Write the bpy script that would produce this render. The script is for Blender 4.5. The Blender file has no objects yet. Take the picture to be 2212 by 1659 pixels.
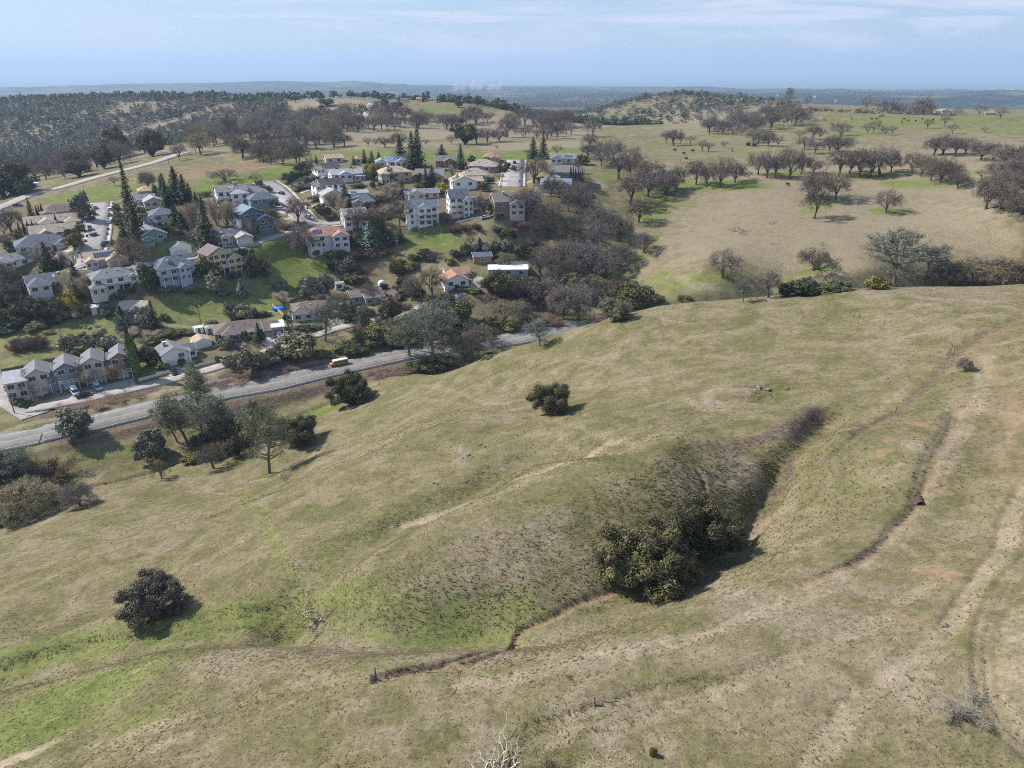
import bpy, bmesh, math, random
import numpy as np
from mathutils import Vector, Matrix, noise as mnoise

random.seed(7)
RNG = np.random.default_rng(11)
scene = bpy.context.scene
COL = scene.collection
rad = math.radians

# ------------------------------------------------------------------ camera
CAM_Z = 105.0            # metres above the highway datum
PITCH = rad(23.6)        # looking down
FPX = 1562.0             # focal length in pixels of a 2212 x 1659 frame
CU, CV = 1106.0, 829.5
cam_data = bpy.data.cameras.new("camera")
cam = bpy.data.objects.new("camera", cam_data)
COL.objects.link(cam)
cam.location = (0, 0, CAM_Z)
cam.rotation_euler = (math.pi / 2 - PITCH, 0, 0)
cam_data.sensor_width = 36.0
cam_data.lens = 36.0 * FPX / 2212.0
cam_data.clip_start = 1.0
cam_data.clip_end = 200000.0
scene.camera = cam

# ------------------------------------------------------------------ sky and sun
SUN_AZ = rad(-70.0)      # clockwise from +Y
SUN_EL = rad(40.0)
world = bpy.data.worlds.new("World")
scene.world = world
world.use_nodes = True
wn, wl = world.node_tree.nodes, world.node_tree.links
wn.clear()
wout = wn.new("ShaderNodeOutputWorld")
bg = wn.new("ShaderNodeBackground")
bg.inputs["Strength"].default_value = 0.100
sky = wn.new("ShaderNodeTexSky")
sky.sky_type = 'NISHITA'
sky.sun_disc = False
sky.sun_elevation = SUN_EL
sky.sun_rotation = SUN_AZ
sky.altitude = 100
sky.air_density = 1.0
sky.dust_density = 0.4
sky.ozone_density = 3.0
# thin cirrus: noise on the direction projected to a high flat layer
tc = wn.new("ShaderNodeTexCoord")
sep = wn.new("ShaderNodeSeparateXYZ")
wl.new(tc.outputs["Generated"], sep.inputs[0])
zc = wn.new("ShaderNodeMath"); zc.operation = 'MAXIMUM'; zc.inputs[1].default_value = 0.05
wl.new(sep.outputs["Z"], zc.inputs[0])
dv = wn.new("ShaderNodeVectorMath"); dv.operation = 'DIVIDE'
cmb = wn.new("ShaderNodeCombineXYZ")
for k in range(3):
    wl.new(zc.outputs[0], cmb.inputs[k])
wl.new(tc.outputs["Generated"], dv.inputs[0]); wl.new(cmb.outputs[0], dv.inputs[1])
cmap = wn.new("ShaderNodeMapping")
cmap.inputs["Rotation"].default_value = (0, 0, rad(12))
cmap.inputs["Scale"].default_value = (0.22, 0.20, 1.0)
cmap.inputs["Location"].default_value = (1.15, 0.6, 0.0)
wl.new(dv.outputs[0], cmap.inputs[0])
cn = wn.new("ShaderNodeTexNoise")
cn.inputs["Scale"].default_value = 1.0; cn.inputs["Detail"].default_value = 9.0
cn.inputs["Roughness"].default_value = 0.58; cn.inputs["Distortion"].default_value = 0.9
wl.new(cmap.outputs[0], cn.inputs["Vector"])
cr = wn.new("ShaderNodeMapRange")
cr.inputs["From Min"].default_value = 0.44; cr.inputs["From Max"].default_value = 0.64
cr.inputs["To Min"].default_value = 0.0; cr.inputs["To Max"].default_value = 0.95
cr.interpolation_type = 'SMOOTHSTEP'
wl.new(cn.outputs["Fac"], cr.inputs["Value"])
cmix = wn.new("ShaderNodeMix"); cmix.data_type = 'RGBA'
cmix.inputs["B"].default_value = (4.6, 4.9, 5.8, 1)
wl.new(cr.outputs["Result"], cmix.inputs["Factor"])
veil = wn.new("ShaderNodeMix"); veil.data_type = 'RGBA'      # high thin overcast veil
veil.inputs["Factor"].default_value = 0.66
veil.inputs["B"].default_value = (2.35, 3.25, 4.90, 1)
wl.new(sky.outputs["Color"], veil.inputs["A"])
wl.new(veil.outputs["Result"], cmix.inputs["A"])
wl.new(cmix.outputs["Result"], bg.inputs["Color"])
wl.new(bg.outputs[0], wout.inputs["Surface"])

sun_data = bpy.data.lights.new("sun", 'SUN')
sun_data.energy = 4.7
sun_data.angle = rad(0.5)
sun_data.color = (1.0, 0.95, 0.87)
sun = bpy.data.objects.new("sun", sun_data)
COL.objects.link(sun)
TO_SUN = Vector((math.cos(SUN_EL) * math.sin(SUN_AZ), math.cos(SUN_EL) * math.cos(SUN_AZ), math.sin(SUN_EL)))
sun.rotation_euler = TO_SUN.to_track_quat('Z', 'Y').to_euler()

scene.view_settings.view_transform = 'Standard'
scene.view_settings.look = 'None'
scene.view_settings.exposure = 0.72
scene.view_settings.gamma = 1.0
scene.view_settings.use_curve_mapping = False
cy = scene.cycles
cy.use_denoising = False
cy.filter_width = 1.0
cy.max_bounces = 5
cy.diffuse_bounces = 2
cy.glossy_bounces = 2
cy.transmission_bounces = 3
cy.volume_bounces = 0
cy.transparent_max_bounces = 8
cy.caustics_reflective = False
cy.caustics_refractive = False

# ------------------------------------------------------------------ small helpers
def tag(o, label=None, cat=None, group=None, kind=None):
    if label: o["label"] = label
    if cat: o["category"] = cat
    if group: o["group"] = group
    if kind: o["kind"] = kind
    return o

def empty(name, loc=(0, 0, 0), rz=0.0):
    o = bpy.data.objects.new(name, None)
    o.empty_display_size = 0.5
    COL.objects.link(o)
    o.location = loc
    o.rotation_euler = (0, 0, rz)
    return o

def mesh_np(name, verts, faces, mat=None, smooth=False):
    """mesh from lists / arrays; faces all of one size when an array"""
    me = bpy.data.meshes.new(name)
    if isinstance(faces, np.ndarray):
        nv, (nf, k) = len(verts), faces.shape
        me.vertices.add(nv)
        me.vertices.foreach_set("co", np.asarray(verts, dtype=np.float32).ravel())
        me.loops.add(nf * k)
        me.loops.foreach_set("vertex_index", faces.astype(np.int32).ravel())
        me.polygons.add(nf)
        me.polygons.foreach_set("loop_start", np.arange(0, nf * k, k, dtype=np.int32))
        me.polygons.foreach_set("loop_total", np.full(nf, k, dtype=np.int32))
        me.update(calc_edges=True)
    else:
        me.from_pydata([tuple(v) for v in verts], [], faces)
        me.update()
    if smooth:
        me.polygons.foreach_set("use_smooth", np.ones(len(me.polygons), dtype=bool))
    if mat:
        me.materials.append(mat)
    return me

def obj(name, me, parent=None, loc=None, rz=None):
    o = bpy.data.objects.new(name, me)
    COL.objects.link(o)
    if parent is not None: o.parent = parent
    if loc is not None: o.location = loc
    if rz is not None: o.rotation_euler = (0, 0, rz)
    return o

def ray_dir(u, v):
    o = v - CV
    return np.array([u - CU, FPX * math.cos(PITCH) - o * math.sin(PITCH),
                     -(FPX * math.sin(PITCH) + o * math.cos(PITCH))])

# ------------------------------------------------------------------ terrain: survey points
# (view coordinates of a spot on the ground, its height) - each gives one point of the ground in metres
SURVEY = [
 # near slope
 (0,1659,42),(550,1659,49),(1106,1659,52.5),(1700,1659,55.5),(2212,1659,59),
 (0,1540,37),(400,1500,44),(812,1458,49),(1250,1420,52),(1700,1450,56),(2212,1450,60),
 (1500,1330,52.5),(1900,1250,56),(2212,1250,60),(2000,1080,56),(2212,1050,59.5),
 # long swale
 (0,1425,31),(250,1368,34.5),(640,1335,40),(900,1358,44),(1040,1345,45.5),(1300,1275,48.5),
 (1600,1125,50),(1690,1010,50.2),(1790,900,51.5),(1400,1200,49.5),
 # short swale
 (650,1255,40),(760,1165,41.5),(1000,1055,43),(1140,975,44.5),
 # rib between the swales
 (800,1230,43.5),(1000,1180,46.5),(1200,1110,49),(1400,1010,50.8),(1520,960,51.0),(1250,960,48),
 (1750,960,54),
 # broad hill up to its skyline
 (1190,885,39),(1400,880,46.5),(1650,830,50.5),(1000,900,32),(1900,800,54),(2050,770,56.5),(2212,700,60),(2212,850,60),
 (880,840,17),(900,806,15),(1050,771,26),(1200,721,34),(1300,690,39),(1420,661,43),(1600,644,47),(1800,625,50.5),(2000,619,53.5),(2212,621,57),
 (1500,720,46),(1800,700,51),(1100,830,31),
 # falling left to the creek
 (700,1000,22),(570,1025,11),(850,950,29),(450,1120,21),(300,1120,14),(0,1200,14),(170,1085,5),(350,1035,4),
 (100,1260,23),(0,1310,25),(330,1320,34),(450,1230,33),(550,1120,27),(640,940,10),(790,870,11),
 (0,1130,1.0),(150,1060,1.2),(340,1012,2.0),(480,945,3.0),(600,892,4.0),(700,868,5.0),
 # highway
 (0,957,5),(200,913,6),(400,866,7),(600,824,8),(800,779,9),(900,757,9.5),(1000,743,10),(1100,735,10.5),(1180,720,11),(1250,703,11.5),
 (100,990,3.6),(300,935,4.4),(560,858,5.5),(800,812,8.0),
 # frontage
 (0,900,5.3),(60,862,6),(280,805,8),(350,835,7),(450,800,8),(560,770,9),(700,722,11),
 (65,745,9),(200,690,12.5),(350,690,12.5),(380,775,8.8),(530,722,11),(660,690,13),(212,672,14.5),
 (265,632,20),(60,625,18),(390,612,21.5),(500,588,23.5),(640,600,19),(690,555,23),(560,650,14.5),(450,680,12.8),
 (800,650,13.5),(740,620,16),(780,580,20),(840,700,12),
 # the streets and rows of houses above
 (215,440,39),(195,540,32),(120,480,36),(90,530,31),(40,580,25),(250,565,29.5),(600,510,33),(430,563,28),
 (590,400,44),(640,445,40),(700,475,36.5),(710,375,47),(850,385,46.5),(1000,380,47),(1000,468,38),(905,482,36),
 (700,535,28),(1100,462,41),(1050,355,50),(1110,350,50.5),(1105,400,46.5),(900,522,29.5),(330,480,37),(480,440,41),
 (980,615,20),(1060,565,24.5),(1120,590,21.5),(1240,400,48),(1250,460,40),
 # wooded ravine right of the houses
 (1200,660,13),(1330,640,14.5),(1330,530,29),(1350,460,38),(1250,520,31),(1150,520,30),(1100,700,11.6),
 # far bank of the ravine behind the near hill
 (1420,625,21),(1650,610,26),(1560,590,29.5),(1760,580,32),(1920,607,31),(2150,592,33),
 (1500,500,36),(1800,500,41),(2212,545,42),(2000,450,48),(2212,470,52),(1600,400,48),(1420,400,45),(1900,360,55.5),(2212,385,60),
 (2100,420,53),
 # right upland
 (1500,320,52),(1300,340,52),(1650,330,54),(1900,262,61),(2200,252,64),(1750,243,62),(2212,300,61),(1300,290,49),(1550,285,52),(1480,268,50),
 # meadows behind the houses
 (600,380,48),(560,340,49),(400,400,44),(300,412,42),(480,362,46),(0,440,34),(60,420,35.5),(130,405,37.5),(250,375,41.5),(340,350,44.5),(385,335,46),
 (850,335,52.5),(1000,312,51),(1150,320,52),(700,330,51),
 (820,290,47),(1050,285,48),(600,290,50),(850,258,51),(760,214,59),(900,222,58),(1100,240,54),(1180,262,48),(1050,232,56),(650,240,54),(560,225,56),
 # wooded canyon and far bank on the left
 (0,372,14),(100,380,24),(230,352,30),(330,325,38),(0,320,2),(250,300,14),(450,290,36),(420,245,42),(200,250,35),(300,212,54),(50,218,48),(470,214,55),(0,260,28),
 # beyond, centre right
 (1560,243,40),(1700,224,50),(1620,232,46),
]
# ground hidden from this side, in metres
HIDDEN = [
 (60,268,12),(100,262,13),(150,258,15),(200,255,20),(105,232,25),(150,228,30),(190,222,36),(60,236,20),(20,262,11),(-20,225,5),(250,235,40),
 (0,10,56),(0,-40,60),(60,0,60),(-60,0,48),(-60,40,45),(90,40,61),
 (700,850,40),(500,1000,35),(260,1100,20),(900,900,55),
 (60,1250,2),(150,1120,8),(215,1210,6),(300,1560,55),(370,1560,53),(230,1560,44),(440,1540,42),(150,1540,20),(300,1800,0),(450,1800,-5),
 (0,1700,0),(-500,1900,15),(600,1800,0),(-1100,2100,5),(1200,1800,0),
 (-900,600,5),(-700,400,18),(-420,200,8),(-350,100,10),(600,300,60),(450,150,65),
 (0,2600,-30),(-1200,2900,-50),(1200,2800,-40),(2200,2600,-60),(-2400,2500,-60),
 (0,4500,-70),(-2500,4500,-70),(2500,4500,-70),(4500,3000,-70),(-4500,3000,-70),
]
CP = []
for (u, v, z) in SURVEY:
    d = ray_dir(u, v)
    t = (CAM_Z - z) / -d[2]
    CP.append((d[0] * t, d[1] * t, z))
CP += HIDDEN
CP = np.array(CP, dtype=np.float64)
R0, R1 = 8.0, 90000.0

def polar(x, y):
    return np.arctan2(x, y), np.log(np.maximum(np.hypot(x, y), 1e-6))

def tps_fit(P, z, lam=2e-4):
    n = len(P)
    D = ((P[:, None, :] - P[None, :, :]) ** 2).sum(-1)
    K = np.where(D > 0, 0.5 * D * np.log(np.maximum(D, 1e-12)), 0) + lam * np.eye(n)
    Q = np.hstack([np.ones((n, 1)), P])
    A = np.zeros((n + 3, n + 3))
    A[:n, :n] = K; A[:n, n:] = Q; A[n:, :n] = Q.T
    w = np.linalg.solve(A, np.concatenate([z, np.zeros(3)]))
    return w

cth, clr = polar(CP[:, 0], CP[:, 1])
cth = np.clip(cth, -1.6, 1.6)
clr = np.maximum(clr, math.log(8))
CPP = np.stack([cth * 1.0, clr], 1)
TPSW = tps_fit(CPP, CP[:, 2])

def tps_eval(P):
    out = np.empty(len(P))
    n = len(CPP)
    for a in range(0, len(P), 40000):
        q = P[a:a + 40000]
        D = ((q[:, None, :] - CPP[None, :, :]) ** 2).sum(-1)
        out[a:a + 40000] = (0.5 * D * np.log(np.maximum(D, 1e-12))) @ TPSW[:n] + TPSW[n] + q @ TPSW[n + 1:]
    return out

# value noise in numpy
_perm = np.random.default_rng(3).random((512, 512))
def vnoise(x, y):
    xi, yi = np.floor(x).astype(np.int64), np.floor(y).astype(np.int64)
    fx, fy = x - xi, y - yi
    fx = fx * fx * fx * (fx * (fx * 6 - 15) + 10); fy = fy * fy * fy * (fy * (fy * 6 - 15) + 10)
    a = _perm[xi & 511, yi & 511]; b = _perm[(xi + 1) & 511, yi & 511]
    c = _perm[xi & 511, (yi + 1) & 511]; d = _perm[(xi + 1) & 511, (yi + 1) & 511]
    return (a * (1 - fx) + b * fx) * (1 - fy) + (c * (1 - fx) + d * fx) * fy - 0.5

def fbm(x, y, oct=4, rough=0.5):
    s, a, tot = 0.0, 1.0, 0.0
    for k in range(oct):
        s = s + a * vnoise(x * 2 ** k + 17.3 * k, y * 2 ** k - 9.1 * k)
        tot += a; a *= rough
    return s / tot

# grid: fine where the ground is looked at, coarse behind
TH = np.concatenate([np.arange(-180, -46, 4.0), np.arange(-46, 46.01, 0.155), np.arange(50, 180.1, 4.0)])
TH = np.radians(TH)
def seg(a, b, s): return np.arange(math.log(a), math.log(b), s)
LR = np.concatenate([seg(8, 36, 0.03), seg(36, 330, 0.0040), seg(330, 2600, 0.0075), seg(2600, R1, 0.018)])
NT, NR = len(TH), len(LR)
GT, GR = np.meshgrid(TH, LR, indexing='ij')
RR = np.exp(GR)
GX, GY = RR * np.sin(GT), RR * np.cos(GT)

# coarse evaluation of the spline, then linear upsampling in both axes
cTH = np.radians(np.concatenate([np.arange(-180, -48, 6.0), np.arange(-48, 48.1, 0.5), np.arange(54, 181, 6.0)]))
cLR = np.arange(math.log(7.5), math.log(95000), 0.012)
A, B = np.meshgrid(np.clip(cTH, -1.6, 1.6), np.minimum(cLR, math.log(5200)), indexing='ij')
CZ = tps_eval(np.stack([A.ravel(), B.ravel()], 1)).reshape(A.shape)

def bil(tab, ax0, ax1, a, b):
    i = np.clip(np.interp(a, ax0, np.arange(len(ax0))), 0, len(ax0) - 1.001)
    j = np.clip(np.interp(b, ax1, np.arange(len(ax1))), 0, len(ax1) - 1.001)
    i0, j0 = i.astype(int), j.astype(int)
    fi, fj = i - i0, j - j0
    return (tab[i0, j0] * (1 - fi) * (1 - fj) + tab[i0 + 1, j0] * fi * (1 - fj)
            + tab[i0, j0 + 1] * (1 - fi) * fj + tab[i0 + 1, j0 + 1] * fi * fj)

GZ = bil(CZ, cTH, cLR, GT, GR)
# the wide valley: rolling foothills sinking to a plain
far = np.clip((RR - 2600) / 2600, 0, 1); far = far * far * (3 - 2 * far)
foot = fbm(GX / 1500, GY / 1500, 4, 0.55)
pq = np.clip((RR - 8500) / 8000, 0, 1)
plain = -55 - 45 * np.clip((RR - 3000) / 6000, 0, 1) - 195 * pq * pq * (3 - 2 * pq)
hill_amp = 110 * np.clip((11500 - RR) / 3500, 0, 1) + 12 * np.exp(-np.maximum(RR - 9000, 0) / 15000)
GZ = GZ * (1 - far) + far * (plain + foot * hill_amp)
# a long low range left of centre about nine kilometres off, and the coast range on the skyline
for (cx, cyy, rx, ry, h) in [(-4300, 8600, 2600, 520, 45), (-2300, 9000, 1500, 420, 45), (-1700, 8700, 500, 300, 40), (-5600, 9500, 1500, 500, 40)]:
    q = ((GX - cx) / rx) ** 2 + ((GY - cyy) / ry) ** 2
    GZ += h * np.exp(-q * 1.4) * (1 + 0.7 * fbm(GX / 420, GY / 420, 4))
cr_ = np.clip((RR - 62000) / 9000, 0, 1) * np.clip((84000 - RR) / 6000, 0, 1)
GZ += cr_ * (300 + 900 * np.clip(fbm(GT * 9 + 3, GR * 6, 4, 0.6) + 0.22, 0, 1) * np.exp(-((GT - 0.02) / 0.30) ** 2))
# general unevenness
GZ += 2.2 * fbm(GX / 75, GY / 75, 3) * np.clip((RR - 550) / 500, 0.0, 1) * 3.0
GZ += 0.9 * fbm(GX / 28 + 5, GY / 28, 3) * np.clip((260 - RR) / 80, 0.15, 1)
ZBASE = GZ.copy()


def H(x, y):
    x, y = np.asarray(x, float), np.asarray(y, float)
    t, l = polar(x, y)
    return bil(GZ, TH, LR, t, l)

_tm = np.exp(np.linspace(math.log(30), math.log(80000), 5000))
def at(u, v):
    """where the line of sight through a view position meets the ground"""
    d = ray_dir(u, v)
    d = d / math.hypot(d[0], d[1])
    x, y, z = d[0] * _tm, d[1] * _tm, CAM_Z + d[2] * _tm
    below = z < H(x, y)
    k = int(np.argmax(below)) if below.any() else len(_tm) - 1
    if k == 0: k = 1
    lo, hi = _tm[k - 1], _tm[k]
    for _ in range(14):
        m = 0.5 * (lo + hi)
        if CAM_Z + d[2] * m < float(H(d[0] * m, d[1] * m)): hi = m
        else: lo = m
    return Vector((d[0] * hi, d[1] * hi, float(H(d[0] * hi, d[1] * hi))))

def mpp(p):
    """metres per view pixel at a point"""
    return (Vector(p) - Vector((0, 0, CAM_Z))).length / FPX

def carve(pts, hw, depth, steep=1.0):
    """sink (or with negative depth lift) the ground along a line, soft in cross-section"""
    P = [at(*p) for p in pts]
    P = [(p.x, p.y) for p in P]
    xs, ys = [p[0] for p in P], [p[1] for p in P]
    R = hw * 3
    sel = (GX > min(xs) - R) & (GX < max(xs) + R) & (GY > min(ys) - R) & (GY < max(ys) + R)
    px_, py_ = GX[sel], GY[sel]
    w_ = hw * (1 + .5 * fbm(px_ / 14, py_ / 14, 2))
    best = np.full(px_.shape, 1e18)
    for a, b in zip(P[:-1], P[1:]):
        dx, dy = b[0] - a[0], b[1] - a[1]
        t = np.clip(((px_ - a[0]) * dx + (py_ - a[1]) * dy) / max(dx * dx + dy * dy, 1e-9), 0, 1)
        best = np.minimum(best, (px_ - a[0] - t * dx) ** 2 + (py_ - a[1] - t * dy) ** 2)
    q = np.sqrt(best) / w_
    GZ[sel] -= depth * np.exp(-q ** (2 * steep) * .9)
carve([(1370,1003),(1300,1035),(1150,1110),(980,1190),(850,1265)], 10, -2.3)
carve([(1000,925),(850,990),(650,1075),(450,1150),(250,1200)], 10, -2.4)
carve([(960,1430),(700,1430),(450,1430),(300,1450)], 7, -1.6)
carve([(1640,940),(1720,905),(1800,860)], 6, -.8)
carve([(1900,1180),(1700,1290),(1450,1400),(1200,1450)], 7, -1.0)
carve([(2000,1000),(1900,1100),(1750,1200)], 6, -1.0)
carve([(1795,895),(1750,945),(1700,1005),(1650,1070),(1600,1125)], 2.7, 2.7, 1.5)
carve([(1600,1125),(1560,1165),(1480,1225),(1330,1280),(1180,1338),(1040,1352),(900,1362),(760,1348),(640,1338),(450,1352),(250,1380),(60,1432),(-60,1460)], 5.5, 3.0)
carve([(1330,945),(1150,968),(1000,1058),(880,1112),(760,1172),(690,1217),(650,1272),(640,1325)], 5.5, 3.0)
carve([(1660,852),(1700,846)], 3.5, 1.3)
carve([(800,930),(700,960),(600,1010)], 5, 1.2)
carve([(2150,900),(2110,1000),(2050,1120),(1980,1220),(1850,1300)], 5, .9)
carve([(500,1230),(300,1290),(100,1330)], 6, 1.2)
# ------------------------------------------------------------------ materials
def new_mat(name):
    m = bpy.data.materials.new(name)
    m.use_nodes = True
    nt = m.node_tree
    nt.nodes.clear()
    out = nt.nodes.new("ShaderNodeOutputMaterial")
    b = nt.nodes.new("ShaderNodeBsdfPrincipled")
    b.inputs["Specular IOR Level"].default_value = 0.2
    nt.links.new(b.outputs[0], out.inputs["Surface"])
    return m, nt, b

def nd(nt, typ, **kw):
    n = nt.nodes.new(typ)
    for k, v in kw.items():
        if hasattr(n, k): setattr(n, k, v)
        else: n.inputs[k].default_value = v
    return n

def rgb(c): return (c[0], c[1], c[2], 1.0)

def mixc(nt, fac, a, b, blend='MIX'):
    m = nt.nodes.new("ShaderNodeMix"); m.data_type = 'RGBA'; m.blend_type = blend
    for s, val in (("Factor", fac), ("A", a), ("B", b)):
        if isinstance(val, bpy.types.NodeSocket): nt.links.new(val, m.inputs[s])
        elif s == "Factor": m.inputs[s].default_value = val
        else: m.inputs[s].default_value = rgb(val)
    return m.outputs["Result"]

def maprange(nt, val, a, b, c=0.0, d=1.0, smooth=True):
    m = nt.nodes.new("ShaderNodeMapRange")
    if smooth: m.interpolation_type = 'SMOOTHSTEP'
    nt.links.new(val, m.inputs["Value"])
    for k, v in zip(("From Min", "From Max", "To Min", "To Max"), (a, b, c, d)): m.inputs[k].default_value = v
    return m.outputs["Result"]

def mth(nt, op, a, b=None):
    m = nt.nodes.new("ShaderNodeMath"); m.operation = op
    for k, v in enumerate((a, b)):
        if v is None: continue
        if isinstance(v, bpy.types.NodeSocket): nt.links.new(v, m.inputs[k])
        else: m.inputs[k].default_value = v
    return m.outputs[0]

def noise_tex(nt, vec, scale, detail=4.0, rough=0.55, dist=0.0):
    n = nt.nodes.new("ShaderNodeTexNoise")
    n.inputs["Scale"].default_value = scale; n.inputs["Detail"].default_value = detail
    n.inputs["Roughness"].default_value = rough; n.inputs["Distortion"].default_value = dist
    if vec is not None: nt.links.new(vec, n.inputs["Vector"])
    return n.outputs["Fac"]

def flat_mat(name, col, rough=0.8, var=0.12, scale=2.0, spec=0.2, metal=0.0, bump=0.0, bscale=20.0, randomize=0.0):
    m, nt, b = new_mat(name)
    tcn = nd(nt, "ShaderNodeTexCoord")
    n = noise_tex(nt, tcn.outputs["Object"], scale, 5.0, 0.6)
    f = maprange(nt, n, 0.25, 0.75, 1.0 - var, 1.0 + var, False)
    if randomize:
        oi = nd(nt, "ShaderNodeObjectInfo")
        f = mth(nt, 'MULTIPLY', f, maprange(nt, oi.outputs["Random"], 0, 1, 1 - randomize, 1 + randomize, False))
    vm = nd(nt, "ShaderNodeVectorMath", operation='SCALE')
    vm.inputs[0].default_value = col[:3]
    nt.links.new(f, vm.inputs["Scale"])
    nt.links.new(vm.outputs[0], b.inputs["Base Color"])
    b.inputs["Roughness"].default_value = rough
    b.inputs["Specular IOR Level"].default_value = spec
    b.inputs["Metallic"].default_value = metal
    if bump:
        bn = nd(nt, "ShaderNodeBump"); bn.inputs["Strength"].default_value = bump; bn.inputs["Distance"].default_value = 0.05
        nt.links.new(noise_tex(nt, tcn.outputs["Object"], bscale, 3.0), bn.inputs["Height"])
        nt.links.new(bn.outputs[0], b.inputs["Normal"])
    return m

# ------------------------------------------------------------------ roads: centre lines in metres
def world_line(pts, step=1.5):
    P = [at(*p) if len(p) == 2 else Vector(p) for p in pts]
    # Catmull-Rom through the points
    out = []
    for i in range(len(P) - 1):
        p0, p1, p2, p3 = P[max(i - 1, 0)], P[i], P[i + 1], P[min(i + 2, len(P) - 1)]
        n = max(2, int((p2 - p1).length / step))
        for k in range(n):
            t = k / n
            out.append(0.5 * ((2 * p1) + (p2 - p0) * t + (2 * p0 - 5 * p1 + 4 * p2 - p3) * t * t + (3 * p1 - p0 - 3 * p2 + p3) * t ** 3))
    out.append(P[-1])
    L = np.array([(p.x, p.y, 0.0) for p in out])
    return L

def smooth_z(L, k):
    z = H(L[:, 0], L[:, 1])
    for _ in range(k):
        z[1:-1] = 0.25 * z[:-2] + 0.5 * z[1:-1] + 0.25 * z[2:]
    L[:, 2] = z
    return L

ROADS = {}
def extend(pts, n_first=0, n_last=0):
    P = [at(*p) for p in pts]
    if n_first:
        d = (P[0] - P[1]).normalized(); P.insert(0, P[0] + d * n_first)
    if n_last:
        d = (P[-1] - P[-2]).normalized(); P.append(P[-1] + d * n_last)
    return [tuple(p) for p in P]

ROAD_DEF = [
 ("highway", extend([(0,957),(100,935),(200,913),(300,889),(400,866),(500,845),(600,824),(700,802),(800,779),(880,763),(950,752),(1020,743),(1100,733),(1180,718),(1250,703)], 90, 0) + [(60,268,12),(100,262,13),(140,259,14)], 13.0, 60),
 ("frontage_lane", extend([(60,884),(100,877),(200,858),(300,836),(400,812),(470,793),(540,772),(600,751),(660,731),(720,712),(790,694),(850,682),(905,664),(950,645)]), 5.6, 14),
 ("side_street", extend([(60,886),(22,862),(0,838)], 6, 60), 8.0, 10),
 ("cul_de_sac", extend([(216,437),(212,470),(207,505),(200,533),(184,558),(160,578),(120,596)]), 10.0, 16),
 ("lower_street", extend([(165,583),(240,581),(315,574),(365,566),(420,556),(504,538),(560,522),(624,503),(680,487),(735,482)]), 6.2, 16),
 ("curving_street", extend([(578,391),(600,407),(618,425),(640,452),(668,471),(710,478),(745,481)]), 9.5, 14),
 ("upper_street", extend([(1114,345),(1110,370),(1106,403)]), 11.5, 10),
 ("country_road", extend([(20,440),(70,419),(130,405),(190,388),(250,372),(310,357),(345,347),(378,336)], 90, 20), 7.5, 14),
 ("ranch_lane", extend([(803,222),(798,232),(793,244),(786,256)]), 9.0, 4),
]
GROAD = np.zeros_like(GZ)            # 1 on and beside the carriageways
for (nm, pts, w, sm) in ROAD_DEF:
    L = smooth_z(world_line(pts), sm)
    ROADS[nm] = (L, w)
    pad = 9.0
    m = (GX > L[:, 0].min() - pad) & (GX < L[:, 0].max() + pad) & (GY > L[:, 1].min() - pad) & (GY < L[:, 1].max() + pad)
    idx = np.argwhere(m)
    px, py = GX[m], GY[m]
    best = np.full(len(px), 1e9); bz = np.zeros(len(px))
    for a in range(0, len(px), 20000):
        dd = (px[a:a + 20000, None] - L[None, :, 0]) ** 2 + (py[a:a + 20000, None] - L[None, :, 1]) ** 2
        k = dd.argmin(1)
        best[a:a + 20000] = np.sqrt(dd[np.arange(len(k)), k]); bz[a:a + 20000] = L[k, 2]
    hw = w / 2
    t = np.clip((best - hw - 1.2) / 6.0, 0, 1); t = t * t * (3 - 2 * t)
    g = GZ[idx[:, 0], idx[:, 1]]
    GZ[idx[:, 0], idx[:, 1]] = np.where(best < hw + 8, (bz - 0.22) * (1 - t) + g * t, g)
    GROAD[idx[:, 0], idx[:, 1]] = np.maximum(GROAD[idx[:, 0], idx[:, 1]], np.clip(1 - (best - hw - 0.5) / 3.0, 0, 1))

# ------------------------------------------------------------------ what covers the ground, laid out in metres
MASK = {k: np.zeros_like(GZ) for k in "GDSPB"}
WX = GX + 5.0 * fbm(GX / 9, GY / 9, 3) + 0.02 * RR * fbm(GX / 40, GY / 40, 2)
WY = GY + 5.0 * fbm(GX / 9 + 40, GY / 9, 3) + 0.02 * RR * fbm(GX / 40, GY / 40 + 30, 2)

def box_sel(x0, x1, y0, y1):
    return (WX > x0) & (WX < x1) & (WY > y0) & (WY < y1)

def seg_dist(px, py, P):
    best = np.full(px.shape, 1e18)
    for a, b in zip(P[:-1], P[1:]):
        dx, dy = b[0] - a[0], b[1] - a[1]
        t = np.clip(((px - a[0]) * dx + (py - a[1]) * dy) / max(dx * dx + dy * dy, 1e-9), 0, 1)
        best = np.minimum(best, (px - a[0] - t * dx) ** 2 + (py - a[1] - t * dy) ** 2)
    return np.sqrt(best)

def put(ch, sel, val, mode):
    M = MASK[ch]
    if mode == 'max': M[sel] = np.maximum(M[sel], val)
    else: M[sel] = M[sel] * (1 - val)

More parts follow.
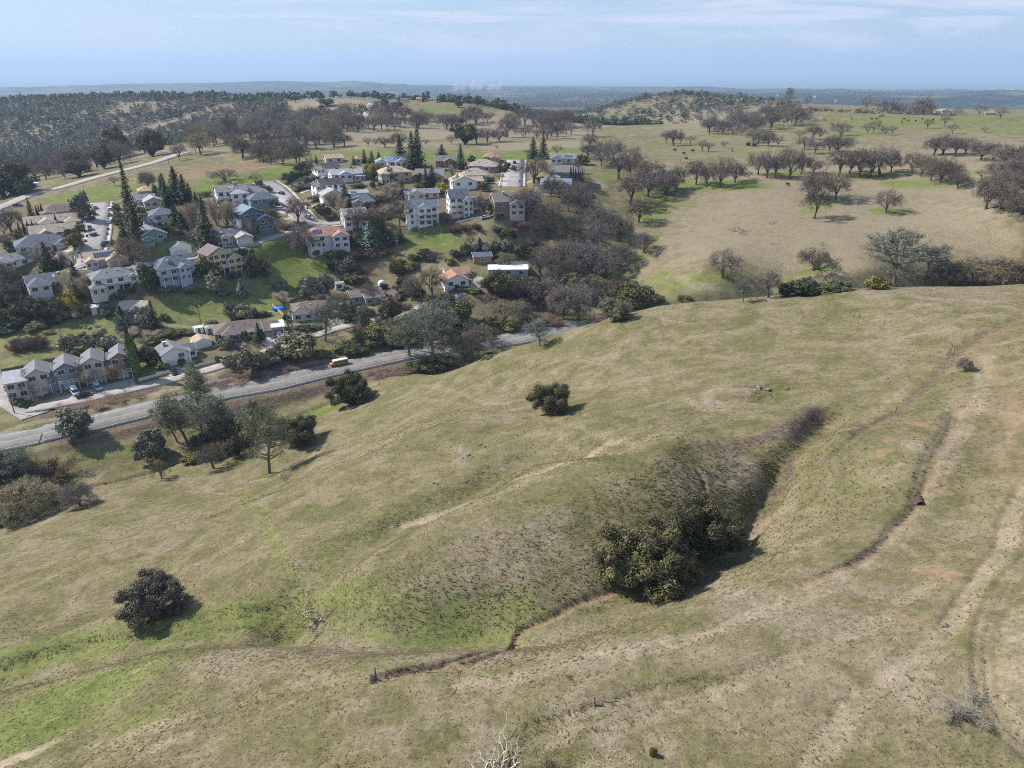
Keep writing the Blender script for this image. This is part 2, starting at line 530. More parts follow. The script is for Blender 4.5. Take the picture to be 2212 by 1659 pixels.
def zone(ch, pts, s=1.0, soft=4.0, mode='max'):
    P = [at(*p) for p in pts]
    P = [(p.x, p.y) for p in P]
    xs, ys = [p[0] for p in P], [p[1] for p in P]
    sel = box_sel(min(xs) - soft, max(xs) + soft, min(ys) - soft, max(ys) + soft)
    px, py = WX[sel], WY[sel]
    inside = np.zeros(px.shape, bool)
    j = len(P) - 1
    for i in range(len(P)):
        (xi, yi), (xj, yj) = P[i], P[j]
        if yi != yj:
            c = ((yi > py) != (yj > py)) & (px < (xj - xi) * (py - yi) / (yj - yi) + xi)
            inside ^= c
        j = i
    d = seg_dist(px, py, P + [P[0]])
    d = np.where(inside, d, -d)
    v = np.clip(0.5 + d / (2 * soft), 0, 1)
    put(ch, sel, s * v * v * (3 - 2 * v), mode)

def stroke(ch, pts, w, s=1.0, soft=1.0, dig=0.0, crisp=False):
    L = world_line([tuple(at(*p)) for p in pts], 3.0)
    xs, ys = L[:, 0], L[:, 1]
    pad = w + soft + 1
    X_, Y_ = (GX, GY) if crisp else (GX * 0.75 + WX * 0.25, GY * 0.75 + WY * 0.25)
    sel = (X_ > xs.min() - pad) & (X_ < xs.max() + pad) & (Y_ > ys.min() - pad) & (Y_ < ys.max() + pad)
    d = seg_dist(X_[sel], Y_[sel], [(p[0], p[1]) for p in L])
    v = np.clip(1 - (d - w / 2) / soft, 0, 1); v = v * v * (3 - 2 * v)
    if ch: put(ch, sel, s * v, 'max')
    if dig: GZ[sel] -= dig * v

def blob(ch, u, v, ru, rv, s=1.0, mode='max', raise_=0.0):
    c = at(u, v); a = at(u, v + rv)
    rl = abs(ru) * mpp(c); rr_ = max(1.0, (Vector((c.x, c.y, 0)) - Vector((a.x, a.y, 0))).length)
    th = math.atan2(c.x, c.y); R = 2.2 * max(rl, rr_)
    sel = box_sel(c.x - R, c.x + R, c.y - R, c.y + R)
    dx, dy = WX[sel] - c.x, WY[sel] - c.y
    la = dx * math.cos(th) - dy * math.sin(th); ra = dx * math.sin(th) + dy * math.cos(th)
    q = np.exp(-1.3 * ((la / rl) ** 2 + (ra / rr_) ** 2))
    if ch: put(ch, sel, s * np.clip(q * 1.25, 0, 1), mode)
    if raise_: GZ[sel] += raise_ * q

# dry pale pasture
zone('D', [(1385,650),(1370,560),(1420,470),(1480,420),(1560,395),(2000,395),(2212,420),(2300,640),(1900,640),(1650,640)], 0.70, 30)
zone('D', [(1480,420),(1500,370),(1900,330),(2212,300),(2300,380),(2212,430),(1900,430)], 0.75, 24)
zone('D', [(1390,390),(1400,330),(1560,270),(1800,290),(2212,270),(2212,320),(1800,370),(1500,400)], 0.42, 30)
zone('D', [(600,250),(640,215),(780,215),(840,258),(1000,270),(1250,258),(1310,272),(1290,300),(1000,300),(700,310),(560,300)], 0.75, 14)
zone('D', [(0,330),(0,205),(300,205),(640,215),(640,300),(500,330),(200,360)], 0.55, 20)
zone('D', [(430,330),(520,330),(700,300),(700,330),(500,350)], 0.5, 8)
zone('D', [(1390,290),(1440,235),(1600,215),(1760,235),(1740,270),(1560,290)], 0.55, 20)
zone('D', [(1020,312),(1300,300),(1300,318),(1060,326)], 0.8, 6)
zone('D', [(640,312),(1000,306),(1000,318),(700,330)], 0.7, 6)
zone('S', [(330,395),(400,365),(540,345),(600,352),(520,375),(420,388)], 0.5, 7)
zone('B', [(330,390),(430,362),(560,346),(600,356),(470,378)], 0.3, 8)
# lush grass
zone('G', [(95,432),(160,412),(280,395),(330,398),(300,412),(215,434),(120,440)], 0.9, 5)
zone('G', [(285,400),(420,400),(430,380),(560,372),(640,352),(640,372),(560,392),(500,400),(430,418),(330,412)], 0.95, 5)
zone('G', [(520,330),(840,320),(850,335),(700,345),(560,350)], 0.55, 8)
zone('G', [(700,332),(860,322),(1000,330),(1140,322),(1250,318),(1250,345),(1000,345),(750,345)], 0.85, 6)
zone('G', [(1010,330),(1240,328),(1230,342),(1010,344)], 0.8, 6)
zone('G', [(530,540),(640,500),(690,540),(720,580),(700,620),(620,645),(570,660),(520,640),(590,600),(545,570)], 1.0, 5)
zone('G', [(300,660),(420,610),(560,600),(720,610),(740,650),(600,700),(430,730),(300,730)], 0.6, 10)
zone('G', [(20,690),(300,660),(330,760),(240,790),(20,800)], 0.55, 10)
zone('B', [(420,740),(560,700),(700,700),(760,730),(620,790),(450,830),(400,800)], 0.45, 6)
zone('B', [(0,560),(140,560),(330,620),(330,680),(200,690),(0,680)], 0.5, 8)
zone('G', [(345,640),(420,625),(500,640),(590,650),(560,680),(430,700),(340,690)], 0.72, 6)
zone('G', [(320,530),(400,522),(430,545),(350,572),(325,560)], 0.95, 3)
zone('G', [(860,510),(960,488),(1005,510),(1000,545),(880,550)], 0.85, 5)
zone('G', [(0,690),(120,672),(200,690),(240,735),(200,765),(120,755),(40,790),(0,800)], 0.55, 6)
zone('G', [(330,420),(420,405),(500,395),(540,400),(480,418),(400,430)], 0.7, 5)
zone('G', [(930,330),(1000,345),(940,375),(880,350)], 0.5, 5)
zone('G', [(1140,525),(1230,520),(1220,570),(1150,560)], 0.7, 6)
zone('G', [(1370,400),(1440,430),(1440,470),(1390,500),(1360,470)], 0.7, 6)
for (u, v, ru, rv, s) in [
 (1410,440,50,22,1),(1250,375,30,12,.7),(1600,405,60,12,1),(1540,402,90,14,1),(1440,412,50,14,.9),(1710,375,60,9,.9),(1850,380,80,10,1),(1960,395,60,10,.8),
 (1770,435,50,12,1),(1750,455,30,10,.7),(1915,458,45,8,1),(2030,395,60,12,.7),(2120,370,60,14,.5),(1560,592,45,10,1),(1760,583,45,9,1),(1640,330,60,6,.7),(1520,325,50,7,.6),
 (1850,290,60,8,.7),(2000,262,180,12,.75),(2150,285,90,10,.5),(1700,270,60,8,.4),(1480,300,40,8,.5),(1590,490,60,8,.25),(1500,615,90,20,.75),(1430,600,45,22,.75),(1700,610,80,10,.6),
 (950,235,90,9,.7),(1050,240,50,6,.5),(850,245,50,8,.4),(700,300,60,6,.5),(870,292,50,5,.6),(1320,350,25,10,.6),(1420,310,60,10,.5),(1300,380,28,10,.8),
 (1330,545,30,14,.9),(1400,520,22,14,.8),(1310,600,30,12,.7),(1230,470,20,10,.3),(1380,560,25,16,.7),
 (690,890,45,12,1),(640,905,30,9,.9),(730,880,22,8,.8),(200,985,110,22,.45),(400,1000,60,14,.5),(300,1000,40,10,.4),
 (850,1335,100,16,.5),(930,1340,70,14,.45),(700,1230,120,18,.42),(620,1290,80,14,.5),(300,1370,190,14,.5),(100,1430,130,14,.5),(760,1165,60,12,.4),(560,1190,90,18,.25),
 (200,1500,260,60,.72),(60,1540,150,55,.66),(330,1530,110,34,.5),(120,1600,150,40,.4),(1690,850,40,12,.6),(1060,1470,60,9,.5),(1050,1395,60,8,.2),(450,1480,70,30,.3),(1660,1120,30,10,.3),
 (1400,930,90,10,.2),(900,1000,80,20,.25),(2130,830,20,30,.3),(2000,1000,50,25,.25),(1850,1050,60,30,.22),(1260,910,100,18,.2),(2060,880,40,22,.2),(780,1010,60,14,.25)]:
    blob('G', u, v, ru, rv, s)
# dry thatch on the near hill
for (u, v, ru, rv, s) in [
 (1060,1180,170,50,.55),(1170,1230,110,30,.55),(950,1120,120,30,.3),(1640,780,90,22,.45),(1550,830,120,24,.35),(300,1150,170,40,.4),(150,1190,160,36,.35),
 (560,1400,190,36,.7),(760,1400,150,40,.7),(940,1420,130,28,.75),(620,1440,150,30,.6),(1180,1390,170,26,.6),(1700,1330,220,60,.75),(1850,1270,160,40,.65),
 (1500,1420,250,50,.55),(1300,1500,260,50,.5),(900,1560,160,36,.6),(1000,1530,120,24,.5),(1400,1120,60,30,.3),(1850,740,140,30,.35),(2000,690,140,22,.4),(1300,790,130,30,.25),
 (1600,1000,70,30,.4),(2100,1150,110,60,.45),(2080,1300,90,60,.4),(1950,1450,150,60,.4),(1640,1560,220,50,.35),(2100,780,60,30,.3),(1000,860,90,16,.3),(450,1060,90,14,.25),(600,1100,90,24,.25)]:
    blob('D', u, v, ru, rv, s)
# brown brush and rank thatch, with shade painted on the gully wall
zone('B', [(1500,965),(1600,948),(1690,915),(1750,885),(1790,885),(1760,930),(1740,965),(1640,960),(1560,972)], 0.95, 2.0)
zone('B', [(1690,990),(1720,985),(1680,1060),(1640,1110),(1600,1150),(1580,1130),(1630,1080)], 0.9, 1.6)  # lower gully wall: its shade painted in as dark ground cover
blob('B', 1650, 838, 60, 5, .8)
stroke('B', [(110,895),(200,872),(330,842)], 4.5, 0.85, 1.5)
stroke('B', [(440,828),(520,808),(620,790),(700,778)], 5.5, 0.75, 2.0)
stroke('B', [(150,948),(300,912),(420,885),(560,855),(700,830),(860,795)], 6.0, 0.7, 3.0)
blob('B', 760, 820, 110, 14, .7); blob('B', 880, 790, 50, 10, .8); blob('B', 200, 940, 110, 14, .55)
blob('B', 65, 748, 45, 16, .9); blob('B', 180, 1015, 25, 10, .8)
zone('B', [(740,640),(860,600),(960,640),(900,690),(1080,690),(1200,700),(1300,650),(1330,560),(1250,560),(1120,600),(1000,640),(860,660)], 0.6, 8)
zone('B', [(700,560),(760,540),(860,555),(960,560),(880,600),(760,600)], 0.55, 6)
zone('B', [(300,440),(480,430),(560,470),(540,510),(430,530),(330,520)], 0.6, 6)
zone('B', [(690,400),(850,390),(1050,370),(1090,400),(1080,480),(900,470),(720,470)], 0.55, 6)
zone('B', [(1120,420),(1250,380),(1290,420),(1330,520),(1200,560),(1050,520)], 0.45, 8)
zone('B', [(0,440),(180,440),(180,600),(330,600),(330,680),(120,670),(0,690)], 0.45, 8)
zone('S', [(730,600),(800,565),(830,580),(760,605)], 0.85, 2)
# red and orange soil
for (u, v, ru, rv, s) in [(1980,915,22,7,.8),(1890,985,30,16,.55),(2030,1080,30,8,.5),(2010,1232,60,10,.75),(2170,1000,30,60,.4),(2140,900,25,30,.35),(2190,1180,30,60,.4),
 (2212,1560,25,25,.6),(1950,1340,70,25,.3),(40,1280,25,6,.5),(95,1345,14,6,.6),(75,1320,18,5,.4),(2100,1430,60,40,.25),(1900,950,20,10,.5),(1560,950,70,7,.35),(2170,1420,60,60,.25)]:
    blob('S', u, v, ru, rv, s)
for (u, v, ru, rv, s) in [(60,1618,75,9,.8),(240,1600,80,8,.45),(300,1585,60,6,.5),(330,1435,60,9,.4),(340,1625,80,10,.5),(250,1440,30,6,.4),(1230,998,50,5,.5),(890,1130,60,6,.6),(1450,935,60,6,.4),(430,850,30,10,.6),(560,800,30,6,.4)]:
    blob('P', u, v, ru, rv, s)
# tracks, cow paths and erosion cuts
stroke('S', [(1330,1270),(1250,1300),(1180,1335),(1125,1360),(1105,1395),(1060,1415),(960,1440),(815,1468)], 0.35, 0.6, 0.6, 0.42)
stroke('B', [(1105,1395),(1000,1420),(900,1448),(815,1466)], 0.4, 0.7, 0.4, 0.4)
stroke('P', [(815,1466),(690,1475),(560,1500),(470,1530),(330,1570),(200,1615),(60,1659)], 1.4, 0.35, 1.2, 0.1)
stroke('P', [(870,1135),(960,1105),(1060,1065),(1180,1015),(1290,970),(1330,952)], 1.2, 0.55, 1.0, 0.12)
stroke('P', [(1330,952),(1200,910),(1050,870),(900,830)], 1.2, 0.35, 1.4, 0.08)
stroke('P', [(1330,952),(1450,945),(1560,930),(1700,890),(1790,850)], 1.2, 0.3, 1.2, 0.05)
stroke('B', [(2212,680),(2150,710),(2080,750),(2040,790),(1980,850),(1930,895),(1850,935)], 1.2, 0.55, 1.0, 0.22)
stroke('B', [(1930,895),(1820,960),(1740,1020),(1650,1090)], 0.5, 0.5, 0.5, 0.2)
stroke('S', [(2080,880),(2040,950),(2010,1030),(1985,1090),(1940,1150),(1850,1210),(1740,1260)], 0.7, 0.50, 0.6, 0.16)
stroke('B', [(2055,890),(2015,960),(1985,1030),(1965,1100),(1915,1160),(1830,1215)], 0.7, 0.55, 0.6, 0.16)
stroke('S', [(2212,690),(2150,725),(2110,760),(2150,800),(2170,870),(2185,960),(2212,1050)], 2.6, 0.35, 2.0, 0.12)
stroke('S', [(2130,790),(2160,850),(2170,930),(2212,1010)], 0.8, 0.4, 0.8, 0.15)
stroke('P', [(2212,1200),(2160,1290),(2120,1380),(2110,1450),(2140,1540),(2212,1620)], 0.8, 0.4, 0.8, 0.2)
stroke('B', [(2212,1230),(2180,1300),(2140,1390),(2130,1460),(2160,1540),(2212,1600)], 0.6, 0.35, 0.6, 0.15)
stroke('P', [(2060,1380),(1980,1450),(1930,1520),(1880,1600)], 0.7, 0.35, 0.8, 0.12)
stroke('P', [(1740,1270),(1600,1330),(1400,1390),(1250,1430),(1100,1470)], 1.5, 0.25, 1.5, 0.1)
stroke('B', [(1600,1330),(1440,1400),(1250,1460)], 0.7, 0.3, 0.8, 0.2)
stroke('P', [(1500,1480),(1380,1500),(1280,1530),(1150,1570)], 0.8, 0.3, 0.8, 0.15)
stroke('B', [(1500,1010),(1515,1050),(1505,1085)], 0.4, 0.8, 0.4, 0.3)
stroke('G', [(520,1060),(590,1170),(640,1280),(655,1310)], 1.2, 0.5, 1.4, 0.1)
stroke('P', [(535,1060),(600,1180),(645,1290)], 0.5, 0.25, 0.6, 0.08)
stroke('B', [(1580,1170),(1480,1230),(1330,1275)], 0.5, 0.5, 0.6, 0.2)
stroke('P', [(1370,335),(1390,355),(1440,365),(1480,385)], 1.6, 0.5, 1.5)
stroke('P', [(1560,300),(1750,300),(1900,305),(1990,310)], 2.0, 0.35, 2.0)
stroke('P', [(1870,345),(2000,350),(2212,380)], 2.0, 0.3, 2.5)
stroke('P', [(1990,425),(2100,450),(2212,470)], 2.0, 0.35, 2.5)
stroke('P', [(1440,600),(1520,625),(1580,640)], 2.5, 0.4, 1.5)
stroke('P', [(340,700),(470,705),(560,680),(640,660)], 1.6, 0.5, 1.0)
stroke('B', [(1740,410),(1900,420),(2000,430)], 1.2, 0.15, 2.0)
# broad worn wheel tracks down the right side
stroke('P', [(2130,770),(2110,860),(2070,930),(2030,1020),(1990,1100),(1930,1170),(1800,1250),(1600,1340),(1400,1400),(1200,1445),(1000,1480)], 1.4, 0.46, 1.2, 0.10)
stroke('P', [(2212,1060),(2170,1150),(2120,1250),(2060,1340),(1960,1430),(1840,1540),(1760,1659)], 1.2, 0.48, 1.0, 0.12)
stroke('S', [(2190,1080),(2150,1170),(2100,1270),(2040,1360)], 0.8, 0.30, 0.8, 0.15)
stroke('P', [(2212,1330),(2190,1420),(2200,1520),(2250,1600)], 1.1, 0.48, 1.5, 0.12)
stroke('P', [(1150,1600),(1400,1540),(1650,1450),(1850,1360),(2000,1260)], 1.0, 0.42, 1.0, 0.10)
stroke('G', [(-60,1445),(0,1425),(250,1370),(450,1342),(640,1325),(850,1348),(1000,1345),(1120,1335)], 4.0, 0.60, 4.0)
stroke('G', [(640,1310),(690,1215),(780,1160),(900,1100)], 3.0, 0.42, 4.0)
zone('G', [(1760,245),(2000,236),(2260,244),(2260,300),(2000,285),(1800,292)], 0.42, 30)
zone('G', [(1420,300),(1560,290),(1700,300),(1600,340),(1440,345)], 0.30, 20)
zone('G', [(1380,640),(1400,580),(1520,600),(1640,625),(1560,650)], 0.45, 12)
# the creek bed
stroke('B', [(730,862),(680,882),(640,897),(600,905),(540,930),(470,955),(410,985),(340,1015),(250,1040),(170,1058),(60,1100),(0,1132)], 0.8, 0.75, 0.8, 0.9)
stroke('B', [(0,1440),(60,1425),(200,1390),(330,1375),(450,1330),(600,1325)], 0.8, 0.25, 1.5, 0.35)
# gravel verge beside the highway, driveways of packed dirt
stroke('P', [(0,995),(200,940),(400,893),(600,850),(860,798)], 1.2, 0.35, 1.0)
stroke('P', [(0,935),(200,885),(400,838),(600,798),(860,745)], 1.6, 0.55, 1.2)
stroke('P', [(415,815),(450,845)], 5.0, 0.8, 2.0)
stroke('P', [(480,790),(430,835)], 6.0, 0.5, 2.0)

# small relief: tussocks and trodden lumps
near = np.clip((300 - RR) / 130, 0, 1) * (1 - GROAD)
GZ += near * (0.30 * fbm(GX / 5.2, GY / 5.2, 2) + 0.13 * fbm(GX / 1.5, GY / 1.5, 2, 0.7) * np.clip((220 - RR) / 100, 0.2, 1))
GZ += near * 0.35 * MASK['B'] * np.abs(fbm(GX / 2.0, GY / 2.0 + 9, 2))

# ------------------------------------------------------------------ ground material
def ground_material():
    m, nt, b = new_mat("meadow_ground")
    geo = nd(nt, "ShaderNodeNewGeometry")
    pos = geo.outputs["Position"]
    a1 = nd(nt, "ShaderNodeAttribute", attribute_name="cover_a"); a2 = nd(nt, "ShaderNodeAttribute", attribute_name="cover_b")
    s1 = nd(nt, "ShaderNodeSeparateColor"); s2 = nd(nt, "ShaderNodeSeparateColor")
    nt.links.new(a1.outputs["Color"], s1.inputs[0]); nt.links.new(a2.outputs["Color"], s2.inputs[0])
    G, D, S = s1.outputs[0], s1.outputs[1], s1.outputs[2]
    P, Bm, F = s2.outputs[0], s2.outputs[1], s2.outputs[2]
    big = noise_tex(nt, pos, 0.035, 4, 0.6, 0.4)
    mid = noise_tex(nt, pos, 0.22, 5, 0.65, 0.6)
    tuft = noise_tex(nt, pos, 1.3, 6, 0.72, 0.3)
    mp = nd(nt, "ShaderNodeMapping"); mp.inputs["Rotation"].default_value = (0, 0, rad(38)); mp.inputs["Scale"].default_value = (0.35, 1.9, 1.0)
    nt.links.new(pos, mp.inputs[0])
    comb = noise_tex(nt, mp.outputs[0], 1.0, 5, 0.68, 0.8)
    base = mixc(nt, maprange(nt, mid, 0.3, 0.7), (0.150, 0.135, 0.062), (0.265, 0.218, 0.130))
    base = mixc(nt, maprange(nt, big, 0.42, 0.70, 0, 0.6), base, (0.155, 0.148, 0.064))
    def soft(mask, n, k=0.9):
        # ragged edge: the mask pushed up and down by noise
        t = mth(nt, 'ADD', mask, mth(nt, 'MULTIPLY', mth(nt, 'SUBTRACT', n, 0.5), k))
        return mth(nt, 'MULTIPLY', maprange(nt, t, 0.12, 0.92), maprange(nt, mask, 0.0, 0.12))
    pat = noise_tex(nt, pos, 0.09, 5, 0.6, 1.2)
    base = mixc(nt, maprange(nt, pat, 0.48, 0.72, 0, 0.80), base, (0.305, 0.250, 0.182))
    base = mixc(nt, maprange(nt, pat, 0.50, 0.30, 0, 0.75), base, (0.128, 0.128, 0.050))
    c = mixc(nt, soft(D, mid), base, mixc(nt, maprange(nt, comb, 0.3, 0.7), (0.325, 0.268, 0.186), (0.240, 0.196, 0.136)))
    c = mixc(nt, soft(Bm, tuft, 0.7), c, mixc(nt, maprange(nt, tuft, 0.3, 0.7), (0.085, 0.068, 0.052), (0.200, 0.150, 0.115)))
    c = mixc(nt, soft(G, mid), c, mixc(nt, maprange(nt, mid, 0.3, 0.72), (0.120, 0.165, 0.040), (0.215, 0.230, 0.075)))
    c = mixc(nt, soft(S, mid, 0.8), c, (0.300, 0.188, 0.122))
    c = mixc(nt, soft(P, mid, 0.7), c, (0.400, 0.325, 0.235))
    # far foothills and plain: dark oak woods with paler grass and fields between
    fn = noise_tex(nt, pos, 0.0026, 8, 0.72, 0.4)
    fn2 = noise_tex(nt, pos, 0.00035, 3, 0.5)
    fields = nd(nt, "ShaderNodeTexVoronoi"); fields.inputs["Scale"].default_value = 0.0007
    nt.links.new(pos, fields.inputs["Vector"])
    fcol = mixc(nt, maprange(nt, fn, 0.50, 0.62), (0.016, 0.024, 0.016), (0.150, 0.128, 0.070))
    fld = mixc(nt, 0.5, fields.outputs["Color"], (0.10, 0.10, 0.06))
    fld = mixc(nt, 0.65, fld, (0.09, 0.09, 0.055))
    fcol = mixc(nt, maprange(nt, fn2, 0.50, 0.62, 0, 0.35), fcol, fld)
    c = mixc(nt, F, c, fcol)
    # fine tone of blades and thatch
    t1 = maprange(nt, tuft, 0.28, 0.72, 0.66, 1.30, False)
    t2 = maprange(nt, comb, 0.25, 0.75, 0.84, 1.16, False)
    fine = noise_tex(nt, pos, 5.5, 3, 0.7)
    t3 = maprange(nt, fine, 0.28, 0.72, 0.76, 1.24, False)
    tone = mth(nt, 'MULTIPLY', mth(nt, 'MULTIPLY', t1, t2), t3)
    vm = nd(nt, "ShaderNodeVectorMath", operation='SCALE')
    nt.links.new(c, vm.inputs[0]); nt.links.new(mth(nt, 'MULTIPLY', tone, 0.80), vm.inputs["Scale"])
    nt.links.new(vm.outputs[0], b.inputs["Base Color"])
    b.inputs["Roughness"].default_value = 0.95
    b.inputs["Specular IOR Level"].default_value = 0.05
    h = mth(nt, 'ADD', mth(nt, 'MULTIPLY', tuft, 0.7), mth(nt, 'ADD', mth(nt, 'MULTIPLY', comb, 0.45), mth(nt, 'MULTIPLY', fine, 0.25)))
    bp = nd(nt, "ShaderNodeBump"); bp.inputs["Strength"].default_value = 0.8; bp.inputs["Distance"].default_value = 0.30
    nt.links.new(h, bp.inputs["Height"]); nt.links.new(bp.outputs[0], b.inputs["Normal"])
    return m

def build_terrain():
    V = np.stack([GX.ravel(), GY.ravel(), GZ.ravel()], 1)
    i, j = np.meshgrid(np.arange(NT - 1), np.arange(NR - 1), indexing='ij')
    a = (i * NR + j).ravel()
    F = np.stack([a, a + 1, a + NR + 1, a + NR], 1)[:, ::-1]
    # close the full circle and the small hole under the drone
    me = mesh_np("terrain", V, np.ascontiguousarray(F), ground_material(), smooth=True)
    far_m = np.clip((RR - 1900) / 1200, 0, 1)
    for nm, ch in (("cover_a", (MASK['G'], MASK['D'], MASK['S'])), ("cover_b", (MASK['P'], MASK['B'], far_m))):
        at_ = me.attributes.new(nm, 'FLOAT_COLOR', 'POINT')
        col = np.ones((V.shape[0], 4), np.float32)
        for k in range(3): col[:, k] = ch[k].ravel()
        at_.data.foreach_set("color", col.ravel())
    o = obj("terrain", me)
    tag(o, "rolling grass hills falling to a creek and a far valley", "terrain", kind="structure")
    return o
build_terrain()

# ------------------------------------------------------------------ carriageways
def asphalt(name, tone, rust=0.0):
    m, nt, b = new_mat(name)
    geo = nd(nt, "ShaderNodeNewGeometry")
    n1 = noise_tex(nt, geo.outputs["Position"], 0.22, 6, 0.7, 1.0)
    n2 = noise_tex(nt, geo.outputs["Position"], 6.0, 3, 0.6)
    c = mixc(nt, maprange(nt, n1, 0.35, 0.65), [x * .82 for x in tone], [x * 1.25 for x in tone])
    c = mixc(nt, maprange(nt, n2, 0.3, 0.7, 0, 0.35), c, [x * 0.75 for x in tone])
    nt.links.new(c, b.inputs["Base Color"])
    b.inputs["Roughness"].default_value = 0.9
    return m
M_ASPH = asphalt("worn_asphalt", (0.172, 0.166, 0.163))
M_ASPH2 = asphalt("street_asphalt", (0.290, 0.270, 0.258))
M_ASPH3 = asphalt("weathered_lane", (0.320, 0.288, 0.262))
M_CONC = asphalt("pale_concrete", (0.42, 0.37, 0.32))
M_WHITE_LINE = flat_mat("white_road_paint", (0.48, 0.48, 0.47), 0.7, 0.2, 1.0)
M_YELLOW_LINE = flat_mat("yellow_road_paint", (0.46, 0.33, 0.12), 0.7, 0.2, 1.0)

def normals2d(L):
    d = np.gradient(L[:, :2], axis=0)
    d /= np.maximum(np.linalg.norm(d, axis=1, keepdims=True), 1e-9)
    return np.stack([-d[:, 1], d[:, 0]], 1)

def ribbon(name, L, o0, o1, dz, mat, thick=0.0, rows=None, jag=0.0):
    """strip between two offsets left of the centre line; thick adds a skirt"""
    N = normals2d(L)
    offs = np.linspace(o0, o1, (rows or 2))
    V = []
    for k in offs:
        jj = jag * fbm(L[:, 0] / 3 + k, L[:, 1] / 3, 2)[:, None] if jag and k in (offs[0], offs[-1]) else 0
        q = L[:, :2] + N * (k + jj)
        V.append(np.column_stack([q, L[:, 2] + dz]))
    if thick:
        V.insert(0, V[0] - np.array([0, 0, thick])); V.append(V[-1] - np.array([0, 0, thick]))
    n, R = len(L), len(V)
    V = np.concatenate(V)
    i, j = np.meshgrid(np.arange(R - 1), np.arange(n - 1), indexing='ij')
    a = (i * n + j).ravel()
    F = np.stack([a, a + 1, a + n + 1, a + n], 1)
    me = mesh_np(name, V, np.ascontiguousarray(F), mat)
    return obj(name, me)

for nm, lab, mt in (("highway", "two lane highway with yellow centre line along the creek", M_ASPH),
                    ("frontage_lane", "narrow weathered lane beside the white fence", M_ASPH3),
                    ("side_street", "side street beside the end row house", M_ASPH2),
                    ("cul_de_sac", "wide street lined with parked cars below the green meadow", M_ASPH2),
                    ("lower_street", "short street behind the yellow house", M_ASPH2),
                    ("curving_street", "curving street between hillside houses", M_ASPH2),
                    ("upper_street", "wide street ending at the meadow", M_ASPH2),
                    ("country_road", "country road along the wooded canyon", M_ASPH3),
                    ("ranch_lane", "pale lane climbing a far hill", M_ASPH3)):
    L, w = ROADS[nm]
    o = ribbon("road" if nm != "highway" else "highway", L, -w / 2, w / 2, 0.0, mt, 0.3, 4, 0.25)
    tag(o, lab, "road", kind="structure")
    if nm == "highway":
        hw_o = o
        for nmk, off, wd, mm in (("edge_line", -4.9, 0.16, M_WHITE_LINE), ("edge_line", 4.9, 0.16, M_WHITE_LINE),
                             ("centre_line", -0.22, 0.15, M_YELLOW_LINE), ("centre_line", 0.22, 0.15, M_YELLOW_LINE)):
            l = ribbon(nmk, L, off - wd / 2, off + wd / 2, 0.006, mm); l.parent = hw_o
    if nm in ("cul_de_sac", "curving_street", "upper_street"):
        for s in (-1, 1):
            k = ribbon("kerb", L, s * w / 2, s * (w / 2 + 0.3), 0.12, M_CONC, 0.5); k.parent = o
            sw = ribbon("sidewalk", L, s * (w / 2 + 0.32), s * (w / 2 + 1.7), 0.10, M_CONC, 0.5)
            tag(sw, "pale concrete sidewalk", "sidewalk", kind="structure")

# ------------------------------------------------------------------ air
def build_haze():
    bm = bmesh.new()
    bmesh.ops.create_cube(bm, size=1.0)
    me = bpy.data.meshes.new("haze"); bm.to_mesh(me); bm.free()
    m = bpy.data.materials.new("haze_air"); m.use_nodes = True
    nt = m.node_tree; nt.nodes.clear()
    out = nt.nodes.new("ShaderNodeOutputMaterial")
    pv = nt.nodes.new("ShaderNodeVolumePrincipled")
    pv.inputs["Density"].default_value = HAZE
    pv.inputs["Color"].default_value = (0.54, 0.74, 1.0, 1)
    pv.inputs["Anisotropy"].default_value = 0.1
    pv.inputs["Density Attribute"].default_value = ""
    nt.links.new(pv.outputs[0], out.inputs["Volume"])
    m.cycles.homogeneous_volume = True
    me.materials.append(m)
    o = obj("haze", me)
    top = max(CAM_Z, float(GZ.max())) + 4.0
    bot = float(GZ.min()) - 1.5
    o.scale = (2 * R1 + 200, 2 * R1 + 200, top - bot)
    o.location = (0, 0, 0.5 * (top + bot))
    tag(o, "pale blue valley haze", "haze", kind="stuff")
HAZE = 9.0e-5
# ------------------------------------------------------------------ plants: materials
def leaf_mat(name, dark, light, var=0.18, rough=0.75):
    m, nt, b = new_mat(name)
    a = nd(nt, "ShaderNodeAttribute", attribute_name="tint")
    oi = nd(nt, "ShaderNodeObjectInfo")
    c = mixc(nt, a.outputs["Fac"], dark, light)
    f = maprange(nt, oi.outputs["Random"], 0, 1, 1 - var, 1 + var, False)
    vm = nd(nt, "ShaderNodeVectorMath", operation='SCALE')
    hue = mth(nt, 'FRACT', mth(nt, 'MULTIPLY', oi.outputs["Random"], 7.31))      # some plants browner, some greyer
    c = mixc(nt, maprange(nt, hue, 0, 1, 0, 1, False), c, mixc(nt, 1.0, c, (1.10, 1.02, 0.74), 'MULTIPLY'))
    nt.links.new(c, vm.inputs[0]); nt.links.new(f, vm.inputs["Scale"])
    nt.links.new(vm.outputs[0], b.inputs["Base Color"])
    b.inputs["Roughness"].default_value = rough
    b.inputs["Specular IOR Level"].default_value = 0.15
    return m
M_TWIG = leaf_mat("bare_oak_twigs", (0.088, 0.073, 0.070), (0.250, 0.214, 0.206), 0.30)
M_TWIGG = leaf_mat("lichen_twigs", (0.162, 0.145, 0.112), (0.365, 0.332, 0.255))
M_TWIGP = leaf_mat("pale_twigs", (0.216, 0.176, 0.159), (0.459, 0.385, 0.354))
M_TWIGR = leaf_mat("bramble_twigs", (0.096, 0.067, 0.061), (0.240, 0.168, 0.147))
M_BARK = leaf_mat("oak_bark", (0.060, 0.050, 0.044), (0.130, 0.110, 0.098))
M_BARKG = leaf_mat("grey_bark", (0.11, 0.098, 0.086), (0.19, 0.17, 0.15))
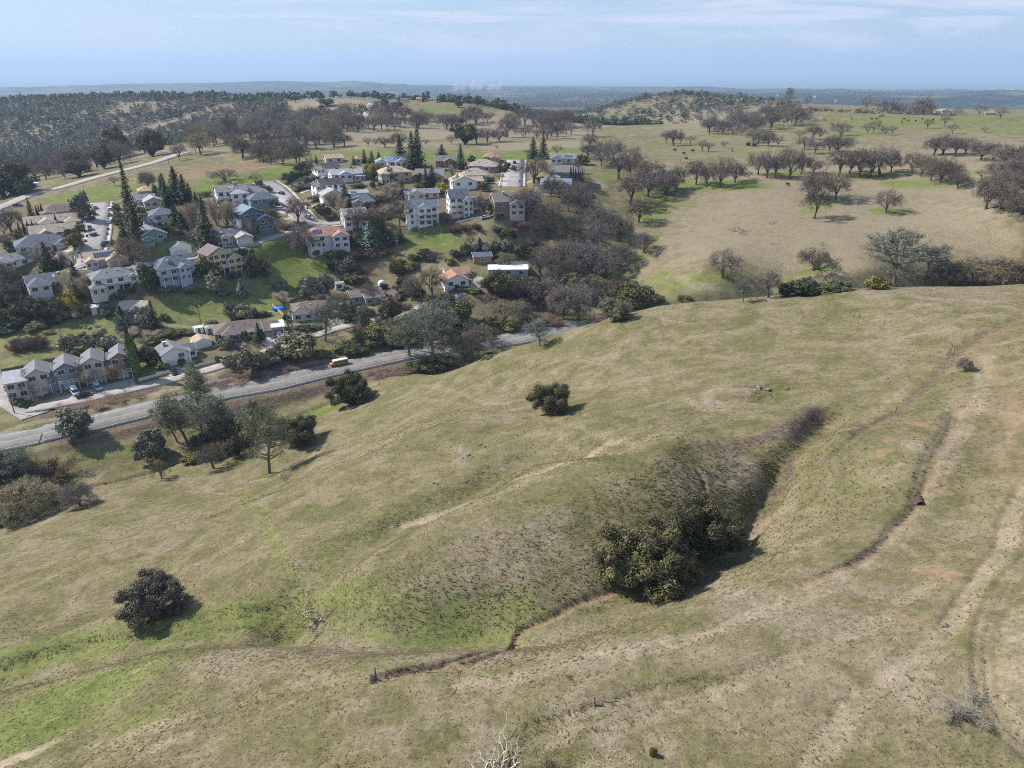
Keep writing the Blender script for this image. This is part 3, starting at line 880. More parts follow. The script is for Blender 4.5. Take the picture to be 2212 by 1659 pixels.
M_DEAD = leaf_mat("bleached_wood", (0.20, 0.18, 0.165), (0.46, 0.43, 0.41))
M_LIVE = leaf_mat("live_oak_leaves", (0.046, 0.044, 0.026), (0.205, 0.196, 0.110), 0.22)
M_BRNL = leaf_mat("brown_scrub_leaves", (0.070, 0.060, 0.053), (0.245, 0.210, 0.185))
M_LIVEY = leaf_mat("olive_oak_leaves", (0.081, 0.072, 0.022), (0.270, 0.234, 0.072))  # yellower olive leaves for one crown of the clump
M_PINE = leaf_mat("grey_pine_needles", (0.100, 0.118, 0.090), (0.330, 0.355, 0.280))
M_CONI = leaf_mat("conifer_needles", (0.020, 0.031, 0.019), (0.085, 0.112, 0.065))
M_BLUE = leaf_mat("blue_spruce_needles", (0.091, 0.127, 0.112), (0.260, 0.325, 0.273))
M_CYPR = leaf_mat("cypress_leaves", (0.019, 0.029, 0.016), (0.074, 0.093, 0.042))
M_CYPL = leaf_mat("bright_cypress_leaves", (0.063, 0.087, 0.025), (0.168, 0.203, 0.070))
M_SAGE = leaf_mat("sage_leaves", (0.095, 0.098, 0.075), (0.300, 0.290, 0.225))
M_DKGR = leaf_mat("dark_shrub_leaves", (0.036, 0.047, 0.023), (0.148, 0.166, 0.081))
M_OLIV = leaf_mat("olive_shrub_leaves", (0.090, 0.093, 0.030), (0.292, 0.277, 0.093))
M_YELL = leaf_mat("yellow_shrub_leaves", (0.20, 0.16, 0.02), (0.46, 0.38, 0.06))
M_PALM = leaf_mat("palm_fronds", (0.05, 0.06, 0.02), (0.16, 0.16, 0.06))

# ------------------------------------------------------------------ plants: geometry
class Geo:
    """triangles with a tint each"""
    def __init__(self): self.v, self.f, self.t, self.n = [], [], [], 0
    def tris(self, A, B, C, t):
        k = len(A)
        V = np.empty((k * 3, 3)); V[0::3] = A; V[1::3] = B; V[2::3] = C
        self.v.append(V); self.f.append(np.arange(self.n, self.n + 3 * k).reshape(-1, 3)); self.n += 3 * k
        self.t.append(np.repeat(t, 3))
    def tube(self, pts, rads, sides=5, t=0.5):
        P = np.array(pts, float); n = len(P)
        T = np.gradient(P, axis=0) if n > 1 else np.zeros_like(P)
        rings = []
        for k in range(n):
            d = T[k] / max(np.linalg.norm(T[k]), 1e-9)
            a = np.cross(d, (0.31, 0.92, 0.22)); a /= max(np.linalg.norm(a), 1e-9)
            b = np.cross(d, a)
            ang = np.arange(sides) * 2 * math.pi / sides
            rings.append(P[k] + rads[k] * (np.outer(np.cos(ang), a) + np.outer(np.sin(ang), b)))
        V = np.concatenate(rings)
        F = []
        for k in range(n - 1):
            for s in range(sides):
                a0, a1 = k * sides + s, k * sides + (s + 1) % sides
                F += [(a0, a1, a1 + sides), (a0, a1 + sides, a0 + sides)]
        self.v.append(V); self.f.append(np.array(F) + self.n); self.n += len(V)
        self.t.append(np.full(len(V), t))
    def mesh(self, name, mat):
        V, F, T = np.concatenate(self.v), np.concatenate(self.f), np.concatenate(self.t)
        me = mesh_np(name, V, F, mat)
        a = me.attributes.new("tint", 'FLOAT', 'POINT')
        a.data.foreach_set("value", np.clip(T, 0, 1).astype(np.float32))
        return me

def unit(rng, n):
    d = rng.normal(size=(n, 3)); return d / np.linalg.norm(d, axis=1, keepdims=True)

def twigs(geo, rng, P, D, L, W, t):
    """thin tapering slivers from P along D"""
    s = np.cross(D, unit(rng, len(D))); s /= np.maximum(np.linalg.norm(s, axis=1, keepdims=True), 1e-6)
    geo.tris(P - s * W[:, None] / 2, P + s * W[:, None] / 2, P + D * L[:, None], t)

def leaves(geo, rng, P, size, t, flat=0.0, nrm=None):
    """two-triangle leaf sprays"""
    n = len(P)
    a = unit(rng, n)
    if nrm is not None:
        a = a - nrm * (a * nrm).sum(1, keepdims=True) * flat
        a /= np.maximum(np.linalg.norm(a, axis=1, keepdims=True), 1e-6)
    b = np.cross(a, unit(rng, n) if nrm is None else nrm + 0.6 * unit(rng, n)); b /= np.maximum(np.linalg.norm(b, axis=1, keepdims=True), 1e-6)
    s = size[:, None]
    geo.tris(P - a * s * .6, P + b * s * .5, P + a * s * .6, t)
    geo.tris(P - a * s * .6, P + a * s * .6, P - b * s * .5, t)

def skeleton(rng, trunk, spread, levels, nkids, ratio, r0, up=0.25, wob=0.25, lean=(0, 0)):
    """branches as (points, radii, level); returns also tips"""
    out, tips = [], []
    def grow(p, d, L, r, lev):
        pts, rs = [p], [r]
        n = 4 if lev < 2 else 3
        for k in range(n):
            d = d + rng.normal(size=3) * wob * (0.4 if lev == 0 else 1) + np.array([0, 0, up * 0.25 * (lev > 0)])
            d /= np.linalg.norm(d)
            p = p + d * L / n
            pts.append(p); rs.append(r * (1 - 0.45 * (k + 1) / n))
        out.append((pts, rs, lev))
        if lev >= levels:
            tips.append((p, d)); return
        kids = nkids[min(lev, len(nkids) - 1)]
        ph = rng.uniform(0, 6.28)
        for k in range(kids):
            q = pts[-1] if (k < 2 or lev == 0) else pts[-2]
            a = np.cross(d, (0.2, 0.3, 0.9) if abs(d[2]) < 0.9 else (1, 0, 0)); a /= np.linalg.norm(a); b = np.cross(d, a)
            an = ph + k * 2 * math.pi / kids + rng.uniform(-.5, .5)
            sp = spread[min(lev, len(spread) - 1)] * rng.uniform(0.65, 1.25)
            nd_ = d * math.cos(sp) + (a * math.cos(an) + b * math.sin(an)) * math.sin(sp)
            grow(q, nd_, L * ratio[min(lev, len(ratio) - 1)] * rng.uniform(0.75, 1.2), rs[-1] * (0.72 if kids > 2 else 0.8), lev + 1)
    d0 = np.array([lean[0], lean[1], 1.0]); d0 /= np.linalg.norm(d0)
    grow(np.zeros(3) - np.array([0, 0, 0.3]), d0, trunk, r0, 0)
    return out, tips

def oak(seed, R=5.4, top=9.2, base=1.6, trunk=1.8, r0=0.36, fill=820, per=8, tl=(0.45, 0.95), tw=0.046, limbs=8, twmat=None, bark=None, gap=-0.10, low=-0.42, lobe=0.26, lean=(0, 0)):
    """spreading oak: limbs forking up into a lobed dome of fine twigs with gaps"""
    rng = np.random.default_rng(seed)
    gt, gc = Geo(), Geo()
    zc = base + (top - base) * 0.42
    Hz = top - zc
    ph = rng.uniform(0, 6.28, 6)
    def dome(d):
        az = np.arctan2(d[..., 1], d[..., 0])
        return 1 + lobe * (np.sin(az * 2 + ph[0]) * .6 + np.sin(az * 3 + ph[1] + d[..., 2] * 3) * .7 + np.sin(az * 5 + ph[2] + d[..., 2] * 5) * .5)
    t0 = np.array([lean[0] * trunk, lean[1] * trunk, trunk])
    gt.tube([(0, 0, -.5), (lean[0] * trunk * .5, lean[1] * trunk * .5, trunk * .5), t0], [r0 * 1.35, r0, r0 * .9], 7, .45)
    nodes = [t0]
    for k in range(limbs):
        a = k * 6.283 / limbs * 1.0 + rng.uniform(-.35, .35); el = rng.uniform(.12, 1.25) if k else 1.4
        d = np.array([math.cos(a) * math.cos(el), math.sin(a) * math.cos(el), math.sin(el)])
        e = np.array([0, 0, zc]) + d * np.array([R, R, Hz]) * .66 * dome(d)
        m1 = t0 + (e - t0) * .35 + np.array([0, 0, .12 * R]) * rng.uniform(-.2, 1) + rng.normal(size=3) * .3
        m2 = t0 + (e - t0) * .7 + rng.normal(size=3) * .45
        gt.tube([t0 - [0, 0, .3], m1, m2, e], [r0 * .55, r0 * .42, r0 * .28, r0 * .12], 5, rng.uniform(.3, .7))
        nodes += [m1, m2, e]
        for q in range(4):
            s0 = [m1, m2, m2, e][q]
            dd = unit(rng, 1)[0]; dd[2] = abs(dd[2]) * .8
            f = d * .8 + dd * .8; f /= np.linalg.norm(f)
            e2 = s0 + f * R * rng.uniform(.22, .42)
            mm = (s0 + e2) / 2 + rng.normal(size=3) * .22
            gt.tube([s0, mm, e2], [r0 * .24, r0 * .16, r0 * .06], 3, rng.uniform(.3, .7))
            nodes += [mm, e2]
    nodes = np.array(nodes)
    d = unit(rng, fill * 3); d = d[d[:, 2] > low][:fill * 2]
    rr = rng.uniform(.30, 1, len(d)) ** .55
    P = np.array([0, 0, zc]) + d * np.array([R, R, Hz]) * (rr * dome(d))[:, None]
    nz = np.array([mnoise.noise(Vector(p) * (1.9 / R) + Vector((seed, 0, 0))) for p in P])
    keep = nz > gap + rng.normal(size=len(P)) * .10
    P, d = P[keep][:fill], d[keep][:fill]
    near_ = ((P[:, None, :] - nodes[None]) ** 2).sum(-1).argmin(1)
    B = nodes[near_]
    D = P - B; L = np.linalg.norm(D, axis=1); D /= np.maximum(L[:, None], 1e-6)
    twigs(gc, rng, B, D, L * 1.02, np.full(len(P), tw * 1.7), rng.uniform(.0, .5, len(P)))
    PP = np.repeat(P, per, 0) + rng.normal(size=(len(P) * per, 3)) * .16 * R / 5
    dd = np.repeat(D * .5 + d * .6, per, 0) + unit(rng, len(PP)) * .95 + [0, 0, .1]; dd /= np.linalg.norm(dd, axis=1, keepdims=True)
    Lt = rng.uniform(*tl, len(PP))
    shade = np.clip(.15 + .75 * rng.random(len(PP)), 0, 1)
    twigs(gc, rng, PP - dd * (Lt * .35)[:, None], dd, Lt, tw * rng.uniform(.7, 1.4, len(PP)), shade)
    return gt.mesh("oak_trunk", bark or M_BARK), gc.mesh("oak_crown", twmat or M_TWIG)

def crown_blob(seed, lobes, rx, rz, zc, n, size, mat, trunk_h=0.0, core=0.0, lobe_r=0.42, trunk_r=0.3, twig=0, bottom=-0.55, bark=None):
    """dense evergreen crown of leaf sprays round uneven lobes, open between them"""
    rng = np.random.default_rng(seed)
    g, gt = Geo(), Geo()
    c = unit(rng, lobes); c[:, 2] = np.maximum(c[:, 2], bottom) * 0.95
    rr = rng.uniform(.52, 1.0, (lobes, 1))
    C = c * rr * np.array([rx, rx, rz]) * 0.80 * (1 + .28 * np.sin(3 * np.arctan2(c[:, 1:2], c[:, 0:1]) + seed)); C[:, 2] += zc
    LR_ = rng.uniform(.7, 1.25, lobes) * lobe_r * min(rx, rz)
    per = np.maximum(8, (n * LR_ ** 2 / (LR_ ** 2).sum()).astype(int))
    for k in range(lobes):
        d = unit(rng, per[k]); d[:, 2] = np.where(d[:, 2] < -0.35, d[:, 2] * 0.4, d[:, 2])
        rad_ = LR_[k] * rng.uniform(.55, 1.12, per[k])
        P = C[k] + d * rad_[:, None]
        t = np.clip(0.34 + 0.26 * rng.normal(size=per[k]) + 0.22 * rng.normal(), 0, 1)
        leaves(g, rng, P, rng.uniform(.6, 1.3, per[k]) * size, t, 0.55, d)
        if k % 2 == 0:
            gt.tube([np.array([0, 0, 0.1]), C[k] * np.array([.4, .4, .55]), C[k]], [trunk_r * .6, trunk_r * .35, .04], 4, .4)
    if twig:
        P = C[rng.integers(0, lobes, twig)] + unit(rng, twig) * lobe_r * min(rx, rz)
        D = unit(rng, twig); D[:, 2] = np.abs(D[:, 2])
        twigs(g, rng, P, D, rng.uniform(.3, .9, twig), np.full(twig, .04), rng.random(twig))
    gt.tube([np.array([0, 0, -0.4]), np.array([.05, 0, max(trunk_h, .4)]), np.array([.1, .1, max(zc, .8)])], [trunk_r, trunk_r * .8, trunk_r * .5], 6, .4)
    return gt.mesh("shrub_stem", bark or M_BARK), g.mesh("leafy_crown", mat)

def gray_pine(seed, h=16.0, lean=(0.1, 0), n=6500, bare=0.2, spread=.19):
    rng = np.random.default_rng(seed)
    gt, g = Geo(), Geo()
    z = 0.0; p = np.array([0, 0, -.4]); pts = [p]; d = np.array([lean[0], lean[1], 1.0])
    for k in range(9):
        d = d + rng.normal(size=3) * [.06, .06, 0]; d /= np.linalg.norm(d); p = p + d * h / 9; pts.append(p)
    stems = [(pts, .30)]
    for q in range(2):
        i = 3 + q; p = pts[i]; d = np.array([rng.normal() * .28, rng.normal() * .28, 1.0]); d /= np.linalg.norm(d); sp = [p]
        for k in range(6):
            d = d + rng.normal(size=3) * [.08, .08, 0]; d /= np.linalg.norm(d); p = p + d * h * .55 / 6; sp.append(p)
        stems.append((sp, .19))
    for sp, r in stems:
        gt.tube(sp, np.linspace(r, .05, len(sp)), 6, .5)
    puffs = []
    for sp, r in stems:
        m = len(sp)
        for k in range(m * 5):
            s = rng.uniform(bare if r > .2 else .15, 1.0) * (m - 1.001); i = int(s)
            p = sp[i] + (sp[i + 1] - sp[i]) * (s - i)
            a = rng.uniform(0, 6.28); f = s / (m - 1)
            l = h * spread * (1.15 - f * .75) * rng.uniform(.5, 1.2)
            e = p + np.array([math.cos(a) * l, math.sin(a) * l, l * rng.uniform(.05, .55)])
            gt.tube([p, p + (e - p) * .5 + np.array([0, 0, -.1]), e], [.07, .05, .02], 3, .5)
            puffs += [e, p + (e - p) * rng.uniform(.55, .85)]
        puffs.append(sp[-1])
    puffs = np.array(puffs); per = max(6, n // len(puffs))
    for p in puffs:
        D = unit(rng, per); D[:, 2] += .35
        P = p + unit(rng, per) * rng.uniform(.1, 1.0, (per, 1)) * h / 16
        twigs(g, rng, P, D, rng.uniform(.35, .75, per) * h / 16, np.full(per, .10) * h / 16, np.clip(.35 + .3 * rng.normal(size=per) + .12 * rng.normal(), 0, 1))
    return gt.mesh("pine_trunk", M_BARKG), g.mesh("pine_crown", M_PINE)

def conifer(seed, h=20.0, r=3.6, mat=None, whorls=30, per=9, droop=0.35, n_leaf=9, size=0.75, pw=0.85):
    rng = np.random.default_rng(seed)
    gt, g = Geo(), Geo()
    gt.tube([(0, 0, -.4), (0, 0, h * .5), (0, 0, h * .98)], [h * .018, h * .011, .03], 6, .4)
    for k in range(whorls):
        f = (k + .5) / whorls; z = h * (.06 + .93 * f)
        R = r * (1 - f) ** pw * rng.uniform(.82, 1.12) + .12
        ph = rng.uniform(0, 6.28)
        m = max(4, int(per * (1 - f * .5)))
        for q in range(m):
            a = ph + q * 6.283 / m + rng.uniform(-.25, .25); L = R * rng.uniform(.75, 1.1)
            d = np.array([math.cos(a), math.sin(a), 0])
            s = rng.uniform(.18, 1.0, n_leaf)
            P = np.array([0, 0, z]) + d * (s * L)[:, None] + np.stack([rng.normal(size=n_leaf) * .15 * L, rng.normal(size=n_leaf) * .15 * L, -droop * s * s * L + .12 * rng.normal(size=n_leaf)], 1)
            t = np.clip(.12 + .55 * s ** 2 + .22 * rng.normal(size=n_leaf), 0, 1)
            nrm = np.tile(np.array([d[0] * .5, d[1] * .5, .85]), (n_leaf, 1))
            leaves(g, rng, P, size * rng.uniform(.6, 1.25, n_leaf) * (1 - .5 * f), t, .8, nrm)
    return gt.mesh("conifer_trunk", M_BARK), g.mesh("conifer_crown", mat or M_CONI)

def cypress(seed, h=9.0, r=.75, mat=None, n=1500):
    rng = np.random.default_rng(seed)
    g, gt = Geo(), Geo()
    gt.tube([(0, 0, -.3), (0, 0, h * .9)], [.13, .03], 5, .4)
    f = rng.random(n); prof = np.sin(np.clip(f * 1.05 + .06, 0, 1) * math.pi) ** .45 * (1 - .45 * f)
    a = rng.uniform(0, 6.283, n); R = r * prof * (.72 + .38 * rng.random(n)) * (1 + .16 * np.sin(a * 3 + f * 9))
    P = np.stack([np.cos(a) * R, np.sin(a) * R, .15 + f * h * .97], 1)
    nrm = np.stack([np.cos(a), np.sin(a), np.full(n, .3)], 1)
    leaves(g, rng, P, rng.uniform(.3, .65, n) * r * .75, np.clip(.35 + .28 * rng.normal(size=n), 0, 1), .6, nrm)
    return gt.mesh("cypress_trunk", M_BARK), g.mesh("cypress_crown", mat or M_CYPR)

def bare_upright(seed, h=9.0, r=3.0, mat=None, stems=9, n=3800, tw=.034):
    rng = np.random.default_rng(seed)
    gt, g = Geo(), Geo()
    P, D = [], []
    for k in range(stems):
        a = rng.uniform(0, 6.28); s = rng.uniform(.1, 1.0)
        e = np.array([math.cos(a) * r * s, math.sin(a) * r * s, h * rng.uniform(.65, 1.0)])
        m = e * np.array([.45, .45, .5]) + rng.normal(size=3) * .25
        gt.tube([np.zeros(3) - [0, 0, .3], m, e], [.10, .06, .015], 4, rng.uniform(.3, .8))
        for q in range(n // stems):
            f = rng.uniform(.22, 1) ** .8
            p = (1 - f) ** 2 * np.zeros(3) + 2 * f * (1 - f) * m + f * f * e
            P.append(p + rng.normal(size=3) * .28); D.append((e - m) / np.linalg.norm(e - m))
    P, D = np.array(P), np.array(D)
    D = D * .7 + unit(rng, len(D)) * .75 + [0, 0, .25]; D /= np.linalg.norm(D, axis=1, keepdims=True)
    twigs(g, rng, P, D, rng.uniform(.4, 1.2, len(P)), np.full(len(P), tw), rng.random(len(P)))
    return gt.mesh("bare_stems", M_BARKG), g.mesh("bare_crown", mat or M_TWIGP)

def palm(seed, h=6.5):
    rng = np.random.default_rng(seed)
    gt, g = Geo(), Geo()
    gt.tube([(0, 0, -.3), (.1, 0, h * .5), (.15, .1, h)], [.28, .22, .2], 7, .5)
    top = np.array([.15, .1, h])
    for k in range(46):
        a = rng.uniform(0, 6.28); el = rng.uniform(-.7, 1.2); L = rng.uniform(1.1, 1.7)
        d = np.array([math.cos(a) * math.cos(el), math.sin(a) * math.cos(el), math.sin(el)])
        side = np.array([-math.sin(a), math.cos(a), 0])
        e = top + d * L
        for q in range(7):
            w = (q - 3) * .22
            tip = e + side * w * 1.6 + d * (.7 - .1 * abs(q - 3)) + [0, 0, -.28]
            g.tris(np.array([e - side * .06]), np.array([e + side * .06]), np.array([tip]), np.array([rng.random()]))
            g.tris(np.array([top]), np.array([e + side * .03]), np.array([e - side * .03]), np.array([.3]))
    return gt.mesh("palm_trunk", M_BARKG), g.mesh("palm_crown", M_PALM)

def dead_tree(seed, n_main=9, L=3.6, white=True):
    rng = np.random.default_rng(seed)
    g, g2 = Geo(), Geo()
    def grow(p, d, L, r, lev):
        pts, rs = [p], [r]
        for k in range(4):
            d = d + rng.normal(size=3) * .42; d[2] = max(d[2], -.25) if p[2] > .4 else abs(d[2]); d /= np.linalg.norm(d); p = p + d * L / 4; p[2] = max(p[2], .05); pts.append(p); rs.append(r * (1 - .7 * (k + 1) / 4))
        (g if lev < 2 else g2).tube(pts, np.maximum(rs, .012), 5 if lev < 2 else 3, rng.uniform(.2, 1.0))
        if lev < 3:
            for q in range(3): grow(pts[2 + (q % 2) + (q > 1)] if q < 2 else pts[-1], d + rng.normal(size=3) * .7, L * .58, r * .5, lev + 1)
    for k in range(n_main):
        a = k * 6.28 / n_main + rng.uniform(-.3, .3); el = rng.uniform(.05, .9)
        grow(np.array([0, 0, .35]), np.array([math.cos(a) * math.cos(el), math.sin(a) * math.cos(el), math.sin(el)]), L * rng.uniform(.6, 1.1), .15, 0)
    g.tube([(0, 0, -.3), (0, 0, .6)], [.45, .3], 7, .5)
    return g.mesh("dead_limbs", M_DEAD), g2.mesh("dead_twigs", M_DEAD if white else M_TWIGR)

def joined(name, me_a, me_b):
    """one small far-off mesh out of trunk and crown"""
    V, F, T, MI = [], [], [], []
    n = 0
    for k, me in enumerate((me_a, me_b)):
        co = np.empty(len(me.vertices) * 3, np.float32); me.vertices.foreach_get("co", co); co = co.reshape(-1, 3)
        fi = np.empty(len(me.loops), np.int32); me.loops.foreach_get("vertex_index", fi)
        t = np.empty(len(me.vertices), np.float32); me.attributes["tint"].data.foreach_get("value", t)
        V.append(co); F.append(fi.reshape(-1, 3) + n); T.append(t); n += len(co)
        MI.append(np.full(len(fi) // 3, k))
    me = mesh_np(name, np.concatenate(V), np.concatenate(F), me_a.materials[0])
    me.materials.append(me_b.materials[0])
    me.polygons.foreach_set("material_index", np.concatenate(MI).astype(np.int32))
    a = me.attributes.new("tint", 'FLOAT', 'POINT'); a.data.foreach_set("value", np.concatenate(T))
    return me

def dims(mes):
    lo, hi = np.full(3, 1e9), np.full(3, -1e9)
    for me in mes:
        co = np.empty(len(me.vertices) * 3, np.float32); me.vertices.foreach_get("co", co); co = co.reshape(-1, 3)
        lo, hi = np.minimum(lo, np.percentile(co, 1.0, axis=0)), np.maximum(hi, np.percentile(co, 99.0, axis=0))
    return 0.5 * ((hi[0] - lo[0]) + (hi[1] - lo[1])), hi[2]

KIND = {}
def kind(code, name, cat, part_a, part_b, variants, far=None):
    vs = []
    for a, b in variants:
        w, h = dims((a, b))
        vs.append((a, b, w, h))
    KIND[code] = dict(name=name, cat=cat, pa=part_a, pb=part_b, v=vs, n=0)

def recol(v, mat):
    a, b = v; b2 = b.copy(); b2.materials.clear(); b2.materials.append(mat); return (a, b2)

oaks = [oak(21), oak(22, 5.8, 8.4, 1.4), oak(23, 4.8, 9.8, 2.2, 2.3, lean=(.25, .1)), oak(24, 6.2, 8.0, 1.2, 1.5, gap=-.2, lobe=.32), oak(25, 5.2, 7.6, 1.0, 1.4, gap=-.25, lobe=.2), oak(26, 5.0, 8.8, 1.8, 2.0, gap=0.0, lobe=.34, lean=(-.3, .2))]
kind('O', 'bare_oak', 'tree', 'trunk', 'crown', oaks)
kind('M', 'lichen_oak', 'tree', 'trunk', 'crown', [recol(oaks[0], M_TWIGG), recol(oaks[2], M_TWIGG)])
scrub = [oak(31, 3.6, 6.0, .5, .6, .2, 1300, 13, (.25, .65), .030, 12, M_TWIGG, low=-.55, lobe=.12, gap=-.3),
         oak(32, 4.0, 5.8, .6, .7, .22, 1300, 13, (.25, .65), .032, 12, low=-.5, lobe=.22, gap=-.2)]
kind('o', 'scrub_oak', 'tree', 'trunk', 'crown', scrub)
near_oak = [crown_blob(43, 95, 4.6, 3.0, 2.7, 30000, .15, M_LIVE, .5, lobe_r=.22, twig=5000, bottom=-.8), crown_blob(44, 85, 4.3, 3.2, 2.8, 28000, .15, M_LIVE, .5, lobe_r=.23, twig=5000, bottom=-.8)]
kind('N', 'live_oak', 'tree', 'trunk', 'crown', near_oak)
kind('q', 'scrub_oak', 'tree', 'trunk', 'crown', [recol(near_oak[0], M_BRNL), recol(near_oak[1], M_BRNL)])
kind('n', 'live_oak', 'tree', 'trunk', 'crown', [recol(near_oak[1], M_LIVEY)])
lives = [crown_blob(41, 70, 4.6, 3.0, 3.0, 11000, .26, M_LIVE, 1.0, lobe_r=.30, twig=900), crown_blob(42, 60, 4.2, 3.3, 3.3, 10000, .26, M_LIVE, 1.2, lobe_r=.30, twig=800)]
kind('L', 'live_oak', 'tree', 'trunk', 'crown', lives)
kind('l', 'olive_tree', 'tree', 'trunk', 'crown', [recol(lives[0], M_OLIV), recol(lives[1], M_OLIV)])
shr = [crown_blob(51, 22, 2.1, 1.5, 1.35, 2600, .26, M_SAGE, .3, trunk_r=.12, twig=900), crown_blob(52, 26, 2.2, 1.7, 1.55, 2800, .26, M_SAGE, .3, trunk_r=.12, twig=700)]
kind('S', 'sage_shrub', 'shrub', 'stem', 'foliage', shr)
kind('D', 'dark_shrub', 'shrub', 'stem', 'foliage', [recol(v, M_DKGR) for v in shr])
kind('W', 'olive_shrub', 'shrub', 'stem', 'foliage', [recol(v, M_OLIV) for v in shr])
kind('w', 'yellow_shrub', 'shrub', 'stem', 'foliage', [recol(v, M_YELL) for v in shr])
kind('G', 'grey_pine', 'tree', 'trunk', 'crown', [gray_pine(61), gray_pine(62, 15, (-.06, .05)), gray_pine(63, 15, (.03, -.05), 7500, .10)])
kind('g', 'grey_pine', 'tree', 'trunk', 'crown', [gray_pine(64, 10.5, (.04, .02), 9000, .22, .40), gray_pine(65, 10.5, (-.05, .04), 9000, .15, .44)])
cons = [conifer(71), conifer(72, 20, 3.2, pw=.75), conifer(73, 18, 3.8, whorls=26)]
kind('C', 'dark_conifer', 'tree', 'trunk', 'crown', cons)
kind('K', 'blue_conifer', 'tree', 'trunk', 'crown', [recol(cons[2], M_BLUE)])
kind('Y', 'cypress', 'tree', 'trunk', 'crown', [cypress(81), cypress(82)])
kind('y', 'bright_cypress', 'tree', 'trunk', 'crown', [cypress(83, 13, 1.5, M_CYPL, 2600)])
ups = [bare_upright(91), bare_upright(92, 8, 3.4)]
kind('B', 'leafless_tree', 'tree', 'stems', 'crown', ups)
kind('b', 'grey_brush', 'shrub', 'stems', 'twigs', [recol(v, M_TWIGG) for v in ups])
kind('R', 'bramble', 'shrub', 'stems', 'twigs', [bare_upright(93, 2.6, 3.0, M_TWIGR, 16, 3600, .05), bare_upright(94, 2.2, 2.6, M_TWIGR, 14, 3200, .05)])
kind('P', 'palm_tree', 'palm', 'trunk', 'fronds', [palm(95)])
kind('X', 'dead_tree', 'dead tree', 'limbs', 'twigs', [dead_tree(101), dead_tree(102, 7, 3.2, False)])

PLACED = []
DEFER = []      # unlabelled bare oaks: the largest in view become objects of their own, the rest one mass
def put_plant(code, p, width, height=None, label=None, group=None, small=False, rz=None, var=None, tilt=0.0, final=False):
    if code == 'O' and group and not final:
        DEFER.append((width / mpp((p[0], p[1], float(H(p[0], p[1])))), p, width, height, label, group, small)); return None
    if code == 'G' and height and width / height > .62: code = 'g'
    K = KIND[code]
    i = K['n'] if var is None else var; K['n'] += 1
    a, b, w, h = K['v'][i % len(K['v'])]
    if group: width *= random.uniform(.88, 1.12); height = height * random.uniform(.88, 1.12) if height else None
    s = width / w
    sz = (height / h) if height else s * random.uniform(.9, 1.12)
    z = float(H(p[0], p[1])) - 0.12
    rz = random.uniform(0, 6.28) if rz is None else rz
    if small:
        key = 'far%d' % (i % len(K['v']))
        if key not in K: K[key] = joined(K['name'], a, b)
        r = obj(K['name'], K[key], None, (p[0], p[1], z), rz)
        r.scale = (s, s, sz)
    else:
        r = empty(K['name'], (p[0], p[1], z), rz)
        r.scale = (s, s, sz)
        if tilt: r.rotation_euler = (0, tilt, rz)
        o1 = obj(K['pa'], a, r); o2 = obj(K['pb'], b, r)
        if code in 'XRBb': o1['kind'] = 'stuff'; o2['kind'] = 'stuff'
    tag(r, label, K['cat'], group)
    PLACED.append((p[0], p[1], width))
    return r
# ------------------------------------------------------------------ where plants stand
# detail views: name -> (origin u, origin v, scale) of the surveyed frames
Q = 560 / 2212 * 2212 / 3264
VIEW = {0: (0, 0, 1.0), 1: (0, 379.5, Q), 2: (0, 609.9, Q), 3: (298.2, 352.4, Q), 4: (609.9, 284.6, Q), 5: (908.1, 284.6, Q),
        6: (569.3, 528.6, Q), 7: (881.0, 501.5, Q * 660 / 560), 8: (298.2, 582.8, Q),
        10: (0, 122, Q * 1100 / 560), 11: (677.7, 122, Q * 1200 / 560), 12: (1423.2, 176.2, Q * 1164 / 560)}
def px(view, x, y):
    a, b, s = VIEW[view]
    return a + x * s, b + y * s

DESC = {'O': ("bare grey-brown oak", "bare oaks"), 'N': ("", ""), 'q': ("", ""), 'b': ("", ""), 'n': ("", ""), 'M': ("leafless oak furred with pale lichen", "lichen oaks"), 'o': ("dense twiggy scrub oak", "scrub oaks"),
        'L': ("dark evergreen oak", "evergreen oaks"), 'l': ("olive-green rounded tree", "olive-green trees"), 'S': ("grey-green sage shrub", "sage shrubs"),
        'D': ("dark green shrub", "dark shrubs"), 'W': ("olive-green shrub", "olive shrubs"), 'w': ("bright yellow flowering shrub", "yellow shrubs"),
        'G': ("airy grey-green pine", "grey pines"), 'C': ("tall dark pointed conifer", "dark conifers"), 'K': ("pale blue-green conifer", "blue conifers"),
        'Y': ("slim dark column cypress", "column cypresses"), 'y': ("broad bright green column cypress", "bright cypresses"),
        'B': ("pale leafless many-stemmed tree", "pale leafless trees"), 'R': ("low brown bramble thicket", "bramble thickets"),
        'P': ("stocky fan palm", "fan palms"), 'X': ("fallen dead tree", "dead trees")}
PLACE = ""
def T(view, code, x, y, w, h=None, label=None, small=None, rz=None, var=None, tilt=0.0):
    u, v = px(view, x, y); s = VIEW[view][2]
    p = at(u, v)
    k = mpp(p)
    dep = math.asin((CAM_Z - p.z) / (k * FPX))
    W = w * s * k
    Hh = None if h is None else max(0.5, (h * s * k - 0.25 * W * math.sin(dep)) / math.cos(dep))
    d, g = DESC[code]
    sm = (w * s < 16) if small is None else small
    if label: return put_plant(code, p, W, Hh, label, None, sm, rz, var, tilt)
    return put_plant(code, p, W, Hh, d + " " + PLACE, g + " " + PLACE, sm, rz, var, tilt)

def Ts(view, code, rows):
    for r in rows: T(view, code, *r)

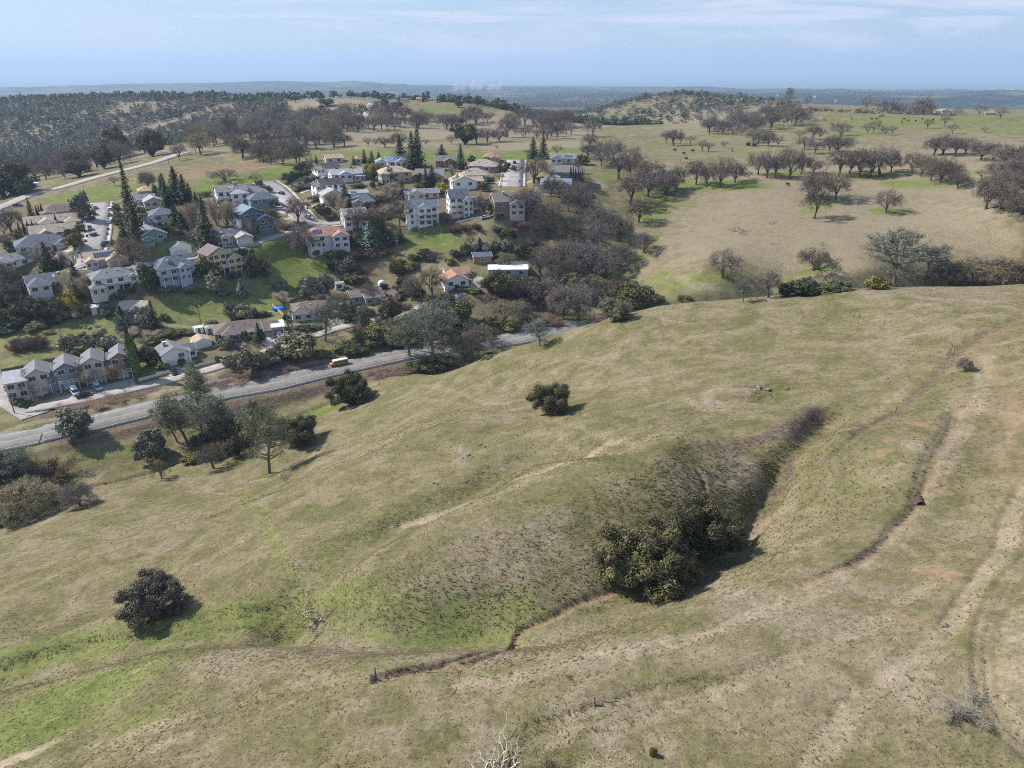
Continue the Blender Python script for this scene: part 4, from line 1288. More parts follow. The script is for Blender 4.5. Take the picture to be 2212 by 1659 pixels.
# near hill
T(0, 'N', 1390, 1256, 175, 118, "wide dark evergreen oak filling the swale, lowest of the joined clump", var=0)
T(0, 'N', 1500, 1192, 135, 112, "evergreen oak with olive-tinged neighbour in the middle of the joined clump", var=1)
T(0, 'N', 1562, 1172, 84, 62, "small dark oak joined to the upper end of the evergreen clump", var=0)
T(0, 'n', 1512, 1160, 66, 88, "olive-tinged oak crown rising from the evergreen clump")
T(0, 'q', 1476, 1112, 46, 40, "grey leafless scrub oak behind the evergreen clump", var=1)
T(0, 'N', 1332, 1244, 72, 62, "low dark oak skirting the downhill side of the evergreen clump", var=1)
T(0, 'N', 1462, 1246, 90, 66, "rounded evergreen oak between the two halves of the clump", var=0)
T(0, 'q', 335, 1325, 108, 76, "dark twiggy scrub oak alone above the green swale", var=0)
T(0, 'N', 1193, 893, 80, 66, "round olive-grey scrub oak alone on the middle of the hill", var=1)
T(0, 'N', 757, 872, 86, 66, "round evergreen oak on the slope just above the bright green patch")
T(0, 'N', 648, 958, 76, 58, "round evergreen oak on the slope beside the leaning pine")
T(0, 'G', 582, 1022, 100, 152, "tall leaning grey pine with bare dark trunk on the slope", var=0, rz=3.4, tilt=-0.10)
T(0, 'b', 697, 1352, 90, 18, "dark leafless scrub round the collapsed oak", var=1)
T(0, 'X', 690, 1352, 104, 66, "dark collapsed oak with bleached limbs in the swale", var=1)
T(0, 'X', 1078, 1668, 135, 70, "bleached white dead oak with twisted limbs at the track", var=0)
T(0, 'b', 1160, 1672, 90, 50, "grey leafless brush beside the bleached dead oak")
T(0, 'b', 1330, 1672, 110, 30, "low grey leafless brush beside the small green sapling")
T(0, 'W', 1408, 1632, 13, 18, "small olive-green sapling on the near slope")
T(0, 'b', 2075, 1540, 84, 34, "flattened grey tuft of dead stems beside the wheel track", var=1)
T(0, 'o', 2082, 800, 30, 28, "grey tuft of dead stems beside the fence corner", var=1)
PLACE = "by the creek below the highway"
Ts(0, 'O', [(350, 1034, 42, 46), (463, 1012, 55, 54), (618, 1042, 30, 28)])
T(0, 'o', 173, 1092, 60, 46, "small round leafless oak above the creek trees", var=1)
Ts(0, 'G', [(405, 958, 78, 125), (470, 962, 76, 122), (438, 940, 66, 112), (412, 880, 50, 82), (384, 955, 52, 88), (505, 955, 60, 100)])
Ts(0, 'L', [(490, 966, 90, 60), (548, 938, 76, 60), (445, 978, 70, 44), (515, 985, 42, 44)])
T(0, 'S', 335, 987, 62, 56, "grey-green round bush standing apart beside the creek pines")
T(0, 'S', 165, 942, 62, 52, "grey-green bush on the highway shoulder")
Ts(0, 'W', [(340, 1000, 40, 22), (470, 990, 40, 20), (420, 998, 40, 20)])
Ts(0, 'R', [(110, 1035, 85, 42), (65, 1050, 60, 30), (150, 1075, 45, 22)])
Ts(0, 'G', [(25, 1075, 90, 85), (60, 1065, 80, 75)])
Ts(0, 'o', [(65, 1118, 100, 72), (20, 1122, 80, 66), (100, 1085, 60, 46)])
Ts(0, 'L', [(0, 1075, 90, 80), (-40, 1110, 100, 90), (40, 1095, 70, 50)])
PLACE = "on the highway bank"
Ts(0, 'S', [(545, 797, 60, 52), (645, 770, 78, 46), (610, 775, 50, 40), (505, 790, 40, 26), (580, 790, 42, 26)])
Ts(0, 'G', [(703, 738, 64, 76), (787, 708, 32, 50), (935, 792, 120, 128), (885, 770, 80, 85), (905, 740, 70, 90), (1166, 748, 64, 70), (960, 745, 80, 80)])
Ts(0, 'M', [(1020, 782, 90, 62), (1000, 790, 60, 40), (1090, 700, 80, 64)])
Ts(0, 'O', [(1035, 752, 80, 60), (1000, 765, 60, 48), (1060, 742, 50, 40), (1130, 690, 60, 44)])
Ts(0, 'D', [(920, 795, 60, 22), (960, 790, 50, 24), (1060, 770, 50, 16), (905, 800, 40, 18), (980, 720, 70, 40), (800, 740, 60, 30), (840, 740, 70, 34), (760, 760, 60, 22), (870, 745, 60, 36)])
Ts(0, 'W', [(820, 725, 70, 28), (850, 735, 50, 26), (790, 735, 40, 18), (1100, 712, 40, 24), (1065, 705, 40, 26), (700, 768, 40, 14)])
Ts(0, 'R', [(470, 832, 60, 10), (540, 815, 70, 12), (620, 795, 60, 12), (150, 882, 60, 8), (210, 868, 60, 8), (270, 855, 60, 8), (830, 808, 70, 14), (880, 800, 50, 14), (760, 822, 60, 10)])
PLACE = "in the wooded ravine beside the highway"
Ts(0, 'L', [(1330, 690, 66, 44), (1372, 668, 84, 62), (1410, 662, 50, 30), (1240, 640, 70, 46), (1290, 620, 50, 34), (1150, 640, 70, 46), (985, 705, 80, 66), (950, 700, 70, 60)])
Ts(0, 'G', [(1318, 690, 46, 52), (1345, 690, 40, 44)])
Ts(0, 'O', [(1250, 690, 90, 90), (1215, 690, 80, 80), (1300, 650, 80, 60), (1180, 660, 70, 60), (1120, 650, 70, 54), (1310, 600, 70, 60), (1270, 580, 70, 66), (1340, 575, 60, 50), (1340, 520, 60, 60), (1290, 540, 70, 66)])
Ts(0, 'R', [(1100, 660, 70, 22), (1150, 700, 60, 24), (1190, 700, 60, 20), (1290, 695, 50, 18), (1060, 650, 60, 20)])
PLACE = "in the gully behind the near hill"
Ts(0, 'G', [(1605, 652, 40, 46), (1992, 612, 66, 72)])
T(0, 'G', 1930, 616, 112, 108, "tall spreading grey pine with forked trunk in the gully", rz=.4)
T(0, 'O', 1660, 643, 50, 58, "slim bare oak alone on the skyline of the near hill", var=2)
Ts(0, 'D', [(1730, 637, 70, 34), (1700, 638, 40, 24), (1775, 632, 60, 20), (1820, 628, 50, 18), (1480, 652, 36, 16)])
T(0, 'W', 1886, 624, 44, 28, "olive-green round bush at the foot of the forked pine")
Ts(0, 'o', [(2050, 614, 70, 46), (2090, 612, 70, 44), (2130, 616, 80, 46), (2170, 614, 70, 44), (2212, 612, 80, 46), (2015, 618, 50, 30), (2250, 610, 80, 46)])
Ts(0, 'R', [(2070, 618, 60, 20), (2150, 600, 80, 28), (2200, 590, 80, 26), (2110, 598, 70, 24), (2030, 608, 50, 18)])
# pasture across the gully
T(0, 'O', 1561, 598, 80, 58, "round bare oak on green patch above the gully, downhill of its neighbour", var=3)
T(0, 'O', 1757, 583, 70, 50, "bare oak on green patch above the gully, beside the forked pine", var=1)
T(0, 'O', 1913, 460, 56, 44, "lone bare oak on small green patch in the dry pasture", var=3)
T(0, 'X', 1593, 500, 42, 14, "dark fallen trunk lying in the dry pasture", var=1)
T(0, 'X', 1665, 483, 20, 8, "small dark stump with branches in the dry pasture", var=1)
PLACE = "at the foot of the central pasture grove"
Ts(12, 'O', [(940, 830, 150, 190), (955, 720, 200, 170), (1070, 712, 170, 150), (905, 700, 120, 120)])
PLACE = "in the long grove across the pasture"
Ts(12, 'O', [(110, 655, 95, 140), (225, 625, 150, 165), (290, 640, 140, 150), (370, 640, 190, 170), (460, 610, 120, 120), (540, 590, 70, 80), (600, 565, 130, 140), (655, 582, 150, 150), (705, 580, 110, 120),
 (790, 592, 210, 170), (860, 560, 120, 120), (935, 560, 120, 110), (1090, 575, 150, 150), (1150, 555, 130, 130), (1215, 580, 160, 150), (1280, 582, 140, 130), (1340, 562, 170, 150), (1405, 548, 110, 110)])
PLACE = "in the compact grove uphill of the lone pasture oak"
Ts(12, 'O', [(1530, 562, 120, 115), (1590, 575, 130, 125), (1645, 600, 150, 140), (1705, 612, 130, 125), (1760, 625, 140, 130), (1812, 645, 100, 100)])
PLACE = "in the long grove beside the pale hilltop track"
Ts(12, 'O', [(1660, 445, 130, 100), (1720, 442, 150, 100), (1790, 452, 140, 100), (1855, 440, 130, 90), (1950, 475, 160, 95), (2020, 482, 170, 100), (2090, 505, 170, 105), (2155, 505, 150, 100), (2210, 525, 150, 110), (2270, 540, 150, 110)])
PLACE = "in the wood edging the dry pasture"
Ts(12, 'O', [(1950, 592, 90, 80), (2030, 592, 130, 100), (2110, 605, 150, 110), (2190, 620, 160, 120), (2260, 620, 150, 120), (1980, 772, 190, 170), (2065, 772, 160, 130), (2120, 795, 150, 130), (2190, 808, 150, 130), (2215, 705, 160, 130), (2150, 685, 170, 130), (2060, 665, 140, 110), (2260, 810, 160, 140)])
PLACE = "dotted over the upper pasture"
Ts(12, 'O', [(90, 388, 110, 95), (45, 375, 90, 80), (130, 378, 80, 80), (190, 378, 80, 90), (262, 425, 90, 90), (300, 425, 90, 90), (395, 402, 65, 90), (570, 372, 110, 90), (600, 388, 100, 80), (660, 392, 110, 90), (720, 398, 80, 70),
 (850, 348, 70, 60), (880, 412, 105, 80), (930, 352, 110, 80), (975, 352, 90, 70), (940, 437, 115, 80), (1080, 432, 175, 110), (1030, 422, 110, 80), (1095, 330, 110, 80), (1100, 345, 90, 70), (1260, 318, 80, 75), (1300, 312, 90, 70), (1350, 318, 70, 60), (1372, 328, 80, 60), (1412, 322, 60, 50),
 (1625, 288, 75, 45), (1730, 272, 75, 55), (1777, 318, 80, 70), (1970, 308, 48, 40), (2065, 232, 75, 55)])

# ---- groves scattered inside outlines
def inside(p, poly):
    x, y = p; c = False; j = len(poly) - 1
    for i in range(len(poly)):
        (xi, yi), (xj, yj) = poly[i], poly[j]
        if (yi > y) != (yj > y) and x < (xj - xi) * (y - yi) / (yj - yi) + xi: c = not c
        j = i
    return c
def grove(view, code, poly, n, w, h=None, jit=.25, small=None, gap=.55):
    """n trees at random ground spots inside an outline on the ground"""
    W = [at(*px(view, *p)) for p in poly]; P2 = [(p.x, p.y) for p in W]
    xs, ys = [p[0] for p in P2], [p[1] for p in P2]
    got, tries = [], 0
    codes = code if isinstance(code, str) else ''.join(code)
    while len(got) < n and tries < n * 60:
        tries += 1
        q = (random.uniform(min(xs), max(xs)), random.uniform(min(ys), max(ys)))
        if not inside(q, P2): continue
        p = Vector((q[0], q[1], float(H(*q))))
        ww = w * VIEW[view][2] * mpp(p) * random.uniform(1 - jit, 1 + jit)
        if any((q[0] - a) ** 2 + (q[1] - b) ** 2 < (gap * 0.5 * (ww + c)) ** 2 for a, b, c in got): continue
        got.append((q[0], q[1], ww))
        cd = random.choice(codes)
        d, g = DESC[cd]
        put_plant(cd, p, ww, ww * random.uniform(.8, 1.05) * (1.2 if cd in 'GC' else .95) if h is None else None, d + " " + PLACE, g + " " + PLACE, (w * VIEW[view][2] < 17) if small is None else small)
PLACE = "in the purple-brown grove on the upper ridge"
grove(12, 'OOOO', [(240, 320), (480, 332), (700, 285), (930, 262), (900, 215), (700, 205), (450, 255), (260, 290)], 60, 85, small=True)
PLACE = "in the grove round the ridge house"
grove(12, 'OOO', [(1380, 215), (1480, 218), (1660, 212), (1650, 175), (1400, 175)], 10, 95, small=True)
grove(12, 'OOO', [(1790, 210), (1990, 205), (1980, 185), (1800, 185)], 6, 80, small=True)
grove(12, 'OO', [(1240, 180), (1360, 185), (1350, 165), (1240, 160)], 4, 80, small=True)
PLACE = "on the wooded shoulder of the ridge"
grove(12, 'LOGO', [(560, 215), (900, 180), (900, 120), (700, 140), (560, 190)], 16, 55, small=True)
PLACE = "in the grove in the dip beyond the houses"
grove(11, 'OOOOM', [(40, 430), (200, 445), (540, 440), (560, 390), (480, 345), (60, 380)], 30, 95, small=False)
PLACE = "in the narrow grove below the far green hilltop"
grove(11, 'OOOO', [(560, 420), (900, 440), (900, 395), (620, 375)], 18, 85, small=False)
PLACE = "in the thick grove behind the lone utility pole"
grove(11, 'OOOO', [(1130, 480), (1400, 492), (1640, 480), (1620, 430), (1450, 400), (1150, 400)], 36, 95, small=False)
grove(11, 'OO', [(940, 410), (1060, 410), (1060, 375), (950, 375)], 5, 85, small=False)
T(11, 'L', 890, 518, 135, 130, "big round evergreen oak at the edge of the green meadow beyond the houses")
PLACE = "along the meadow fence beyond the houses"
Ts(11, 'O', [(808, 518, 80, 66), (660, 525, 60, 70), (500, 535, 110, 80), (420, 535, 110, 70), (320, 530, 80, 80), (960, 512, 110, 90), (1020, 505, 110, 95), (1090, 500, 110, 85), (20, 545, 110, 95), (120, 535, 120, 80), (180, 525, 100, 80), (1075, 545, 36, 40)])
PLACE = "scattered on the far tan hill"
Ts(11, 'L', [(850, 298, 44, 32), (930, 326, 42, 30), (1090, 306, 52, 40), (1200, 347, 48, 42), (1320, 373, 48, 40), (1270, 340, 50, 40), (1370, 360, 40, 34), (490, 307, 62, 44), (420, 290, 42, 36), (75, 290, 76, 42), (45, 310, 32, 24), (960, 290, 60, 46), (640, 262, 50, 32), (520, 262, 40, 26)])
PLACE = "on the brown field between canyon and houses"
grove(10, 'OOOO', [(1480, 650), (1650, 680), (1960, 680), (2000, 600), (1900, 560), (1700, 570)], 16, 120, small=False)
Ts(10, 'O', [(1553, 650, 135, 120), (1150, 665, 90, 60), (735, 828, 80, 78), (950, 848, 120, 100), (1740, 690, 110, 120), (1815, 695, 110, 110), (1900, 680, 120, 110)])
grove(10, 'OOOM', [(2000, 590), (2210, 590), (2210, 500), (2040, 500)], 10, 105, small=False)
PLACE = "in the thick grove between canyon and meadow"
grove(10, 'OOOOOM', [(1090, 640), (1480, 640), (1960, 590), (2210, 520), (2210, 430), (1900, 410), (1500, 490), (1200, 560)], 85, 105, small=False, gap=.42)
PLACE = "along the canyon rim beside the country road"
grove(10, 'OOOOL', [(0, 800), (250, 810), (520, 790), (740, 700), (1060, 640), (1000, 600), (700, 660), (400, 740), (0, 740)], 34, 120, small=False, gap=.45)
T(10, 'L', 510, 770, 120, 100, "dark evergreen oak on the canyon rim above the country road")
T(10, 'L', 80, 880, 210, 150, "large dark evergreen tree beside the country road bend")
T(10, 'L', 20, 900, 150, 130, "dark evergreen tree beside the country road's lower end")
T(10, 'D', 170, 880, 90, 80, "dark bushy shrub beside the white trailer by the road")

# ---- gardens and lots between the houses, detail view by detail view
PLACE = "along the street lined with parked cars"
Ts(1, 'C', [(1690, 690, 190, 660), (1745, 850, 200, 420), (1590, 890, 210, 310), (1640, 640, 130, 330), (1960, 300, 90, 190), (2060, 330, 130, 300), (2120, 470, 150, 360), (420, 600, 85, 260), (620, 1200, 170, 310), (975, 1410, 160, 300)])
Ts(1, 'Y', [(490, 560, 26, 165), (522, 560, 26, 170), (556, 560, 28, 190), (266, 770, 22, 165), (322, 745, 24, 155), (378, 745, 24, 165), (436, 745, 26, 175), (540, 665, 22, 125), (722, 645, 28, 135), (470, 705, 22, 115), (700, 600, 22, 90), (130, 960, 26, 130), (320, 1540, 26, 190), (866, 332, 14, 38), (905, 332, 14, 38), (943, 332, 16, 48)])
T(1, 'S', 1060, 560, 180, 280, "tall grey-green rounded tree beside the parked cars")
Ts(1, 'O', [(140, 700, 270, 270), (110, 900, 200, 240), (60, 760, 200, 220), (90, 1420, 280, 300), (30, 1300, 200, 260), (40, 1640, 250, 260)])
T(1, 'O', 1680, 1140, 390, 350, "broad bare oak crowding the house with roof panels", var=0)
T(1, 'l', 945, 905, 200, 150, "round olive-green tree on the corner of the street")
T(1, 'D', 920, 790, 150, 110, "dark green bush behind the round corner tree")
Ts(1, 'D', [(1900, 1480, 190, 300), (1560, 850, 120, 120), (1470, 520, 80, 70), (1500, 640, 90, 80), (1430, 880, 80, 60), (720, 1180, 120, 90), (180, 960, 140, 80), (540, 860, 80, 50), (1830, 640, 120, 90)])
Ts(1, 'W', [(1840, 590, 120, 110), (1490, 560, 110, 100), (1020, 700, 120, 80), (240, 800, 110, 90), (60, 860, 120, 90), (1180, 1100, 70, 40), (690, 740, 70, 40)])
Ts(1, 'B', [(1080, 1110, 100, 60), (760, 1080, 180, 110), (560, 1160, 120, 150), (1560, 300, 100, 70), (480, 1120, 140, 160)])
Ts(1, 'S', [(1480, 440, 110, 80), (1460, 600, 90, 70), (1140, 560, 90, 60), (1180, 760, 80, 40), (1960, 1260, 160, 100)])
PLACE = "in the thicket above the pond"
Ts(2, 'L', [(120, 420, 300, 260), (330, 440, 260, 220), (460, 440, 240, 200), (600, 450, 260, 210), (740, 450, 220, 200), (40, 560, 250, 240)])
Ts(2, 'l', [(420, 360, 200, 130), (560, 360, 200, 130), (720, 350, 200, 120), (500, 400, 200, 120)])
T(2, 'w', 930, 380, 190, 230, "yellow-leaved tall shrub beside the small grey shed")
T(2, 'W', 980, 200, 220, 180, "olive shrub behind the yellow-leaved tall shrub")
Ts(2, 'S', [(830, 470, 150, 110), (1110, 400, 130, 110), (960, 420, 120, 80), (1320, 340, 90, 80), (60, 640, 200, 90), (300, 520, 200, 60), (520, 540, 200, 60)])
Ts(2, 'D', [(60, 600, 260, 120), (200, 560, 220, 120), (430, 600, 180, 70), (560, 560, 200, 60), (700, 520, 150, 70), (1420, 390, 140, 70), (1340, 420, 110, 60), (1640, 140, 120, 80), (1520, 210, 90, 60)])
Ts(2, 'B', [(1090, 170, 240, 260), (1180, 200, 200, 160), (980, 460, 180, 120), (60, 130, 200, 200)])
PLACE = "beside the pond and the row houses"
Ts(2, 'C', [(1560, 610, 160, 280), (1950, 565, 160, 300)])
Ts(2, 'S', [(1760, 580, 300, 270), (890, 860, 230, 190), (1345, 850, 310, 230), (1620, 560, 140, 180), (2060, 470, 110, 80)])
Ts(2, 'B', [(1680, 700, 240, 140), (1840, 760, 220, 130), (1560, 720, 160, 110), (1560, 860, 160, 130), (1900, 780, 180, 90)])
Ts(2, 'B', [(1070, 1310, 270, 300), (1440, 1260, 200, 220), (380, 1460, 230, 270), (730, 1330, 100, 90), (460, 1540, 100, 70)])
T(2, 'y', 1715, 1180, 130, 545, "tall bright green column cypress beside the row houses", var=0)
T(2, 'L', 1870, 1030, 250, 210, "dark spreading tree between cypress and white cottage")
Ts(2, 'D', [(1080, 740, 170, 100), (240, 1480, 150, 110), (300, 1560, 140, 70), (230, 1530, 110, 60), (400, 1560, 110, 50), (1960, 740, 260, 90), (2100, 700, 260, 90), (960, 940, 130, 90), (1040, 930, 110, 90), (1360, 1000, 150, 110), (2090, 1050, 70, 60)])
Ts(2, 'W', [(240, 1540, 120, 70), (180, 1500, 60, 50), (2050, 1080, 110, 80), (600, 640, 120, 40)])
Ts(2, 'R', [(200, 880, 160, 130), (320, 850, 160, 130), (440, 840, 160, 130), (550, 830, 120, 110), (240, 800, 160, 110), (400, 770, 160, 90), (520, 750, 110, 80)])
PLACE = "on the slope between blue and yellow houses"
Ts(3, 'O', [(135, 325, 250, 190), (1680, 860, 250, 330), (1480, 275, 190, 100)])
T(3, 'O', 1090, 235, 350, 150, "wide dark bare oak behind the house with white decks", var=3)
T(3, 'O', 2005, 765, 290, 320, "tall bare oak beside the bend of the curving street", var=2)
T(3, 'O', 2135, 1190, 330, 420, "tall bare oak leaning at the edge of the green slope", var=2, tilt=-.2, rz=0.3)
T(3, 'C', 890, 1065, 230, 590, "very tall dark conifer rising in front of the small grey house")
Ts(3, 'C', [(340, 425, 140, 240), (240, 425, 100, 150), (500, 485, 230, 390), (600, 505, 170, 290), (390, 645, 160, 350), (745, 565, 130, 210), (480, 830, 160, 250), (560, 850, 150, 200), (660, 470, 100, 200)])
Ts(3, 'B', [(720, 870, 220, 330), (1000, 790, 170, 300), (1120, 795, 250, 310), (1210, 780, 160, 250), (1420, 910, 170, 200), (690, 960, 140, 130), (650, 760, 160, 240), (960, 560, 160, 110), (470, 480, 70, 150)])
Ts(3, 'D', [(1620, 370, 130, 90), (860, 1400, 230, 230), (140, 1500, 190, 200), (1090, 1390, 140, 80), (620, 830, 200, 150), (1350, 1150, 110, 60), (400, 840, 160, 80), (1560, 1380, 120, 90), (1200, 1440, 160, 70), (1000, 1420, 110, 60), (1730, 560, 120, 80), (1680, 660, 110, 70), (130, 700, 120, 60), (780, 1440, 150, 110), (1330, 700, 130, 160)])
Ts(3, 'L', [(1500, 1440, 180, 300), (1590, 1350, 100, 140), (1430, 1450, 110, 120)])
Ts(3, 'S', [(980, 1640, 200, 210), (2150, 1640, 220, 200), (1100, 1660, 150, 90), (1540, 280, 90, 60), (930, 1100, 80, 50), (1820, 1600, 160, 110), (330, 1620, 150, 80)])
T(3, 'K', 1310, 1665, 150, 200, "pale blue-green young conifer on the green slope")
Ts(3, 'O', [(1640, 1515, 80, 120), (1240, 1560, 80, 100)])
Ts(3, 'W', [(640, 880, 120, 60), (500, 880, 160, 70), (470, 920, 140, 50), (420, 1600, 130, 60), (700, 1620, 160, 50), (1300, 1120, 90, 60), (60, 640, 110, 90)])
Ts(3, 'R', [(860, 1280, 110, 110), (820, 1210, 100, 60), (930, 1360, 110, 70), (1620, 1420, 120, 70), (1640, 1300, 90, 70), (850, 420, 150, 60), (1330, 800, 120, 100), (1900, 820, 180, 60), (2060, 780, 130, 50)])
PLACE = "among the houses on the upper slope"
Ts(4, 'C', [(430, 415, 60, 100), (1035, 385, 90, 165), (1130, 385, 80, 150), (1215, 365, 70, 110), (900, 415, 70, 100), (1810, 695, 130, 260), (1890, 685, 130, 240), (1510, 830, 140, 230), (690, 890, 90, 220), (800, 935, 150, 270), (1490, 1390, 140, 200), (1330, 1425, 170, 190)])
PLACE = "in the giant pair towering over the upper houses"
Ts(4, 'C', [(1640, 455, 170, 470), (1715, 455, 170, 480)])
T(4, 'C', 1490, 405, 200, 330, "broad dark conifer broader and lower than the towering pair beside it")
PLACE = "among the houses on the upper slope"
Ts(4, 'B', [(370, 505, 120, 210), (640, 960, 160, 180), (1310, 770, 170, 110), (1400, 740, 150, 110), (1220, 840, 170, 90), (1300, 850, 180, 90), (740, 1060, 170, 220), (1120, 1080, 160, 120), (2140, 560, 110, 130), (1380, 840, 200, 130)])
Ts(4, 'D', [(230, 485, 200, 100), (80, 625, 150, 110), (150, 600, 120, 90), (420, 640, 120, 70), (1350, 645, 130, 150), (1700, 650, 120, 130), (500, 1030, 180, 110), (430, 1570, 110, 90), (670, 1610, 190, 130), (900, 590, 100, 120), (560, 1010, 110, 60), (200, 560, 120, 60), (300, 540, 120, 60), (1130, 610, 110, 110), (1280, 640, 100, 70), (960, 700, 180, 50), (1240, 700, 90, 70), (1600, 820, 90, 70), (780, 1600, 120, 80), (1140, 720, 60, 90), (1780, 1600, 120, 90)])
T(4, 'l', 1150, 600, 210, 230, "olive-yellow rounded tree beside the tan tile-roofed house")
T(4, 'w', 2010, 765, 150, 120, "bright yellow flowering shrub beside the grey bungalow")
Ts(4, 'S', [(280, 650, 150, 80), (200, 735, 160, 70), (340, 705, 150, 70), (420, 870, 180, 80), (280, 720, 120, 60), (380, 600, 120, 50), (620, 1080, 140, 60), (1320, 1040, 160, 90), (1560, 1100, 120, 60), (230, 690, 120, 60)])
Ts(4, 'O', [(1480, 1190, 300, 380), (950, 1240, 330, 320), (2080, 1160, 180, 280), (1190, 1200, 260, 280), (870, 1150, 200, 200), (1060, 1180, 250, 260)])
T(4, 'K', 1110, 1475, 220, 340, "pale blue-green conifer below the brown-roofed house")
Ts(4, 'L', [(1230, 1360, 170, 280), (900, 1420, 170, 160), (970, 1450, 160, 130), (850, 1440, 110, 140), (1180, 1460, 140, 200)])
Ts(4, 'W', [(1060, 580, 110, 90), (1160, 890, 160, 90), (1330, 1090, 90, 60), (800, 1560, 110, 60), (1250, 1480, 90, 80), (1700, 700, 90, 60), (1300, 1530, 160, 50)])
Ts(4, 'R', [(1000, 1580, 280, 120), (850, 1600, 200, 90), (1150, 1590, 220, 110), (1280, 880, 200, 80), (1160, 960, 220, 70), (1330, 1320, 150, 80), (1900, 1560, 180, 60), (2140, 1260, 160, 80)])
PLACE = "round the white tall house and the wide street"
Ts(5, 'C', [(1420, 335, 140, 250), (1545, 335, 150, 290), (510, 465, 120, 300), (750, 1485, 110, 150), (270, 300, 150, 150), (570, 470, 70, 90), (1180, 1330, 60, 60)])
Ts(5, 'Y', [(1772, 605, 20, 160), (1797, 605, 20, 150), (1818, 600, 20, 150), (1842, 605, 20, 155), (1888, 680, 26, 230), (1918, 690, 26, 235), (1950, 690, 26, 230), (1985, 690, 26, 220), (2012, 685, 24, 210), (2036, 680, 24, 200)])
T(5, 'O', 1430, 650, 420, 330, "broad bare oak spreading over the wide street's edge", var=0)
Ts(5, 'O', [(1340, 300, 120, 140), (1640, 810, 300, 270), (1760, 830, 280, 260), (1380, 1010, 320, 320), (1290, 1060, 270, 300), (1200, 1040, 250, 290), (780, 1070, 250, 280), (330, 1150, 200, 280), (985, 1070, 200, 330), (940, 570, 150, 110), (640, 1440, 170, 180), (1000, 620, 140, 90), (880, 760, 120, 80), (1720, 300, 200, 130), (400, 460, 110, 110), (1900, 520, 250, 160)])
T(5, 'O', 1615, 1340, 480, 470, "massive lilac-grey bare oak below the brown shingled house", var=3)
PLACE = "in the oak wood between houses and dry pasture"
Ts(5, 'O', [(2085, 1070, 360, 400), (1950, 910, 320, 300), (1860, 1000, 280, 300), (1830, 1360, 280, 300), (1860, 1640, 420, 330), (1560, 1640, 360, 260), (2060, 700, 260, 160), (1700, 1640, 300, 240), (1930, 1250, 260, 240), (2200, 1180, 300, 280), (1440, 1150, 280, 260)])
Ts(11, 'O', [(1612, 600, 110, 110), (1690, 642, 130, 140), (1760, 610, 150, 120), (1860, 690, 170, 150), (1790, 720, 170, 140), (1900, 740, 180, 150), (1980, 780, 190, 150), (2130, 780, 110, 140), (2060, 800, 140, 130), (1620, 540, 100, 90), (1680, 600, 110, 90)])
Ts(0, 'O', [(1400, 425, 70, 62), (1360, 440, 70, 66), (1440, 420, 50, 46), (1380, 480, 60, 50), (1300, 500, 70, 60), (1390, 545, 50, 44)])
T(11, 'l', 1580, 635, 75, 56, "olive-green tree at the meadow end of the cypress house")
Ts(5, 'D', [(800, 750, 150, 110), (1280, 1570, 180, 150), (1000, 1090, 110, 60), (860, 650, 90, 70), (1500, 620, 120, 50), (1170, 490, 90, 70), (1090, 460, 90, 70), (640, 370, 80, 50), (980, 510, 110, 80), (1050, 500, 90, 60), (420, 1540, 120, 60), (1420, 1440, 110, 60)])
Ts(5, 'S', [(960, 1250, 160, 90), (850, 1510, 170, 130), (950, 1480, 150, 110), (1090, 1510, 160, 150), (40, 1560, 120, 70), (560, 1530, 110, 120), (280, 1100, 110, 100), (700, 1500, 110, 80)])
Ts(5, 'W', [(910, 1010, 130, 100), (640, 360, 90, 60), (1070, 1310, 120, 80), (570, 1560, 110, 100), (120, 800, 110, 80)])
Ts(5, 'R', [(430, 1260, 160, 90), (560, 1230, 200, 80), (700, 1230, 160, 80), (1250, 1200, 260, 90), (1000, 470, 140, 70), (1150, 1260, 160, 60)])
PLACE = "in the gardens round the red-roofed house"
Ts(6, 'S', [(590, 670, 230, 240), (800, 640, 220, 250), (1030, 370, 200, 200), (1270, 1060, 150, 280), (230, 570, 110, 120), (1080, 970, 230, 240), (720, 660, 160, 150), (1700, 700, 120, 90)])
T(6, 'w', 1120, 730, 170, 130, "yellow shrub beside the grey-roofed garden house")
Ts(6, 'W', [(1060, 470, 130, 110), (1760, 640, 160, 110), (1670, 390, 150, 200), (1900, 640, 180, 120), (1850, 330, 180, 110), (1000, 860, 150, 120), (1700, 300, 150, 120)])
Ts(6, 'L', [(1190, 490, 220, 150), (1780, 600, 220, 200), (1610, 960, 250, 300), (860, 330, 120, 130), (900, 180, 180, 110), (1700, 380, 150, 150)])
Ts(6, 'O', [(950, 890, 280, 300), (1330, 700, 270, 250), (1870, 700, 300, 350), (2125, 660, 380, 450), (1130, 620, 120, 100), (1480, 660, 170, 120), (860, 800, 200, 180)])
Ts(6, 'B', [(250, 740, 200, 170), (750, 720, 200, 110), (1000, 760, 170, 150), (1600, 760, 200, 110), (1750, 800, 170, 80)])
Ts(6, 'P', [(312, 1035, 130, 280), (360, 1035, 110, 250)])
Ts(6, 'D', [(500, 1050, 200, 50), (620, 1060, 170, 60), (1330, 900, 170, 110), (1260, 860, 130, 90), (1800, 520, 120, 90), (1500, 560, 90, 70), (30, 900, 90, 70), (290, 960, 90, 100)])
Ts(6, 'R', [(1450, 1050, 280, 120), (1200, 1110, 240, 90), (1500, 960, 200, 90), (1750, 820, 200, 90), (1050, 250, 200, 90), (1250, 340, 220, 80), (1180, 190, 220, 90)])
Ts(7, 'L', [(1000, 670, 380, 300), (880, 640, 200, 200), (1150, 640, 250, 200), (180, 260, 130, 80), (520, 270, 140, 90)])
Ts(7, 'G', [(1080, 350, 190, 140), (980, 350, 130, 90)])
